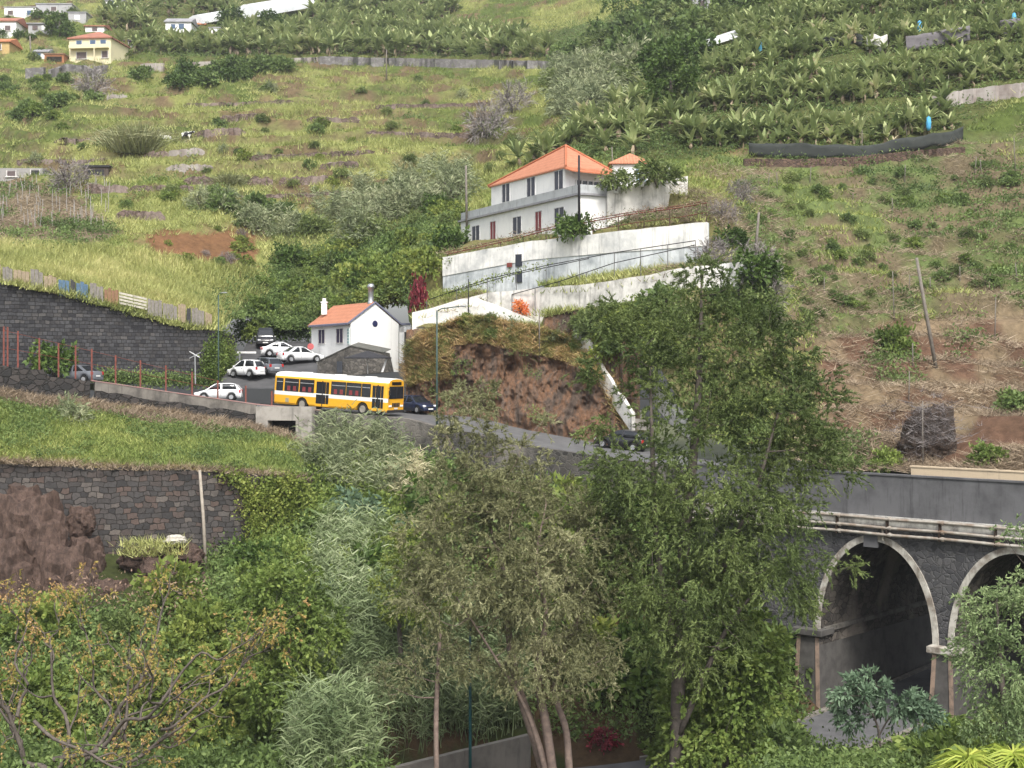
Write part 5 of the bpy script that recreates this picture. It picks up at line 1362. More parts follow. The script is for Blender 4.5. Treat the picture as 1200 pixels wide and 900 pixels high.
def bushes(poly, n, meshes, smin, smax, label, name, group, dmin=None, cat='bush', surf='A'):
    us_, vs_ = zip(*poly); k = 0; tries = 0
    while k < n and tries < n * 30:
        tries += 1
        u_ = rs_.uniform(min(us_), max(us_)); v_ = rs_.uniform(min(vs_), max(vs_))
        if not inpoly(u_, v_, poly) or (surf == 'A' and 176 < u_ < 240 and 135 < v_ < 185): continue
        g = hitA(u_, v_, dmin) if surf == 'A' else hitB(u_, v_)
        if g is None: continue
        plant(meshes[rs_.integers(0, len(meshes))], name, label, cat, g, rs_.uniform(smin, smax), group); k += 1
bushes([(300, 400), (285, 350), (330, 305), (420, 280), (520, 240), (545, 240), (540, 290), (515, 300), (490, 345), (470, 350), (380, 375), (362, 390)], 70, [B_DARK, B_BRI, B_YEL, B_WEED, B_OLV, B_YEL], .7, 1.7, 'leafy green bush in the gully behind the small white house', 'leafy_bush', 'bushes filling the gully', 126)
bushes([(400, 330), (470, 300), (500, 320), (480, 350), (420, 350)], 12, [B_BRI, B_YEL], 1.1, 2, 'bright yellow green bush at the gully mouth behind the flue', 'yellow_green_bush', 'bright bushes behind the small house', 126)
bushes([(290, 275), (400, 250), (470, 225), (540, 200), (550, 225), (430, 280), (320, 292)], 26, [B_GREY, B_GREY, B_OLV], 1.3, 2.4, 'grey green feathery bush on the slope left of the white house', 'grey_bush', 'grey green bushes left of the white house')
bushes([(640, 78), (700, 72), (758, 85), (735, 130), (690, 145), (650, 125)], 26, [B_GREY, B_GREY, B_OLV], 1.8, 3.2, 'pale grey green bush high above the white house', 'grey_bush', 'pale bushes in the upper ravine')
bushes([(640, 72), (720, 25), (850, -5), (900, 0), (825, 55), (815, 90), (765, 85), (700, 68)], 30, [B_DARK, B_OLV, B_WEED], 2., 4., 'dark bush in the ravine between the two hills', 'dark_bush', 'dark bushes in the upper ravine')
bushes([(0, 95), (90, 90), (120, 105), (100, 140), (20, 145), (0, 130)], 24, [B_WEED, B_WEED, B_BRI], .8, 1.7, 'low green bush on the upper left slope below the houses', 'low_bush', 'green scrub on the upper left slope')
bushes([(160, 98), (280, 80), (350, 64), (365, 72), (280, 96), (230, 106)], 22, [B_WEED, B_DARK], 1.3, 2.6, 'deep green scrub below the upper stone wall', 'green_scrub', 'deep green scrub band')
bushes([(0, 10), (105, 5), (110, 30), (90, 36), (70, 60), (0, 84)], 14, [B_DARK, B_OLV, B_GREY], .9, 1.9, 'dark garden bush among the upper left houses', 'garden_bush', 'garden bushes among the houses')
bushes([(190, 270), (240, 235), (330, 225), (340, 260), (260, 272)], 12, [B_GREY, B_WEED], .9, 1.7, 'grey green scrub above the reddish bank', 'grey_scrub', 'scrub above the reddish bank')
bushes([(860, 200), (1190, 190), (1190, 330), (900, 400)], 90, [B_WEED, B_BRI, B_OLV, B_WEED], .3, .8, 'small green weed clump on the right hand slope', 'weed_clump', 'weed clumps on the right slope', cat='weed')
bushes([(665, 385), (760, 362), (850, 345), (830, 400), (760, 440), (700, 420)], 22, [B_OLV, B_YEL, B_WEED], .8, 1.7, 'green scrub below the flaking terrace wall', 'scrub', 'scrub below the terrace wall')
bushes([(870, 195), (905, 330), (880, 420), (830, 335), (845, 260)], 16, [B_OLV, B_TWIG, B_DARK], .8, 1.7, 'tangled olive scrub at the right end of the terraces', 'tangled_scrub', 'scrub at the terrace ends')
for u_, v_, s, me, nm, lb in [(159, 172, 3.6, B_CLUMP, 'grass_clump', 'huge pale pampas like grass clump in the middle of the left hill'), (83, 222, 2.4, B_TWIG, 'bare_bush', 'leafless grey bush beside the dark sheet roofed shelter'),
    (602, 128, 2.6, B_TWIG, 'bare_bush', 'upper one of two bare grey bushes on the hill'), (572, 160, 2.9, B_TWIG, 'bare_bush', 'lower one of two bare grey bushes on the hill'), (108, 112, 2.8, B_TWIG, 'bare_bush', 'bare greyish bush by the white topped ruined wall'),
    (268, 214, 1.7, B_CLUMP, 'grass_clump', 'pale grass clump between two old terrace walls'), (668, 272, 1.35, B_DARK, 'dark_shrub', 'dark green shrub beside the black pole in front of the white house'), (722, 212, 1.3, B_OLV, 'brown_shrub', 'round brownish shrub right of the veranda'),
    (770, 205, 1.9, B_OLV, 'brown_shrub', 'wide brownish shrub right of the white pavilion'), (1046, 412, 1.5, B_BRI, 'green_clump', 'bright green clump left of the leaning pole'), (1190, 480, 1.3, B_WEED, 'green_clump', 'green clump at the right edge above the bridge'),
    (1158, 542, 1.0, B_BRI, 'green_clump', 'leafy clump right of the vine covered rock'), (1040, 548, .9, B_BRI, 'green_clump', 'small leafy clump left of the vine covered rock'), (165, 92, 2., B_WEED, 'green_clump', 'round green bush under the cottage wall'),
    (62, 420, 1.6, B_DARK, 'garden_shrub', 'big leaved shrub behind the rusty fence at far left')]:
    dm = None
    if u_ in (722, 770): g = P(u_, v_ + 6, 121.8)
    elif nm == 'garden_shrub': g = P(u_, v_ + 12, 112.4)
    elif u_ == 668: g = P(672, 275, 119.7)
    else: g = hitA(u_, v_, None)
    if nm == 'grass_clump': g.z -= .55 * s * .4 + .3
    plant(me, nm, lb, 'bush', g, s)
bushes([(10, 140), (250, 110), (480, 90), (640, 110), (600, 190), (420, 260), (160, 260), (10, 200)], 60, [B_WEED, B_YEL, B_OLV, B_BRI, B_GREY], .45, 1.2, 'low scrubby weed clump in the grass of the left hillside', 'weed_clump', 'weed clumps on the left hillside', cat='weed')
bushes([(170, 268), (240, 262), (310, 285), (312, 318), (230, 310), (175, 296)], 14, [B_TWIG, B_WEED, B_YEL], .4, .9, 'small scrub tuft on the reddish earth bank', 'scrub_tuft', 'scrub on the reddish bank', cat='weed')
bushes([(636, 374), (700, 366), (712, 392), (650, 386)], 7, [B_OLV, B_WEED, B_YEL], .45, .8, 'small scrub bush under the flaking terrace wall at the cliff top', 'scrub', 'scrub at the cliff top')
for k_ in range(16):
    p_ = CLIFF[rs_.integers(70, 89), rs_.integers(8, 228)]
    plant([B_OLV, B_WEED, B_YEL, B_GREY][k_ % 4], 'cliff_bush', 'small bush growing on the grassy brow of the rock cut', 'bush', Vector(p_) - Vector((0, 0, .15)), rs_.uniform(.35, .75), 'bushes on the brow of the rock cut')
# red and orange shrubs by the house
B_RED = bush_mesh('bougainvillea', L_RED, 1100, .25, .16, 9); B_ORA = bush_mesh('orange_shrub', L_ORANGE, 700, .26, .14, 10)
g = hitA(490, 352); o = plant(B_RED, 'bougainvillea', 'dark red bougainvillea climbing behind the white gateway', 'shrub', P(491, 362, 124.5), .72, sz=2.3)
plant(B_ORA, 'orange_shrub', 'small bright orange shrub between the two terrace walls', 'shrub', P(609, 366, 118.5), .75)
# hedge at the foot of the stone wall, ivy at its corner
def foliage_mass(name, label, pts, leafm, rng, per=30, L=.22, Wd=.13, rad=.3, lift=.1, cat=None, kind=None):
    n = len(pts); B = np.repeat(np.asarray(pts), per, 0) + rng.normal(size=(n * per, 3)) * rad
    V, Fq = leaves(B, rng.normal(size=(n * per, 3)) + np.array([0, -.5, .2]), L * rng.uniform(.6, 1.3, n * per), Wd, rng)
    return tag(link_mesh(name, np_mesh(name, V, Fq, leafm)), label, cat, None, kind)
hp = []
for u_ in np.arange(112, 246, 1.2):
    D_ = np.interp(u_, [110, 245], [116.6, 121.6]); q = P(u_, np.interp(u_, [110, 180, 245], [446, 450, 452]), D_)
    for h_ in (.1, .4, .75): hp.append((q.x, q.y - rs_.uniform(0, .7), q.z + h_ * rs_.uniform(.7, 1.2)))
foliage_mass('hedge', 'low green hedge along the foot of the tall basalt wall', hp, G_WEED, rs_, 14, .2, .12, .2, cat='hedge')
hp = []
for _ in range(260):
    t = rs_.random(); u_ = 242 + 34 * t; D_ = 121.6 + 9 * max(0, (u_ - 252) / 24); hgt = rs_.random() ** 1.4 * (.5 + .5 * math.sin(t * 3.1)) * 4.4
    q = P(u_, 447 - 5 * t, D_); hp.append((q.x, q.y - .35, q.z + hgt))
foliage_mass('ivy', 'ivy climbing the corner of the tall basalt wall', hp, L_BRIGHT, rs_, 16, .24, .16, .28, cat='ivy')
hp = []
for _ in range(500):
    u_ = rs_.uniform(278, 362); g = P(u_, rs_.uniform(384, 398), 144 + rs_.uniform(0, 4)); hp.append((g.x, g.y, g.z + rs_.uniform(0, .8)))
foliage_mass('hedge', 'trimmed bushes closing the end of the car park', hp, L_DARK, rs_, 14, .28, .16, .4, cat='hedge')

# ---- the valley: creepers, bushes, cane
def hitB(u, v):
    D = np.arange(50, float(dTop(u)), .25)
    d = zB((u - 600) / F * D, D) - (CAMZ + (HOR - v) / F * D)
    k = np.argmax(d > 0)
    if d[k] <= 0: return None
    return Vector(((u - 600) / F * D[k], D[k], CAMZ + (HOR - v) / F * D[k]))
def scatB(n, poly, rng):
    us_, vs_ = zip(*poly); u = rng.uniform(min(us_), max(us_), n); t = rng.random(n); D = 55 + (dTop(u) - 55) * t; x = (u - 600) / F * D; z = zB(x, D); v = HOR - F * (z - CAMZ) / D
    k = inpoly(u, v, poly); return np.stack([x, D, z], 1)[k]
rv = np.random.default_rng(31)
q = scatB(15000, [(-60, 640), (290, 640), (350, 560), (480, 520), (900, 600), (950, 700), (940, 840), (860, 905), (-60, 960)], rv)
_u = 600 + F * q[:, 0] / q[:, 1]; _v = HOR - F * (q[:, 2] - CAMZ) / q[:, 1]; q = q[~((_u > 430) & (_u < 830) & (_v > np.where(_u > 640, 868, 838))) & ~((_u < 235) & (_v < 722))]
V, Fq = weedleaves(q, rv, 16, .28, .5, .5); stuff('creepers', 'dense green creepers covering the valley slope', V, Fq, G_WEED)
q = scatB(9000, [(300, 640), (360, 540), (500, 560), (500, 760), (380, 800), (290, 760)], rv); k = fbm(q[:, 0] * .3, q[:, 1] * .3) > .45
V, Fq = weedleaves(q[k], rv, 20, .3, .5, .6); stuff('bright_creepers', 'bright green creepers tumbling below the culvert', V, Fq, L_BRIGHT)
q = scatB(3000, [(900, 905), (930, 865), (1000, 890), (1090, 870), (1260, 830), (1260, 980), (860, 980)], rv)
V, Fq = weedleaves(q, rv, 18, .26, .45, .45); stuff('roadside_plants', 'leafy plants in front of the lower road', V, Fq, G_WEED)
# ivy over the corner wall
hp = []
for _ in range(900):
    u_ = rv.uniform(262, 356); t = rv.random(); top = np.interp(u_, NT_U, NT_V); v_ = top + t * np.interp(u_, [262, 285, 300, 350], [30, 75, 125, 80]); D_ = np.interp(u_, NT_U, NT_D) - .45 - t * .5
    if fbm(u_ * .09, v_ * .07) < .33 + .3 * (1 - smooth(262, 318, u_)): continue
    hp.append(tuple(P(u_, v_, D_)))
foliage_mass('ivy', 'yellow green ivy covering the end of the terrace wall', hp, L_YEL, rv, 18, .24, .17, .3, cat='ivy')
def canes(name, label, pts, m, rng, h=3.2, per=8, lv=10, Wd=.065, L=.75):
    """giant reed: upright stems with long drooping ribbon leaves"""
    n = len(pts); ns_ = n * per; B = np.repeat(np.asarray(pts), per, 0) + rng.normal(size=(ns_, 3)) * np.array([.4, .4, .05])
    lean = np.stack([rng.normal(size=ns_) * .13, rng.normal(size=ns_) * .13 - .05, np.ones(ns_)], 1); H = h * rng.uniform(.55, 1.15, ns_)
    s1 = blades(B, lean, H, .05, .06, rng, 1)
    m_ = ns_ * lv; t = rng.uniform(.2, 1, m_); A = np.repeat(B, lv, 0) + unit(np.repeat(lean, lv, 0)) * (np.repeat(H, lv) * t)[:, None]
    a = rng.random(m_) * 6.28; d = np.stack([np.cos(a), np.sin(a), rng.uniform(.3, 1.3, m_)], 1)
    s2 = blades(A, d, L * rng.uniform(.6, 1.25, m_), Wd * rng.uniform(.6, 1.3, m_), rng.uniform(.3, 1.1, m_), rng, 2)
    V, Fs = merge([s1, s2]); return stuff(name, label, V, Fs, m)
q = scatB(9000, [(395, 760), (470, 720), (600, 760), (615, 855), (540, 880), (430, 905), (370, 930), (350, 880)], rv)
canes('reeds', 'thick bed of giant reeds left of the tree trunks', q[:330], L_REED, rv, 3.6)
q = scatB(5000, [(385, 620), (450, 640), (470, 740), (400, 770), (370, 700)], rv)
canes('pale_reeds', 'pale grey green reeds in the middle of the valley slope', q[:45], L_REED, rv, 2.6)
q = scatB(5000, [(340, 520), (470, 530), (480, 590), (430, 600), (360, 570)], rv)
canes('pale_reeds', 'pale reeds growing below the culvert and roadside wall', q[:55], L_GREY, rv, 3.0)
q = scatB(4000, [(455, 570), (490, 560), (500, 610), (460, 600)], rv)
canes('dry_reeds', 'dry straw coloured reeds below the bus', q[:16], L_DRYREED, rv, 2.2)
pa, u, v = scatA(5000, rng=rv, dmax=260, ur=(300, 770)); k = inpoly(u, v, ZONE['canes']) | inpoly(u, v, ZONE['canes2'])
canes('hill_canes', 'pale canes on the slope beside and above the white house', pa[k][:170], L_GREY, rv, 2.6, 6, 9, .09)
bushes([(300, 640), (350, 590), (470, 600), (520, 680), (500, 760), (400, 770), (290, 770)], 30, [B_WEED, B_BRI, B_DARK, B_BLUE], .9, 1.9, 'leafy bush on the valley slope between the ivy wall and the reeds', 'leafy_bush', 'bushes on the valley slope', surf='B')
bushes([(500, 560), (640, 590), (900, 640), (930, 760), (880, 850), (680, 800), (640, 700), (500, 620)], 40, [B_DARK, B_WEED, B_OLV, B_YEL], 1.1, 2.4, 'bush behind the tall trees below the road', 'bush', 'bushes behind the tall trees', surf='B')
bushes([(60, 720), (300, 700), (330, 800), (320, 905), (0, 905), (0, 800)], 34, [B_YEL, B_YEL, B_BRI, B_OLV], 1.0, 2.0, 'yellow green bush under the bare branched yellow tree', 'yellow_green_bush', 'bushes under the yellow tree', surf='B')
bushes([(1060, 880), (1120, 860), (1240, 850), (1240, 960), (1040, 960)], 14, [B_DARK, B_BRI, B_OLV], .9, 1.7, 'dark leafy bush in front of the bridge pier', 'dark_bush', 'bushes in front of the bridge pier', surf='B')
bushes([(800, 800), (900, 800), (925, 860), (900, 905), (800, 900)], 16, [B_BRI, B_WEED], 1.0, 1.8, 'bright green bush at the foot of the tall right tree', 'bright_bush', 'bushes at the foot of the right tree', surf='B')
plant(B_RED, 'flowering_shrub', 'pinkish red flowering shrub at the foot of the middle trees', 'shrub', hitB(706, 872) or P(706, 872, 76), .8)
plant(B_GREY, 'grey_shrub', 'rounded grey green shrub on the grassy terrace', 'bush', P(84, 500, 103), 1.35)

# ---- trees
def tr(pix, rad): return ([P(*p) for p in pix], rad)
base = P(640, 930, 67)
tree('feathery_tree', 'tall feathery olive grey tree with several pinkish trunks in the middle', base,
     [tr([(648, 940, 67), (628, 870, 67.2), (606, 800, 67.4), (596, 740, 67.8), (590, 670, 68.2), (570, 600, 68.5), (560, 520, 68.7)], [.3, .26, .22, .17, .11, .07, .02]),
      tr([(652, 940, 67), (640, 850, 67), (630, 790, 66.8), (640, 720, 66.5), (628, 660, 66.3), (640, 590, 66.2)], [.24, .22, .19, .12, .07, .02]),
      tr([(668, 940, 67.2), (664, 860, 67.3), (650, 800, 67.6), (680, 720, 68), (715, 650, 68)], [.2, .17, .15, .1, .03]),
      tr([(648, 940, 67), (620, 840, 66.3), (580, 770, 65.8), (535, 700, 65.4)], [.14, .11, .06, .02])],
     [lobe(556, 505, 68.5, 42, 66), lobe(600, 545, 67.5, 42, 50), lobe(545, 590, 67.5, 62, 55), lobe(622, 610, 67, 68, 62), lobe(545, 680, 67, 75, 62), lobe(640, 700, 66.5, 80, 66), lobe(700, 650, 67.5, 48, 60), lobe(505, 640, 66, 40, 45), lobe(660, 775, 66, 72, 45), lobe(590, 760, 66.5, 40, 38), lobe(640, 500, 67.8, 18, 30)],
     L_OLIVE, bark_p, 520, inner=.1, seed=3, twigs=9, per=30, tl=.68, L=.19, Wd=.044, droop=.28, spread=1.0)
base = P(792, 905, 68)
tree('tall_tree', 'very tall mossy green feathery tree in front of the right end of the road', base,
     [tr([(792, 930, 68), (795, 800, 68), (800, 660, 68), (812, 540, 68.3), (820, 430, 68.6), (822, 330, 69)], [.36, .33, .28, .22, .15, .04]),
      tr([(800, 800, 68), (772, 660, 67.6), (765, 540, 67.3), (762, 430, 67.5)], [.2, .16, .12, .03]),
      tr([(798, 780, 68), (850, 660, 67.4), (890, 560, 67), (915, 470, 67)], [.2, .15, .1, .03]),
      tr([(796, 860, 67.8), (850, 740, 67), (905, 670, 66.5)], [.16, .11, .03])],
     [lobe(822, 355, 69, 46, 48), lobe(770, 400, 68, 52, 46), lobe(870, 400, 68.5, 56, 60), lobe(722, 380, 68, 28, 26), lobe(925, 400, 68, 34, 60), lobe(800, 470, 68, 70, 55, .9), lobe(880, 500, 67.5, 64, 56), lobe(945, 500, 67.5, 44, 46), lobe(760, 560, 67, 60, 52),
      lobe(850, 590, 67, 84, 52), lobe(930, 580, 66.5, 48, 40), lobe(790, 660, 66.6, 86, 60), lobe(890, 660, 66, 62, 46), lobe(950, 640, 65.5, 26, 22), lobe(985, 660, 65.2, 26, 14), lobe(810, 740, 66.4, 74, 50), lobe(720, 640, 67.5, 40, 46), lobe(692, 440, 68, 16, 18), lobe(960, 455, 67, 30, 30), lobe(970, 530, 66.6, 30, 34), lobe(940, 700, 65.6, 26, 18), lobe(720, 560, 67.4, 40, 40), lobe(1000, 560, 66, 14, 12), lobe(700, 500, 68, 20, 22), lobe(835, 318, 69, 12, 16), lobe(790, 338, 69, 12, 14)],
     L_OLIVE2, bark_g, 880, inner=.2, seed=4, twigs=9, per=28, tl=.78, L=.19, Wd=.048, droop=.22, spread=1.0)
tree('leafy_tree', 'bright green vine smothered tree below the tall feathery tree', P(850, 900, 70),
     [tr([(850, 910, 70), (848, 820, 70), (850, 760, 70)], [.22, .16, .06])],
     [lobe(850, 790, 69, 62, 58), lobe(885, 760, 68.6, 42, 40), lobe(820, 840, 69, 54, 44), lobe(895, 800, 68.6, 34, 34), lobe(860, 700, 69, 40, 40), lobe(840, 880, 68.5, 70, 34)],
     L_BRIGHT, bark_g, 330, inner=.4, seed=5, twigs=7, per=8, tl=.55, L=.28, Wd=.16, droop=.35)
tree('green_tree', 'dense green tree right of the yellow tree', P(345, 880, 76),
     [tr([(345, 900, 76), (342, 820, 76), (338, 740, 76)], [.22, .16, .06])],
     [lobe(340, 700, 75.5, 44, 44), lobe(320, 755, 75, 44, 46), lobe(365, 750, 75, 40, 46), lobe(335, 810, 74.6, 52, 40), lobe(300, 690, 76, 26, 28)],
     L_WD if False else L_BRIGHT, bark_g, 300, inner=.4, seed=6, twigs=7, per=8, tl=.55, L=.26, Wd=.14, droop=.4)
tree('yellowish_tree', 'yellowish olive tree left of the feathery tree', P(470, 760, 80),
     [tr([(470, 780, 80), (468, 720, 80), (472, 670, 80)], [.16, .12, .05])],
     [lobe(480, 650, 79, 32, 34), lobe(462, 690, 79, 30, 34), lobe(505, 700, 78.5, 34, 40)],
     L_YEL, bark_g, 150, inner=.4, seed=12, twigs=7, per=8, tl=.5, L=.24, Wd=.1, droop=.4)
tree('slender_tree', 'slender tree with a thin bare trunk and sparse olive crown left of the lamp post', P(512, 930, 66),
     [tr([(512, 940, 66), (511, 850, 66), (513, 790, 66), (516, 740, 66)], [.13, .12, .11, .07])],
     [lobe(510, 755, 66, 34, 20), lobe(480, 785, 65.8, 40, 13), lobe(545, 775, 65.6, 30, 14), lobe(450, 808, 65.6, 22, 8), lobe(500, 690, 66, 28, 30)],
     L_OLIVE, bark_p, 90, inner=.2, seed=7, twigs=7, per=9, tl=.6, L=.22, Wd=.05, droop=.4)
tree('acacia_tree', 'fine leaved grey green tree in front of the second arch at right', P(1180, 930, 58),
     [tr([(1185, 960, 58), (1180, 860, 58), (1172, 780, 58), (1168, 700, 58)], [.2, .16, .12, .04])],
     [lobe(1165, 715, 58, 42, 34), lobe(1205, 700, 58, 40, 36), lobe(1150, 765, 57.5, 34, 36), lobe(1190, 790, 57, 56, 50), lobe(1215, 850, 57, 48, 44), lobe(1165, 840, 57, 40, 30), lobe(1190, 625, 58.5, 20, 12)],
     leafmat('acacia_leaves', [(0, (.035, .055, .022)), (.5, (.085, .12, .05)), (1, (.17, .21, .1))], .3, .5), bark_g, 260, inner=.3, seed=8, twigs=8, per=10, tl=.55, L=.17, Wd=.06, droop=.4)
tree('papaya_tree', 'young bluish green umbrella leaved tree beside the lower road', P(1030, 885, 68),
     [tr([(1032, 895, 68), (1030, 860, 68), (1024, 840, 68), (1010, 815, 68)], [.07, .06, .05, .03]), tr([(1030, 862, 68), (1042, 842, 68), (1060, 825, 68)], [.05, .04, .025])],
     [lobe(1005, 812, 68, 24, 14), lobe(1045, 825, 68, 24, 13), lobe(1020, 800, 68, 26, 10), lobe(1075, 830, 67.5, 26, 14), lobe(1000, 840, 67.8, 18, 10)],
     L_BLUEG, bark_g, 60, inner=.3, seed=9, twigs=7, per=7, tl=.5, L=.36, Wd=.13, droop=.5)
# dark trees high up
for (nm, lb, lbs, tk, sd_) in [('dark_tree', 'dark round tree on the ridge between the hills, right of the pale bushes', [(785, 92, 168, 30, 32), (770, 70, 170, 22, 18), (800, 70, 170, 20, 16)], [(786, 132, 168), (786, 100, 168)], 40),
                        ('garden_tree', 'dark upright tree beside the small plain white building', [(270, 22, 330, 14, 16), (272, 38, 330, 12, 10)], [(271, 50, 330), (271, 25, 330)], 41),
                        ('garden_tree', 'olive rounded tree right of the dark upright tree', [(316, 28, 330, 18, 14), (304, 36, 330, 12, 9)], [(314, 46, 330), (314, 28, 330)], 42),
                        ('garden_tree', 'dark tree left of the yellow villa', [(68, 28, 330, 14, 13), (78, 36, 325, 10, 10)], [(70, 46, 325), (70, 28, 325)], 43),
                        ('hill_tree', 'big dark tree at the top edge, right of centre', [(735, 15, 290, 32, 24), (768, 10, 290, 28, 22)], [(745, 42, 290), (745, 15, 290)], 44),
                        ('hill_tree', 'dark tree beside the grey stone farmhouse', [(862, 8, 240, 26, 18), (890, -4, 240, 24, 14)], [(866, 32, 240), (866, 8, 240)], 45)]:
    tree(nm, lb, P(*tk[0]), [tr(tk + [(tk[1][0] + 1, tk[1][1] - 6, tk[1][2])], [.3, .2, .08])], [lobe(*l) for l in lbs], L_DARK, bark_g, 120, inner=.4, seed=sd_, twigs=6, per=7, tl=1.0, L=.5, Wd=.28, droop=.3)
# the bare branching yellow tree, lower left
rt = np.random.default_rng(77)
yt = thing('yellow_tree', 'half bare tree with crooked grey branches and yellow orange leaves at lower left', 'tree', P(120, 930, 56))
mb = MB(); tips = []
def limb(a, b, r, depth):
    L_ = (b - a).length; nseg = 4; pts = [a]
    for k in range(1, nseg):
        pts.append(a.lerp(b, k / nseg) + Vector(rt.normal(size=3)) * L_ * .055 + Vector((0, 0, -.06 * L_ * math.sin(math.pi * k / nseg))))
    pts.append(b); pp = spline(pts, 3); rr = list(np.linspace(r, r * .45, len(pp))); mb.tube(pp, rr, 6 if depth < 2 else 4, caps=False)
    d = (b - a).normalized()
    if depth >= 3 or r < .014: tips.append(b); tips.append(pp[len(pp) * 2 // 3]); return
    for k in range(3 if depth else 4):
        s = pp[int(len(pp) * rt.uniform(.35, .95))]; nd = (d * .75 + Vector(rt.normal(size=3)) * .55 + Vector((0, 0, .28))).normalized()
        limb(s, s + nd * L_ * rt.uniform(.38, .62), r * .5, depth + 1)
    nd = (d + Vector(rt.normal(size=3)) * .3 + Vector((0, 0, .1))).normalized(); limb(b, b + nd * L_ * .5, r * .45, depth + 1)
root = P(72, 930, 56)
for tg, r in [((150, 925, 56), (95, 850, 56.5)), ]: pass
for a_, b_, r in [((70, 940, 56), (10, 835, 55.5), .16), ((10, 835, 55.5), (-30, 790, 55), .09), ((62, 890, 56), (215, 785, 55), .11), ((75, 935, 56), (130, 850, 57), .14), ((130, 850, 57), (185, 740, 57.5), .1), ((40, 845, 55.8), (145, 905, 54.5), .08), ((130, 900, 56), (230, 840, 55.5), .09), ((190, 855, 55.4), (290, 770, 55), .07), ((70, 900, 56), (60, 760, 57), .1), ((150, 930, 56), (150, 800, 57), .11), ((20, 840, 55.4), (30, 740, 56), .08), ((120, 855, 56.5), (100, 740, 57), .07)]:
    limb(P(*a_), P(*b_), r, 1)
mb.build('trunk', bark_g, yt, True, world=True)
tp = np.array([tuple(t) for t in tips]); tp = tp + rt.normal(size=tp.shape) * .12
V, Fq = sprays(tp, unit(rt.normal(size=(len(tp), 3))), rt, 4, 6, .34, .13, .065, .6)
link_mesh('crown', np_mesh('crown', V - np.array(tuple(ORG[yt.name])), Fq, L_AUT), yt)
# ------------------------------------------------------------------ vehicles
tyre_m = mat('tyre_rubber', (.02, .02, .02), .85, spec=.2); rim_m = mat('wheel_rim', (.45, .46, .48), .4, metal=.6, spec=.5)
dark_glass = mat('tinted_glass', (.015, .018, .022), .08, spec=.7, var=0); bumper_m = mat('black_plastic', (.025, .025, .027), .6)
lampw = mat('headlight_lens', (.75, .76, .78), .15, spec=.7, var=0); lampr = mat('tail_light_lens', (.4, .02, .02), .2, spec=.6, var=0); lampo = mat('indicator_lens', (.7, .25, .03), .2, spec=.6, var=0)
plate_m = mat('number_plate', (.7, .7, .68), .5, var=.05)
def wheel(parent, c, r, w, rimm=None):
    mb = MB(); mb.lathe(c, [(r * .55, -w / 2), (r * .93, -w / 2), (r, -w / 2 + .04), (r, w / 2 - .04), (r * .93, w / 2), (r * .55, w / 2)], 20, axis='Y')
    o = mb.build('wheel', tyre_m, parent, True)
    mb = MB(); mb.lathe(c, [(r * .62, -w / 2 - .012), (r * .6, -w / 2 - .02), (r * .45, -w / 2 + .02), (r * .2, -w / 2 + .015), (.03, -w / 2 - .01)], 16, axis='Y')
    mb.lathe(c, [(.03, w / 2 + .01), (r * .2, w / 2 - .015), (r * .45, w / 2 - .02), (r * .6, w / 2 + .02), (r * .62, w / 2 + .012)], 16, axis='Y')
    mb.build('rim', rimm or rim_m, o)
    return o
def paint_m(name, col): return mat(name, col, .32, .04, 1.2, .5, coat=.6)
def interp_prof(prof, x): return float(np.interp(x, [p[0] for p in prof], [p[1] for p in prof]))
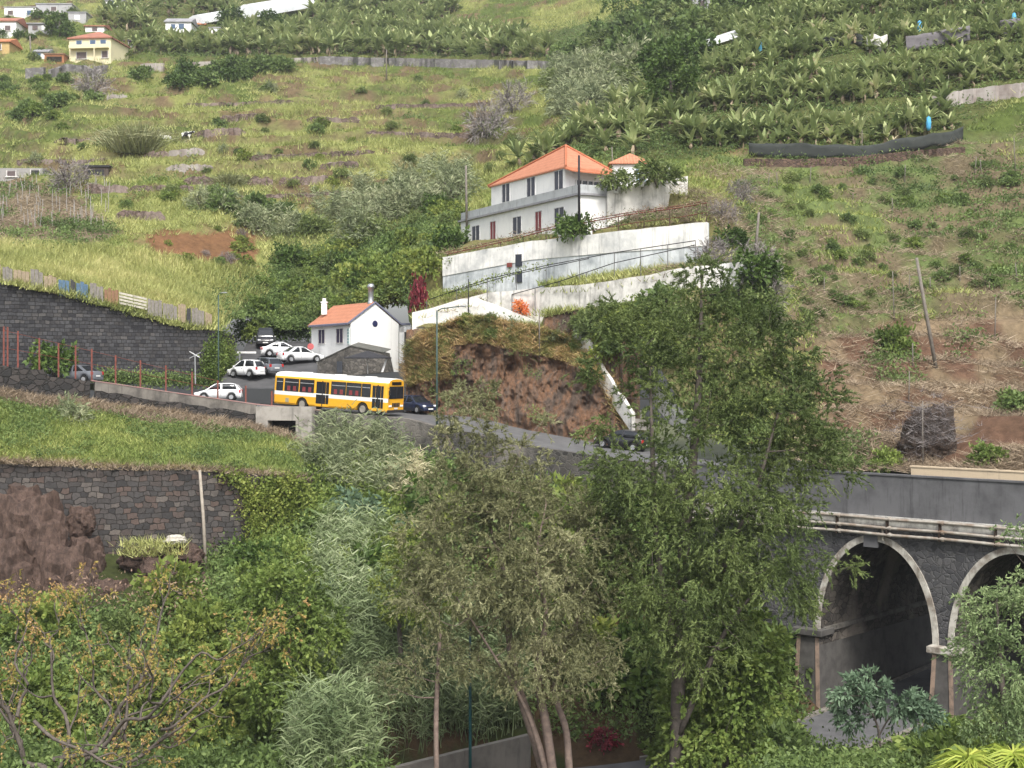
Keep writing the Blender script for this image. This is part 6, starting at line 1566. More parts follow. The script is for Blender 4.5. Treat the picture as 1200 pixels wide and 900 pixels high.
def car(label, p, heading, L=4.0, Wd=1.68, H=1.42, paint=None, style='hatch', rotx=0, pitch=0, open_hatch=False):
    """heading: direction the nose points, degrees from +x"""
    t = thing('parked_car', label, 'car', p, rot=(rotx, pitch, math.radians(heading)))
    h = L / 2
    if style == 'hatch':
        belt = [(-h, .78), (-h + .12, .92), (-h + .5, .95), (.35, .93), (.85, .9), (h - .55, .78), (h - .12, .66), (h, .5)]
        roof = [(-h + .1, .9), (-h + .42, H - .1), (-h + .8, H), (-.1, H), (.2, H - .05), (.95, .9)]
    elif style == 'sedan':
        belt = [(-h, .8), (-h + .1, .92), (-h + .75, .95), (.35, .92), (.8, .88), (h - .5, .76), (h - .12, .64), (h, .5)]
        roof = [(-h + .55, .93), (-h + 1.2, H - .06), (-h + 1.5, H), (-.05, H), (.15, H - .05), (.95, .88)]
    else:
        belt = [(-h, .9), (-h + .06, 1.0), (0, 1.02), (.8, 1.0), (1.2, .98), (h - .3, .86), (h - .1, .7), (h, .55)]
        roof = [(-h + .02, 1.0), (-h + .12, H - .06), (-h + .5, H), (.55, H), (.8, H - .08), (1.45, .96)]
    def halfw(x): return Wd / 2 * (1 - .16 * abs(x / h) ** 5)
    r = .3 if style != 'van' else .32; wx = (-h + .72, h - .78)
    def low(x):
        z = .2
        for w in wx:
            d = abs(x - w)
            if d < r + .07: z = max(z, r + math.sqrt(max(0, (r + .07) ** 2 - d * d)) * .95)
        return z
    xs = sorted(set([-h, -h + .05, -h + .2] + [round(-h + k * .09, 3) for k in range(1, int(L / .09))] + [h - .2, h - .05, h]))
    mb = MB(); rings = []
    for x in xs:
        w = halfw(x); b = interp_prof(belt, x); lo = min(low(x), b - .12); end = .12 if abs(x) > h - .04 else 0
        mid_ = (lo + b) / 2; lo2 = lo + end * .6
        rings.append([(x, -w * .94, lo2), (x, -w, max(lo2 + .02, min(mid_, b - .06))), (x, -w * .98, b - .05), (x, -w * .9, b), (x, 0, b + .02), (x, w * .9, b), (x, w * .98, b - .05), (x, w, max(lo2 + .02, min(mid_, b - .06))), (x, w * .94, lo2), (x, 0, lo2)])
    mb.loft(rings, 0); body = mb.build('body', paint, t, True)
    # glasshouse: dark glass with painted roof and pillars
    xr = [roof[0][0], roof[-1][0]]; n = 30; rings = []; topr = []
    for k in range(n + 1):
        x = xr[0] + (xr[1] - xr[0]) * k / n; z = interp_prof(roof, x); b = interp_prof(belt, x) - .02; w = halfw(x) * .93; f = max(0, (z - b) / (H - .9)); wt = w - .2 * min(1, f)
        rings.append([(x, -w, b), (x, -wt, z - .03), (x, -wt * .85, z), (x, wt * .85, z), (x, wt, z - .03), (x, w, b)])
    mb = MB(); mb.loft(rings, 0); mb.build('cabin_glass', dark_glass, t, True)
    mb = MB(); x0, x1 = roof[1][0] - .02, roof[-2][0] + .03; rr = []
    for k in range(13):
        x = x0 + (x1 - x0) * k / 12; z = interp_prof(roof, x); w = halfw(x) * .93 - .2
        rr.append([(x, -w - .015, z - .07), (x, -w - .008, z - .02), (x, -w * .85, z + .018), (x, w * .85, z + .018), (x, w + .008, z - .02), (x, w + .015, z - .07)])
    mb.loft(rr, 0, False); mb.build('roof', paint, t, True)
    for s in (-1, 1):
        for (xa, xb, wd) in ((roof[0][0] + .05, roof[1][0] + .08, .16), (-.35 if style != 'van' else .1, -.32 if style != 'van' else .1, .07), (roof[-1][0] - .03, roof[-2][0], .06)):
            za, zb_ = interp_prof(belt, xa) - .01, interp_prof(roof, xb) - .03; wa_, wb_ = halfw(xa) * .935, halfw(xb) * .93 - .19
            mb = MB(); mb.prism([(xa - wd, s * wa_, za), (xa + wd, s * wa_, za), (xb + wd, s * wb_, zb_), (xb - wd, s * wb_, zb_)], (0, s * .016, 0)); mb.build('pillar', paint, t)
    mb = MB(); mb.box((h - .03, 0, .33), (.14, Wd * .8, .2)); mb.build('front_bumper', bumper_m if style == 'van' else paint, t, bevel=.04)
    mb = MB(); mb.box((-h + .03, 0, .36), (.14, Wd * .8, .22)); mb.build('rear_bumper', bumper_m if style == 'van' else paint, t, bevel=.04)
    mb = MB(); mb.box((h + .015, 0, .5), (.06, Wd * .42, .1)); mb.build('grille', bumper_m, t)
    for s in (-1, 1):
        mb = MB(); mb.box((h - .1, s * Wd * .33, .6), (.2, .3, .13), rot=(0, .35, -s * .25)); mb.build('headlight', lampw, t, bevel=.03)
        mb = MB(); mb.box((-h + .05, s * Wd * .38, .76), (.12, .2, .26)); mb.build('tail_light', lampr, t, bevel=.03)
        mb = MB(); mb.box((.72, s * (Wd / 2 + .06), .95), (.1, .16, .12)); mb.build('mirror', paint, t, bevel=.02)
        for x in wx: wheel(t, (x, s * (Wd / 2 - .1), r), r, .2)
    for s in (-1, 1):
        mb = MB()
        for x in (-.3, ): mb.box((x, s * (halfw(x) + .004), .66), (.012, .012, .5))
        mb.box((-.1, s * (halfw(0) + .01), .78), (.16, .02, .03)); mb.build('door_seam', bumper_m, t)
    mb = MB(); mb.box((h + .05, 0, .36), (.02, .5, .11)); mb.build('number_plate', plate_m, t)
    mb = MB(); mb.box((-h - .05, 0, .55), (.02, .5, .11)); mb.build('number_plate', plate_m, t)
    return t
W_P = paint_m('white_car_paint', (.78, .79, .8)); SIL = paint_m('grey_car_paint', (.13, .14, .16)); BLK = paint_m('black_car_paint', (.012, .012, .014)); BLU = paint_m('dark_blue_car_paint', (.012, .02, .055))
def on_road(u, D): x = (u - 600) / F * D; return Vector((x, D, roadz(x, D) + .01))
def on_park(u, D): x = (u - 600) / F * D; return Vector((x, D, parkz(x, D) + .02))
car('white hatchback facing left beside the road parapet left of the bus', on_road(256, 117.6) + Vector((0, 0, .06)), 183, 3.75, 1.62, 1.42, W_P, 'hatch')
car('small white car parked between the white hatchback and the bus', on_park(289, 123.2), 150, 3.3, 1.55, 1.5, W_P, 'hatch')
car('dark car half hidden behind the tail of the bus', on_park(309, 124.3), 135, 3.9, 1.65, 1.45, SIL, 'hatch')
car('black van at the back of the car park facing the road', on_park(311, 140.5), -80, 4.3, 1.8, 1.85, BLK, 'van')
car('white coupe parked in the middle of the car park', on_park(331, 133.5), 15, 4.0, 1.7, 1.36, W_P, 'sedan')
car('white car partly hidden behind the bus roof near the small house', on_park(352, 130.2), 35, 4.1, 1.7, 1.42, W_P, 'sedan')
car('dark blue car behind the front of the bus at the cliff foot', on_road(487, 118.2) + Vector((0, .2, .05)), -48, 3.9, 1.66, 1.45, BLU, 'hatch')
car('black hatchback on the road by the white stair wall', on_road(729, 104.0), 148, 4.0, 1.7, 1.42, BLK, 'hatch', pitch=-.08)
car('grey saloon at far left, half hidden by the rough parapet', on_road(88, 113.2), 158, 4.4, 1.72, 1.42, SIL, 'sedan')

# the bus
YEL = mat('bus_yellow', (.78, .4, .02), .38, .06, .8, .5, coat=.4); WHT = mat('bus_white', (.78, .78, .76), .4, .06, .8, .5, coat=.4)
rear = P(316, 472, 118); front = P(455, 480, 112.3)
hd = (front - rear); hd.z = 0; hd.normalize(); lf = Vector((-hd.y, hd.x, 0))
BL, BW = 11.3, 2.5
bc = (P(316, 472, 117.6) + P(455, 480, 111.9)) / 2 + lf * 1.35
bc.z = roadz(bc.x, bc.y) + .02
zr_, zf_ = roadz(*(bc - hd * 4)[:2]), roadz(*(bc + hd * 4)[:2])
pitch = math.atan2(zr_ - zf_, 8.)
bus = thing('city_bus', 'yellow city bus with a white roof and white waist band', 'bus', bc, rot=(0, pitch, math.atan2(hd.y, hd.x)))
hb = BL / 2
wxs = (hb - 2.35, -hb + 2.95)
# side profile points: (half width, z); material per strip 0 yellow 1 white
prof = [(1.16, .36, 0), (1.24, .5, 0), (1.25, 1.12, 1), (1.25, 1.44, 0), (1.2, 2.56, 0), (1.17, 2.66, 1), (1.1, 2.8, 1), (.92, 2.92, 1), (.6, 2.99, 1), (0, 3.02, 1)]
def bus_ring(x, e, lowz):
    out = []
    for w, z, m in prof:
        z2 = max(z, lowz if z < 1.1 else z)
        sh_ = e * (.10 + .05 * z)
        out.append((x, w * (1 - .12 * e), z2 - (.05 * e if z > 2.8 else 0)))
    ring = [(x_, -y, z) for x_, y, z in out] + [(x_, y, z) for x_, y, z in out[::-1][1:]]
    return ring
mlist = [prof[i][2] for i in range(len(prof) - 1)]; mring = mlist + mlist[::-1] + [0]
mb = MB(); rings = []
xs = sorted(set([-hb, -hb + .06, -hb + .2, hb - .2, hb - .06, hb] + [round(-hb + .3 + k * .1, 2) for k in range(int((BL - .6) / .1))]))
R_ = .47
for x in xs:
    lz = .36
    for w in wxs:
        d = abs(x - w)
        if d < R_ + .1: lz = max(lz, .47 + math.sqrt(max(0, (R_ + .1) ** 2 - d * d)))
    e = 1 if abs(x) > hb - .03 else (.35 if abs(x) > hb - .1 else 0)
    rings.append(bus_ring(x, e, min(lz, 1.08)))
mb.loft(rings, mring); mb.build('body', [YEL, WHT], bus)
mb = MB(); mb.box((0, 0, .55), (BL - .5, 1.7, .5)); mb.build('underbody', bumper_m, bus)
for x in wxs:
    for s in (-1, 1): wheel(bus, (x, s * 1.06, .47), .47, .28, mat('bus_rim', (.3, .28, .24), .6))
rubber = mat('rubber_seal', (.02, .02, .02), .7)
alu = mat('window_aluminium', (.5, .5, .5), .4, metal=.5)
seatm = mat('red_seat_fabric', (.22, .04, .045), .9)
def bus_win(x0, x1, s, z0=1.47, z1=2.47):
    mb = MB(); y0, y1 = s * 1.252, s * 1.218
    q = [(x0, s * 1.256, z0), (x1, s * 1.256, z0), (x1, s * 1.212, z1), (x0, s * 1.212, z1)]
    mb.prism(q, (0, -s * .03, 0)); o = mb.build('window', dark_glass, bus)
    mb = MB(); zm = z1 - .3
    for a, b_, c, d in ((x0, x1, z0 - .03, z0 + .03), (x0, x1, z1 - .03, z1 + .03), (x0 - .03, x0 + .03, z0, z1), (x1 - .03, x1 + .03, z0, z1)):
        f = lambda z: s * (1.262 - .044 * (z - z0) / (z1 - z0))
        mb.prism([(a, f(c), c), (b_, f(c), c), (b_, f(d), d), (a, f(d), d)], (0, -s * .02, 0))
    mb.build('window_seal', rubber, o)
    mb = MB(); f = lambda z: s * (1.268 - .044 * (z - z0) / (z1 - z0)); mb.prism([(x0 + .03, f(zm), zm), (x1 - .03, f(zm), zm), (x1 - .03, f(zm + .05), zm + .05), (x0 + .03, f(zm + .05), zm + .05)], (0, -s * .02, 0))
    mb.build('slider_bar', alu, o)
    if x1 - x0 > 1:
        mb = MB()
        for k in range(2):
            cx = x0 + (x1 - x0) * (.3 + .42 * k); mb.prism([(cx - .16, f(z0 + .04), z0 + .04), (cx + .16, f(z0 + .04), z0 + .04), (cx + .14, f(z0 + .42), z0 + .42), (cx - .14, f(z0 + .42), z0 + .42)], (0, -s * .012, 0))
        mb.build('seat_back', seatm, o)
fx = lambda m: hb - m        # metres back from the nose
for a, b_ in ((11.0, 10.35), (10.15, 8.75), (8.6, 7.2), (5.45, 4.05), (3.95, 2.55), (2.45, 1.65)): bus_win(fx(a), fx(b_), -1)
for a, b_ in ((11.0, 10.35), (10.15, 8.75), (8.6, 7.2), (7.05, 5.65), (5.5, 4.05), (3.95, 2.55), (2.45, 1.2)): bus_win(fx(a), fx(b_), 1)
for a, b_ in ((7.0, 5.62), (1.5, .32)):
    mb = MB(); x0, x1 = fx(a), fx(b_); mb.prism([(x0, -1.262, .42), (x1, -1.262, .42), (x1, -1.222, 2.5), (x0, -1.222, 2.5)], (0, .03, 0)); dr = mb.build('door', YEL, bus)
    xm = (x0 + x1) / 2; g = .06
    for c0, c1 in ((x0 + g, xm - .22 - g * .2), (x0 + g + (x1 - x0) * .27, xm - g * .5), (xm + g * .5, xm + (x1 - x0) * .23), (xm + (x1 - x0) * .25, x1 - g)):
        for z0, z1 in ((.62, 1.36), (1.44, 2.4)):
            f = lambda z: -(1.27 - .04 * (z - .42) / 2.08)
            mb = MB(); mb.prism([(c0, f(z0), z0), (c1, f(z0), z0), (c1, f(z1), z1), (c0, f(z1), z1)], (0, .02, 0)); mb.build('door_glass', dark_glass, dr)
    mb = MB(); mb.box((xm, -1.26, 1.45), (.07, .05, 2.05)); mb.build('door_post', rubber, dr)
# front face
mb = MB(); mb.prism([(hb + .012, -1.02, 1.42), (hb + .012, 1.02, 1.42), (hb - .0, .98, 2.4), (hb - .0, -.98, 2.4)], (.02, 0, 0)); ws = mb.build('windscreen', dark_glass, bus)
mb = MB(); mb.box((hb + .03, 0, 1.9), (.03, .05, .98)); mb.build('divider', rubber, ws)
mb = MB(); mb.box((hb + .012, 0, 2.62), (.04, 1.35, .26)); mb.build('destination_box', mat('blind_black', (.012, .012, .012), .3), bus, bevel=.02)
mb = MB(); mb.box((hb + .03, 0, .42), (.16, 2.36, .22)); mb.build('front_bumper', bumper_m, bus, bevel=.04)
mb = MB(); mb.box((-hb - .03, 0, .45), (.14, 2.3, .24)); mb.build('rear_bumper', bumper_m, bus, bevel=.04)
for k in range(5):
    mb = MB(); mb.box((hb + .012, -.44 + .22 * k, .92), (.03, .16, .32)); mb.build('grille_slot', bumper_m, bus)
for s in (-1, 1):
    for k in range(2):
        mb = MB(); mb.lathe((hb + .0, s * (.7 + .22 * k), .82), [(.0, .0), (.095, .0), (.095, .03), (.05, .05), (.0, .052)], 14, axis='X'); mb.build('headlight', lampw, bus, True)
    mb = MB(); mb.box((hb + .012, s * 1.03, 1.02), (.03, .12, .08)); mb.build('indicator', lampo, bus)
    mb = MB(); mb.box((-hb - .01, s * 1.05, 1.0), (.04, .16, .4)); mb.build('tail_light', lampr, bus)
    mb = MB(); mb.tube([(hb - .05, s * 1.2, 2.3), (hb + .28, s * 1.33, 2.25), (hb + .3, s * 1.36, 2.1)], .018, 6); mb.box((hb + .3, s * 1.38, 1.92), (.06, .2, .36)); mb.build('mirror', bumper_m, bus)
mb = MB(); mb.prism([(-hb - .012, -.95, 1.5), (-hb - .012, .95, 1.5), (-hb + .0, .9, 2.4), (-hb + .0, -.9, 2.4)], (-.015, 0, 0)); mb.build('rear_window', dark_glass, bus)
mb = MB(); mb.box((fx(9.85), -1.258, .72), (.34, .02, .34)); mb.build('side_grille', mat('grille_grey', (.35, .32, .22), .7), bus)
mb = MB(); mb.box((hb + .03, 0, .64), (.02, .5, .12)); mb.build('number_plate', plate_m, bus)
mb = MB()
for x in (-3.2, .2, 3.2): mb.box((x, 0, 3.03), (.7, .7, .06))
mb.build('roof_hatch', WHT, bus, bevel=.02)

# ------------------------------------------------------------------ posts, lamps, fences
steel_g = mat('green_painted_steel', (.05, .085, .075), .5, .1); galv = mat('galvanised_steel', (.36, .37, .38), .5, metal=.4); wood = mat('weathered_pole_wood', (.2, .18, .155), .9, col2=(.12, .105, .09), scale=3)
tealm = mat('teal_lamp_paint', (.015, .06, .065), .45)
def lamp_post(label, base, top, arm, m, r=.07, head='arm'):
    t = thing('street_lamp', label, 'street lamp', base); h = (top - base).length
    mb = MB(); mb.tube([(0, 0, -.6), (0, 0, h * .5), (0, 0, h)], [r, r * .85, r * .6], 10); mb.lathe((0, 0, -.2), [(r * 2, 0), (r * 2, .25), (r * 1.2, .35)], 10); mb.build('pole', m, t, True)
    a = Vector(arm); mb = MB(); mb.tube([(0, 0, h - .05), tuple(Vector((0, 0, h + .12)) + a * .2), tuple(Vector((0, 0, h + .2)) + a)], r * .45, 8); mb.build('arm', m, t, True)
    d = a.normalized(); c = Vector((0, 0, h + .18)) + a; s = Vector((-d.y, d.x, 0)); rings = []
    for k, (w, hh) in enumerate(((.03, .03), (.11, .06), (.15, .08), (.13, .06), (.03, .03))):
        q = c + d * (k * .2 - .1); rings.append([q + s * w, q + Vector((0, 0, hh)), q - s * w, q - Vector((0, 0, hh * .6))])
    mb = MB(); mb.loft(rings); o = mb.build('lamp_head', galv, t, True)
    return t
b_ = near(511) + Vector((0, 0, 0)); lamp_post('tall green street lamp with a long arm beside the bus stop road', P(512, 503, 107.6), P(511, 364, 107.6), (1.7, -.5, .1), steel_g, .09)
lamp_post('grey green street lamp at the corner of the basalt wall', P(256, 458, 119.2), P(255, 346, 119.2), (.25, -.15, .0), steel_g, .07)
lamp_post('dark teal lamp post in front of the reeds, crossing the feathery tree', P(551, 925, 68.5), P(551, 712, 68.5), (.6, -.1, 0), tealm, .085)
def pole(name, label, base, top, r, m, cat='pole', group=None, cross=None):
    d = top - base; mb = MB(); mb.tube([base - d.normalized() * .5, base.lerp(top, .5) + Vector((random.uniform(-.02, .02) * d.length * .4, 0, 0)), top], [r, r * .9, r * .75], 7)
    if cross: mb.box(top - Vector((0, 0, .25)), (cross, .09, .1)); mb.box(top - Vector((0, 0, .05)), (.12, .12, .16))
    return tag(mb.build(name, m, None, True, world=True, origin=base), label, cat, group)
blackp = mat('black_creosote_pole', (.02, .02, .024), .7)
pole('utility_pole', 'black pole standing in front of the white house corner', P(679, 258, 119), P(678.5, 182, 119), .12, blackp)
pole('utility_pole', 'grey pole at the left end of the white house', P(547, 262, 143), P(546, 194, 143), .13, wood)
pole('utility_pole', 'thin pole standing above the white house roof', P(718, 208, 140), P(717, 172, 140), .07, wood)
pole('utility_pole', 'grey wooden pole on the slope at the end of the terrace walls', hitA(885, 305), hitA(885, 305) + Vector((.3, 0, 3.9)), .13, wood)
g = hitA(1097, 432); pole('utility_pole', 'long leaning pale wooden pole on the right hand slope', g, P(1074, 302, g.y), .15, wood)
pole('wooden_stake', 'pale timber post leaning against the basalt terrace wall', P(241, 662, 95.2), P(234, 551, 96), .13, mat('pale_timber', (.34, .3, .25), .85, scale=3))
pole('utility_pole', 'pole with lamp among the houses left of the yellow villa', P(37, 81, 300), P(35, 42, 300), .2, wood)
pole('utility_pole', 'thin pole below the banana plants above the golden grass', hitA(453, 94), hitA(453, 94) + Vector((0, 0, 5.5)), .12, wood)
t = thing('signpost', 'pale post with a crossed top in front of the basalt wall', 'post', P(229, 447, 119))
mb = MB(); mb.tube([P(229, 450, 119), P(228.5, 416, 119)], .06, 7); mb.build('post', galv, t, world=True)
mb = MB(); mb.tube([P(222, 412, 119), P(234, 419, 119)], .05, 6); mb.tube([P(222, 420, 119), P(235, 413, 119)], .04, 6); mb.build('bracket', galv, t, world=True)
t = thing('barrier', 'white horizontal barrier beam at the car park entrance', 'barrier', P(288, 418, 131)); mb = MB(); mb.box(P(289, 413, 131), (1.75, .12, .18)); mb.build('beam', mat('barrier_white', (.75, .75, .74), .6), t, world=True)
mb = MB(); mb.box(P(281, 418, 131), (.12, .12, .9)); mb.build('post', galv, t, world=True)
t = thing('wooden_plank', 'pale plank leaning by the annex behind the bus roof', 'plank', P(448, 432, 119)); mb = MB(); mb.prism([P(446.5, 436, 119), P(449, 436, 119), P(454.5, 419, 119.4), P(452.5, 418.5, 119.4)], (0, .08, 0)); mb.build('board', mat('pale_board', (.6, .6, .6), .7), t, world=True)
t = thing('road_sign', 'round red sign on the corner of the small white house', 'sign', P(364, 425, 131)); mb = MB(); mb.lathe(P(364, 406, 131), [(0, 0), (.3, 0), (.3, .03), (0, .03)], 18, axis='Y'); mb.build('disc', mat('faded_red_sign', (.5, .12, .12), .5), t, world=True)
mb = MB(); mb.tube([P(364, 428, 131.06), P(364, 403, 131.06)], .035, 6); mb.build('post', galv, t, world=True)

# rusty red fence along the left road
rust = mat('rusty_red_steel', (.2, .055, .04), .75, col2=(.11, .045, .035), scale=6)
fn = thing('metal_fence', 'rusty red open fence posts along the left part of the road', 'fence', near(200))
def fencept(u, h): p = near(u) - perp(u) * .12; return p + Vector((0, 0, h))
for u_, h_ in ((-48, 3.4), (-20, 3.4), (4, 3.3), (8.5, 3.3), (20.5, 3.1), (45.5, 2.8), (68, 2.6), (88, 2.6), (107, 2.5), (135, 2.3), (164, 2.2), (194, 2.1), (225, 1.9), (255, 1.5), (288, 1.4), (319, 1.2)):
    mb = MB(); p = fencept(u_, 0); mb.box(p + Vector((0, 0, h_ / 2 + .2)), (.12, .1, h_), .3); mb.build('post', rust, fn, world=True)
mb = MB()
for f in (.95, .55):
    us_ = [4, 45.5, 88, 135, 194, 255]; mb.tube([fencept(u_, f * np.interp(u_, [4, 107, 255], [3.2, 2.5, 1.6]) + .15) for u_ in us_], .016, 4)
mb.build('wire', rust, fn, world=True)
# patchwork fence of pallets and boards on top of the tall basalt wall
pf_ = thing('board_fence', 'patchwork fence of old boards and pallets on top of the basalt wall', 'fence', P(120, 355, 119))
cols_ = {'grey': (.24, .22, .2), 'tan': (.34, .27, .19), 'pale': (.5, .47, .4), 'blue': (.1, .17, .26), 'brown': (.26, .15, .09), 'dark': (.06, .06, .065)}
bm_ = {k: mat(k + '_boards', c, .85, scale=5, col2=tuple(x * .6 for x in c)) for k, c in cols_.items()}
seq = [(-60, -30, 'grey'), (-28, -2, 'tan'), (0, 12, 'grey'), (13, 32, 'tan'), (33, 48, 'grey'), (49, 64, 'tan'), (66, 79, 'blue'), (80, 86, 'dark'), (87, 101, 'blue'), (103, 119, 'grey'), (120, 137, 'brown'), (137.5, 154, 'pale'), (154.5, 170, 'pale'), (171, 188, 'grey'), (189, 206, 'grey'), (207, 216, 'tan'), (217, 222, 'dark'), (223, 238, 'grey'), (239, 247, 'tan')]
def wtop(u): return P(u, np.interp(u, [-150, -60, 0, 50, 100, 200, 240, 252], [300, 318, 331, 341, 352, 374, 383, 387]), dB(u) - .4) + Vector((0, .55, .25))
for a, b2, c in seq:
    mb = MB(); pa_, pb_ = wtop(a), wtop(b2); hgt = random.uniform(1.0, 1.3); n = 3 if c == 'pale' else max(3, int((pb_ - pa_).length / .28))
    if c == 'pale':
        for k in range(4):
            q = pa_.lerp(pb_, .5) + Vector((0, 0, .15 + k * .27)); d = pb_ - pa_; mb.prism([pa_ + Vector((0, 0, .08 + k * .27)), pb_ + Vector((0, 0, .08 + k * .27)), pb_ + Vector((0, 0, .26 + k * .27)), pa_ + Vector((0, 0, .26 + k * .27))], (0, .03, 0))
    else:
        for k in range(n):
            q0 = pa_.lerp(pb_, k / n); q1 = pa_.lerp(pb_, (k + .9) / n); z_ = hgt + random.uniform(-.12, .12); mb.prism([q0 - Vector((0, 0, .3)), q1 - Vector((0, 0, .3)), q1 + Vector((0, 0, z_)), q0 + Vector((0, 0, z_))], (0, .03 + .02 * (k % 2), 0))
    mb.build('board_panel', bm_[c], pf_, world=True)
# pergola and railings below the white house
pg = thing('pergola_fence', 'rusty pergola railing wound with dry vines in front of the white house', 'fence', P(620, 285, 125))
rp = [P(524, 298, 128.6), P(560, 290, 127.2), P(600, 281, 125), P(640, 270, 122.4), P(680, 262, 119.8), P(740, 251, 117.4), P(800, 243, 115), P(828, 238, 114)]
rs2 = resample(rp, 1.1); mb = MB(); mb.tube(rs2, .05, 5); mb.tube([p - Vector((0, .0, .75)) for p in rs2], .03, 4); mb.tube([p + Vector((-.3, 1.3, .25)) for p in rs2], .04, 4); mb.build('rail', rust, pg, world=True)
for p in rs2[::2]:
    mb = MB(); mb.tube([p - Vector((0, 0, 1.9)), p], .045, 5); mb.tube([p, p + Vector((-.3, 1.3, .25))], .03, 4); mb.build('post', mat('rusty_post', (.1, .06, .045), .8), pg, world=True)
rgv = np.random.default_rng(55); q = np.array([tuple(p) for p in resample(rp, .22)]); q = q + rgv.normal(size=q.shape) * np.array([.15, .5, .12]) + np.array([0, .6, .05])
foliage_mass('dry_vine', 'dry brownish vine over the pergola railing', q, G_STRAW, rgv, 16, .24, .07, .24, cat='vine')
qv = np.array([tuple(P(rgv.uniform(745, 868), rgv.uniform(206, 250), 0 + rgv.uniform(117, 124))) for _ in range(420)]); qv[:, 2] = zA(qv[:, 0], qv[:, 1]) + rgv.uniform(.05, .9, 420)
V, Fq = tufts(qv, rgv, 9, .9, .03, .8, 1.8, .35); stuff('dead_vine_tangle', 'tangle of dead grey vines on the terrace right of the white house', V, Fq, G_STRAW)
i_ = rgv.integers(0, len(q), 160); foliage_mass('green_vine', 'patches of green vine hanging from the pergola railing', q[i_] - np.array([0, .6, .5]), L_OLIVE2, rgv, 10, .2, .1, .3, cat='vine')
tl = thing('trellis', 'thin dark wire trellis with posts over the lower terrace', 'trellis', P(650, 330, 118))
lines = [[P(500, 352, 122.5), P(571, 327, 121), P(640, 311, 118), P(720, 296, 114), P(815, 282, 110)], [P(600, 345, 119.6), P(655, 330, 116.4), P(720, 308, 113), P(815, 287, 109.4)], [P(520, 345, 123.5), P(600, 322, 121), P(690, 303, 116)]]
mb = MB()
for l in lines: mb.tube(resample(l, 1.2), .035, 4)
mb.build('wire', blackp, tl, world=True)
for l in lines[:2]:
    for p in resample(l, 2.3)[::1]:
        mb = MB(); mb.tube([p - Vector((0, 0, 2.3)), p], .035, 5); mb.build('post', mat('grey_post', (.16, .16, .16), .8), tl, world=True)
q = np.array([tuple(p) for p in resample(lines[0][:3], .3)] + [tuple(p) for p in resample(lines[2][:2], .3)]); foliage_mass('vine', 'green vine trailing along the wire trellis', q, L_YEL, rgv, 9, .2, .12, .2, cat='vine')
for u_, v0, v1, D_ in ((449, 372, 325, 120),):
    pass
pole('thin_post', 'thin dark post behind the white sloping parapet', P(549, 372, 119.2), P(549, 327, 119.2), .05, blackp, 'post')
pole('thin_post', 'pale thin post at the brow of the rock cut', P(632, 412, 113.6), P(632, 362, 113.6), .06, wood, 'post')
# stakes on the right hand slope and on the vine terraces
stk = [(949, 215, 195), (911, 222, 202), (900, 218, 203), (1060, 215, 193), (1142, 206, 183), (1150, 205, 186), (1190, 202, 160), (1000, 236, 226), (1046, 250, 232), (966, 344, 325), (1048, 378, 318), (1066, 340, 322), (1166, 398, 348), (1192, 330, 308), (1070, 430, 402), (1065, 470, 435), (1010, 180, 152), (1063, 162, 142), (1112, 103, 88), (1082, 548, 470), (1090, 340, 325), (1125, 332, 312)]
for k, (u_, v0, v1) in enumerate(stk):
    g = hitA(u_, v0); pole('wooden_stake', 'thin weathered stake standing on the right hand slope', g, g + Vector((random.uniform(-.2, .2), 0, (v0 - v1) / F * g.y)), .05, wood, 'stake', 'stakes on the right slope')
proto = None
for k in range(70):
    u_ = random.uniform(-5, 128); v_ = random.choice([222, 232, 240, 250, 258, 266]) + random.uniform(-2, 2); g = hitA(u_, v_)
    if proto is None:
        mb = MB(); mb.tube([(0, 0, -.3), (.03, 0, .8), (0, 0, 1.6)], [.05, .045, .035], 5); proto = mb.build('vine_stake', mat('pale_stake_wood', (.32, .3, .28), .9), None); o = proto
    else: o = proto.copy(); COL.objects.link(o)
    o.location = g; o.rotation_euler = (random.uniform(-.12, .12), random.uniform(-.12, .12), 0); o.scale = (1, 1, random.uniform(.7, 1.2))
    tag(o, 'thin pale stake on the vine terraces at the left edge', 'stake', 'stakes on the vine terraces')
# nets and plastic in the plantation
def net(name, label, pix, D_off, hpx, m, cat='net'):
    tops = []
    for u_, v_ in pix: g = hitA(u_, v_ + hpx); tops.append(g + Vector((0, D_off, hpx / F * g.y)))
    pts = resample(tops, .8); mb = MB(); rings = []
    for i, p in enumerate(pts):
        h_ = hpx / F * p.y; rings.append([p + Vector((0, random.uniform(-.14, .14), -h_ * j / 4 - .25 * float(vnoise(i * .45, 3.)) + random.uniform(-.08, .08))) for j in range(5)])
    mb.loft(rings, 0, False); o = mb.build(name, m, None, True, world=True, origin=tops[0]); s_ = o.modifiers.new('thickness', 'SOLIDIFY'); s_.thickness = .03
    return tag(o, label, cat)
netm = mat('black_shade_net', (.03, .035, .033), .9, col2=(.045, .05, .045), scale=1.5); gnet = mat('grey_shade_net', (.15, .14, .15), .9, scale=1.2); wnet = mat('white_fleece', (.62, .6, .58), .8, scale=2)
net('shade_net', 'long sagging black shade net below the lowest banana row', [(876, 167), (930, 168), (1000, 171), (1015, 170), (1060, 161), (1100, 156), (1126, 150)], -.8, 15, netm)
net('shade_net', 'grey shade net behind the third banana row', [(1060, 42), (1100, 36), (1135, 30)], -.6, 17, gnet)
net('shade_net', 'grey shade net at the right edge among the bananas', [(1170, 24), (1200, 20), (1230, 16)], -.6, 18, gnet)
net('shade_net', 'dark shade net on the left of the third banana row', [(962, 45), (985, 38), (1010, 40)], -.6, 14, netm)
net('fleece', 'white hanging fleece between the banana rows', [(1014, 42), (1022, 40), (1030, 43), (1038, 40)], -.8, 17, wnet, 'fleece')
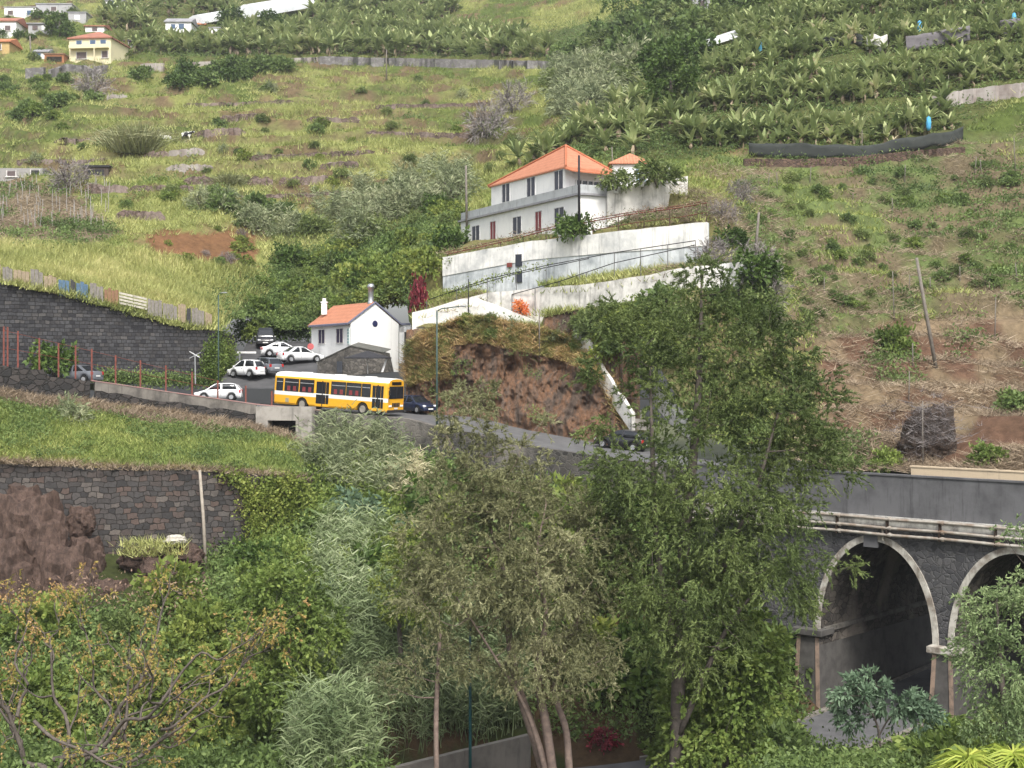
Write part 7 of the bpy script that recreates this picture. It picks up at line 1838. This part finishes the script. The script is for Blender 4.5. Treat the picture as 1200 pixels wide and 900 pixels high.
blu_ = mat('blue_plastic', (.06, .3, .55), .5, col2=(.1, .4, .62))
for u_, v_, lb in ((1085, 157, 'blue plastic fruit bag beside the black shade net'), (1075, 42, 'blue plastic fruit bag by the grey shade net'), (889, 66, 'blue fruit bag at the left end of the third banana row'), (1185, 33, 'blue fruit bag at the right edge among the bananas')):
    g = hitA(u_, v_); t_ = MB(); t_.lathe(g + Vector((0, -1.0, .2)), [(.02, 1.55), (.22, 1.4), (.3, .9), (.27, .3), (.12, 0)], 10); tag(t_.build('fruit_bag', blu_, None, True, world=True, origin=g), lb, 'bag')
def tunnel(label, p0, p1, w, h):
    mb = MB(); d = (p1 - p0); L_ = d.length; d.normalize(); s_ = Vector((-d.y, d.x, 0)).normalized(); rings = []
    for k in range(9):
        c = p0 + d * L_ * k / 8; rings.append([c + s_ * w * math.cos(a) + Vector((0, 0, h * math.sin(a))) for a in np.linspace(0, math.pi, 10)])
    mb.loft(rings, 0, True); return tag(mb.build('greenhouse', mat('milky_plastic', (.6, .62, .64), .4, .05, .5), None, False, world=True, origin=p0), label, 'greenhouse')
tunnel('white plastic greenhouse tunnel on the ridge between the hills', hitA(815, 64), hitA(874, 45), 2.0, 1.6)
tunnel('long pale plastic greenhouse at the top left among the bananas', hitA(288, 26) + Vector((0, 0, 1)), hitA(356, 14) + Vector((0, 0, 1)), 4, 3.4)
tunnel('grey white greenhouse roof behind the dark upright tree', hitA(228, 34) + Vector((0, 0, 1)), hitA(262, 28) + Vector((0, 0, 1)), 3, 2.4)
# vine covered rock on the soil slope
def rock_mesh(name, label, lobes_, m, seed, cat='rock', amp=.35, sub=4):
    import bmesh
    bm = bmesh.new(); o0 = lobes_[0][0]
    for c, rx, ry, rz in lobes_:
        r_ = bmesh.ops.create_icosphere(bm, subdivisions=sub, radius=1)
        for v in r_['verts']:
            d = v.co.copy(); n1 = float(fbm(d.x * 2 + seed, d.y * 2 + d.z * 3 + seed, 4)) - .5; n2 = float(fbm(d.x * 7 + seed, d.z * 7 + d.y * 5, 3)) - .5
            k = 1 + amp * n1 * 1.6 + amp * .7 * n2; k = .6 * k + .4 * round(k * 7) / 7; v.co = Vector((d.x * rx * k, d.y * ry * k, d.z * rz * k)) + (c - o0)
    me = bpy.data.meshes.new(name); bm.to_mesh(me); bm.free(); me.materials.append(m)
    return tag(link_mesh(name, me, None, o0), label, cat)
rockm = rock.copy(); rockm.name = 'purple_brown_rock'
for n_ in rockm.node_tree.nodes:
    if n_.type == 'VALTORGB' and len(n_.color_ramp.elements) == 6:
        for e_, c_ in zip(n_.color_ramp.elements, [(.08, .06, .052), (.15, .108, .092), (.22, .155, .13), (.15, .108, .094), (.25, .18, .15), (.34, .28, .235)]): e_.color = (*c_, 1)
darkrock = rock.copy(); darkrock.name = 'dark_grey_rock'
for n_ in darkrock.node_tree.nodes:
    if n_.type == 'VALTORGB' and len(n_.color_ramp.elements) == 6:
        for e_, c_ in zip(n_.color_ramp.elements, [(.08, .06, .048), (.13, .098, .08), (.17, .13, .105), (.11, .088, .074), (.15, .12, .1), (.19, .16, .14)]): e_.color = (*c_, 1)
g = hitA(1090, 540)
rock_mesh('overgrown_rock', 'dark rock draped with dead vines above the bridge', [(g + Vector((0, .8, 1.6)), 1.3, 1.1, 1.8), (g + Vector((1.0, 1.2, 2.1)), .9, 1.0, 1.5), (g + Vector((-.9, .6, .6)), .9, .9, 1.2), (g + Vector((.9, .5, .5)), 1., .9, 1.)], darkrock, 3)
rr3 = np.random.default_rng(61); q = np.array([tuple(g + Vector((rr3.normal() * 1.1, -.4 + rr3.normal() * .4, 1.9 + rr3.normal() * 1.1))) for _ in range(160)])
V, Fq = tufts(q, rr3, 9, .7, .03, .8, 1.3, .2); stuff('dead_vines', 'dead grey vines hanging over the dark rock', V, Fq, L_GREYTWIG)
rock_mesh('rock_outcrop', 'purple brown rock outcrop below the basalt wall at lower left', [(P(30, 640, 91.5), 2.6, 1.8, 3.6), (P(72, 690, 90.5), 2.2, 1.8, 3.0), (P(-10, 690, 90), 3, 2, 3.6), (P(28, 600, 92.6), 1.2, 1, 1.8), (P(130, 705, 90), 1.3, 1.3, 1.5), (P(-20, 740, 88), 2.4, 1.6, 2.2), (P(95, 612, 93.2), .9, .7, 1.1), (P(100, 660, 92.5), 1.2, 1.2, 1.8)], rockm, 11, amp=.45)
rock_mesh('rock_outcrop', 'brown rock outcrop with a pale block on top under the timber post', [(P(190, 680, 91), 1.6, 1.4, 1.5), (P(215, 655, 92.4), 1.3, 1.1, 1.2), (P(250, 700, 91), 1.1, 1.0, 1.5), (P(165, 655, 93), 1.4, 1, .9)], rockm, 23, amp=.45)
rock_mesh('pale_block', 'pale broken concrete block lying on the rock outcrop', [(P(206, 633, 91.5), .75, .5, .32)], mat('pale_concrete', (.5, .47, .42), .9, scale=4), 31, 'block', .3, 4)
rr3 = np.random.default_rng(62); q = np.array([tuple(P(rr3.uniform(-20, 240), rr3.uniform(680, 760), rr3.uniform(84, 89))) for _ in range(170)])
foliage_mass('undergrowth', 'brownish dry undergrowth at the foot of the rock outcrop', q, leafmat('brown_leaves', [(0, (.05, .03, .025)), (.5, (.12, .08, .06)), (1, (.22, .16, .1))], .2, .6), rr3, 16, .25, .1, .5, cat='undergrowth', kind='stuff')
q = np.array([tuple(P(rr3.uniform(140, 215), rr3.uniform(634, 652), rr3.uniform(90.5, 92.5))) for _ in range(110)])
V, Fq = tufts(q, rr3, 10, .6, .05, .6, .5, .2); stuff('tuft_grass', 'dry tufts of grass on the rock outcrop', V, Fq, G_YEL)
# two goats grazing
def goat(label, p, rz, m1, m2, lying=False):
    me_ = bpy.data.meshes.new('goat'); vs = [(0, 0, .62), (.35, 0, .64), (-.35, 0, .62), (.55, 0, .82), (.72, 0, .9), (.9, 0, .8), (.32, .12, .35), (.32, .12, .0), (.32, -.12, .35), (.32, -.12, 0), (-.32, .12, .36), (-.38, .12, .2), (-.34, .12, 0), (-.32, -.12, .36), (-.38, -.12, .2), (-.34, -.12, 0), (-.5, 0, .68), (.68, .1, 1.0), (.68, -.1, 1.0)]
    es = [(0, 1), (0, 2), (1, 3), (3, 4), (4, 5), (1, 6), (6, 7), (1, 8), (8, 9), (2, 10), (10, 11), (11, 12), (2, 13), (13, 14), (14, 15), (2, 16), (4, 17), (4, 18)]
    rad = [.22, .2, .2, .11, .1, .05, .07, .035, .07, .035, .09, .045, .035, .09, .045, .035, .03, .03, .03]
    if lying: vs = [(x, y, z - .38 if z > .3 else .06) for x, y, z in vs]
    me_.from_pydata(vs, es, []); o = bpy.data.objects.new('goat', me_); COL.objects.link(o)
    md = o.modifiers.new('skin', 'SKIN'); sub_ = o.modifiers.new('subsurf', 'SUBSURF'); sub_.levels = sub_.render_levels = 1
    for v, r_ in zip(me_.skin_vertices[0].data if me_.skin_vertices else [], rad): v.radius = (r_, r_)
    me_.materials.append(m1); o.location = p; o.rotation_euler = (0, 0, rz); o.scale = (1.35,) * 3
    return tag(o, label, 'goat')
def coat(name, stops):
    m, t, b, o = newmat(name); n = N(t, 'ShaderNodeTexNoise', Scale=2.2, Detail=1.); t.links.new(coords(t), n.inputs['Vector'])
    t.links.new(ramp(t, n.outputs[0], stops), b.inputs['Base Color']); b.inputs['Roughness'].default_value = .9; return m
def skin_init(o, rad):
    pass
gA = hitA(196, 164); gB = hitA(218, 164)
import bmesh as _bm
def goat2(label, p, rz, m, lying):
    o = goat(label, p, rz, m, m, lying)
    me_ = o.data
    if not me_.skin_vertices:
        bm = _bm.new(); bm.from_mesh(me_); bm.verts.layers.skin.verify(); bm.to_mesh(me_); bm.free()
    rad = [.22, .2, .2, .11, .1, .05, .07, .035, .07, .035, .09, .045, .035, .09, .045, .035, .03, .03, .03]
    for i_, v in enumerate(me_.skin_vertices[0].data): v.radius = (rad[i_], rad[i_]); v.use_root = i_ == 0
goat2('white goat lying in the grass right of the huge pale grass clump', gA, 2.9, coat('white_coat', [(.3, (.75, .73, .7)), (.8, (.6, .58, .55))]), True)
goat2('black and white goat standing right of the white one', gB, .3, coat('pied_coat', [(.46, (.02, .02, .02)), (.5, (.7, .7, .68))]), False)
# ribbed green plant tops at the lower right corner
frond_m = leafmat('drooping_frond', [(0, (.08, .11, .02)), (.5, (.16, .2, .035)), (1, (.26, .27, .06))], .3, .9)
rc = np.random.default_rng(71)
for k, (u_, v_, r_, lb) in enumerate(((1135, 884, .42, 'left drooping yellow green plant top at the bottom right corner'), (1188, 880, .48, 'right drooping yellow green plant top at the bottom right corner'), (1161, 893, .24, 'small brownish drooping tip between the two plant tops'))):
    c = np.array(tuple(P(u_, v_, 30))); n_ = 620; a_ = rc.random(n_) * 6.28; lay = rc.random(n_) ** .7
    B = c + np.stack([np.cos(a_) * .1 * r_, np.sin(a_) * .1 * r_, -lay * 1.6 * r_], 1)
    Dv = np.stack([np.cos(a_), np.sin(a_), rc.uniform(.2, .5, n_)], 1)
    V, Fs = blades(B, Dv, r_ * rc.uniform(.8, 1.2, n_) * (1 + .4 * lay), .05, rc.uniform(.85, 1.2, n_), rc, 2)
    mb = MB(); mb.tube([Vector(c) - Vector((0, 0, 16)), Vector(c) - Vector((0, 0, .1))], [.12, .05], 8)
    sv_ = np.array([tuple(p) for p in mb.v]); q4 = np.array([f for f in mb.f if len(f) == 4]) + len(V)
    o0 = c - np.array([0, 0, 16.]); Fq = [np.concatenate([Fs[0], q4]), Fs[1]]
    mi_ = np.concatenate([np.zeros(len(Fs[0]), int), np.ones(len(q4), int), np.zeros(len(Fs[1]), int)])
    o = link_mesh('drooping_plant', np_mesh('drooping_plant', np.vstack([V, sv_]) - o0, Fq, [frond_m if k < 2 else G_STRAW, bark_g], midx=mi_), None, Vector(o0)); tag(o, lb, 'plant')
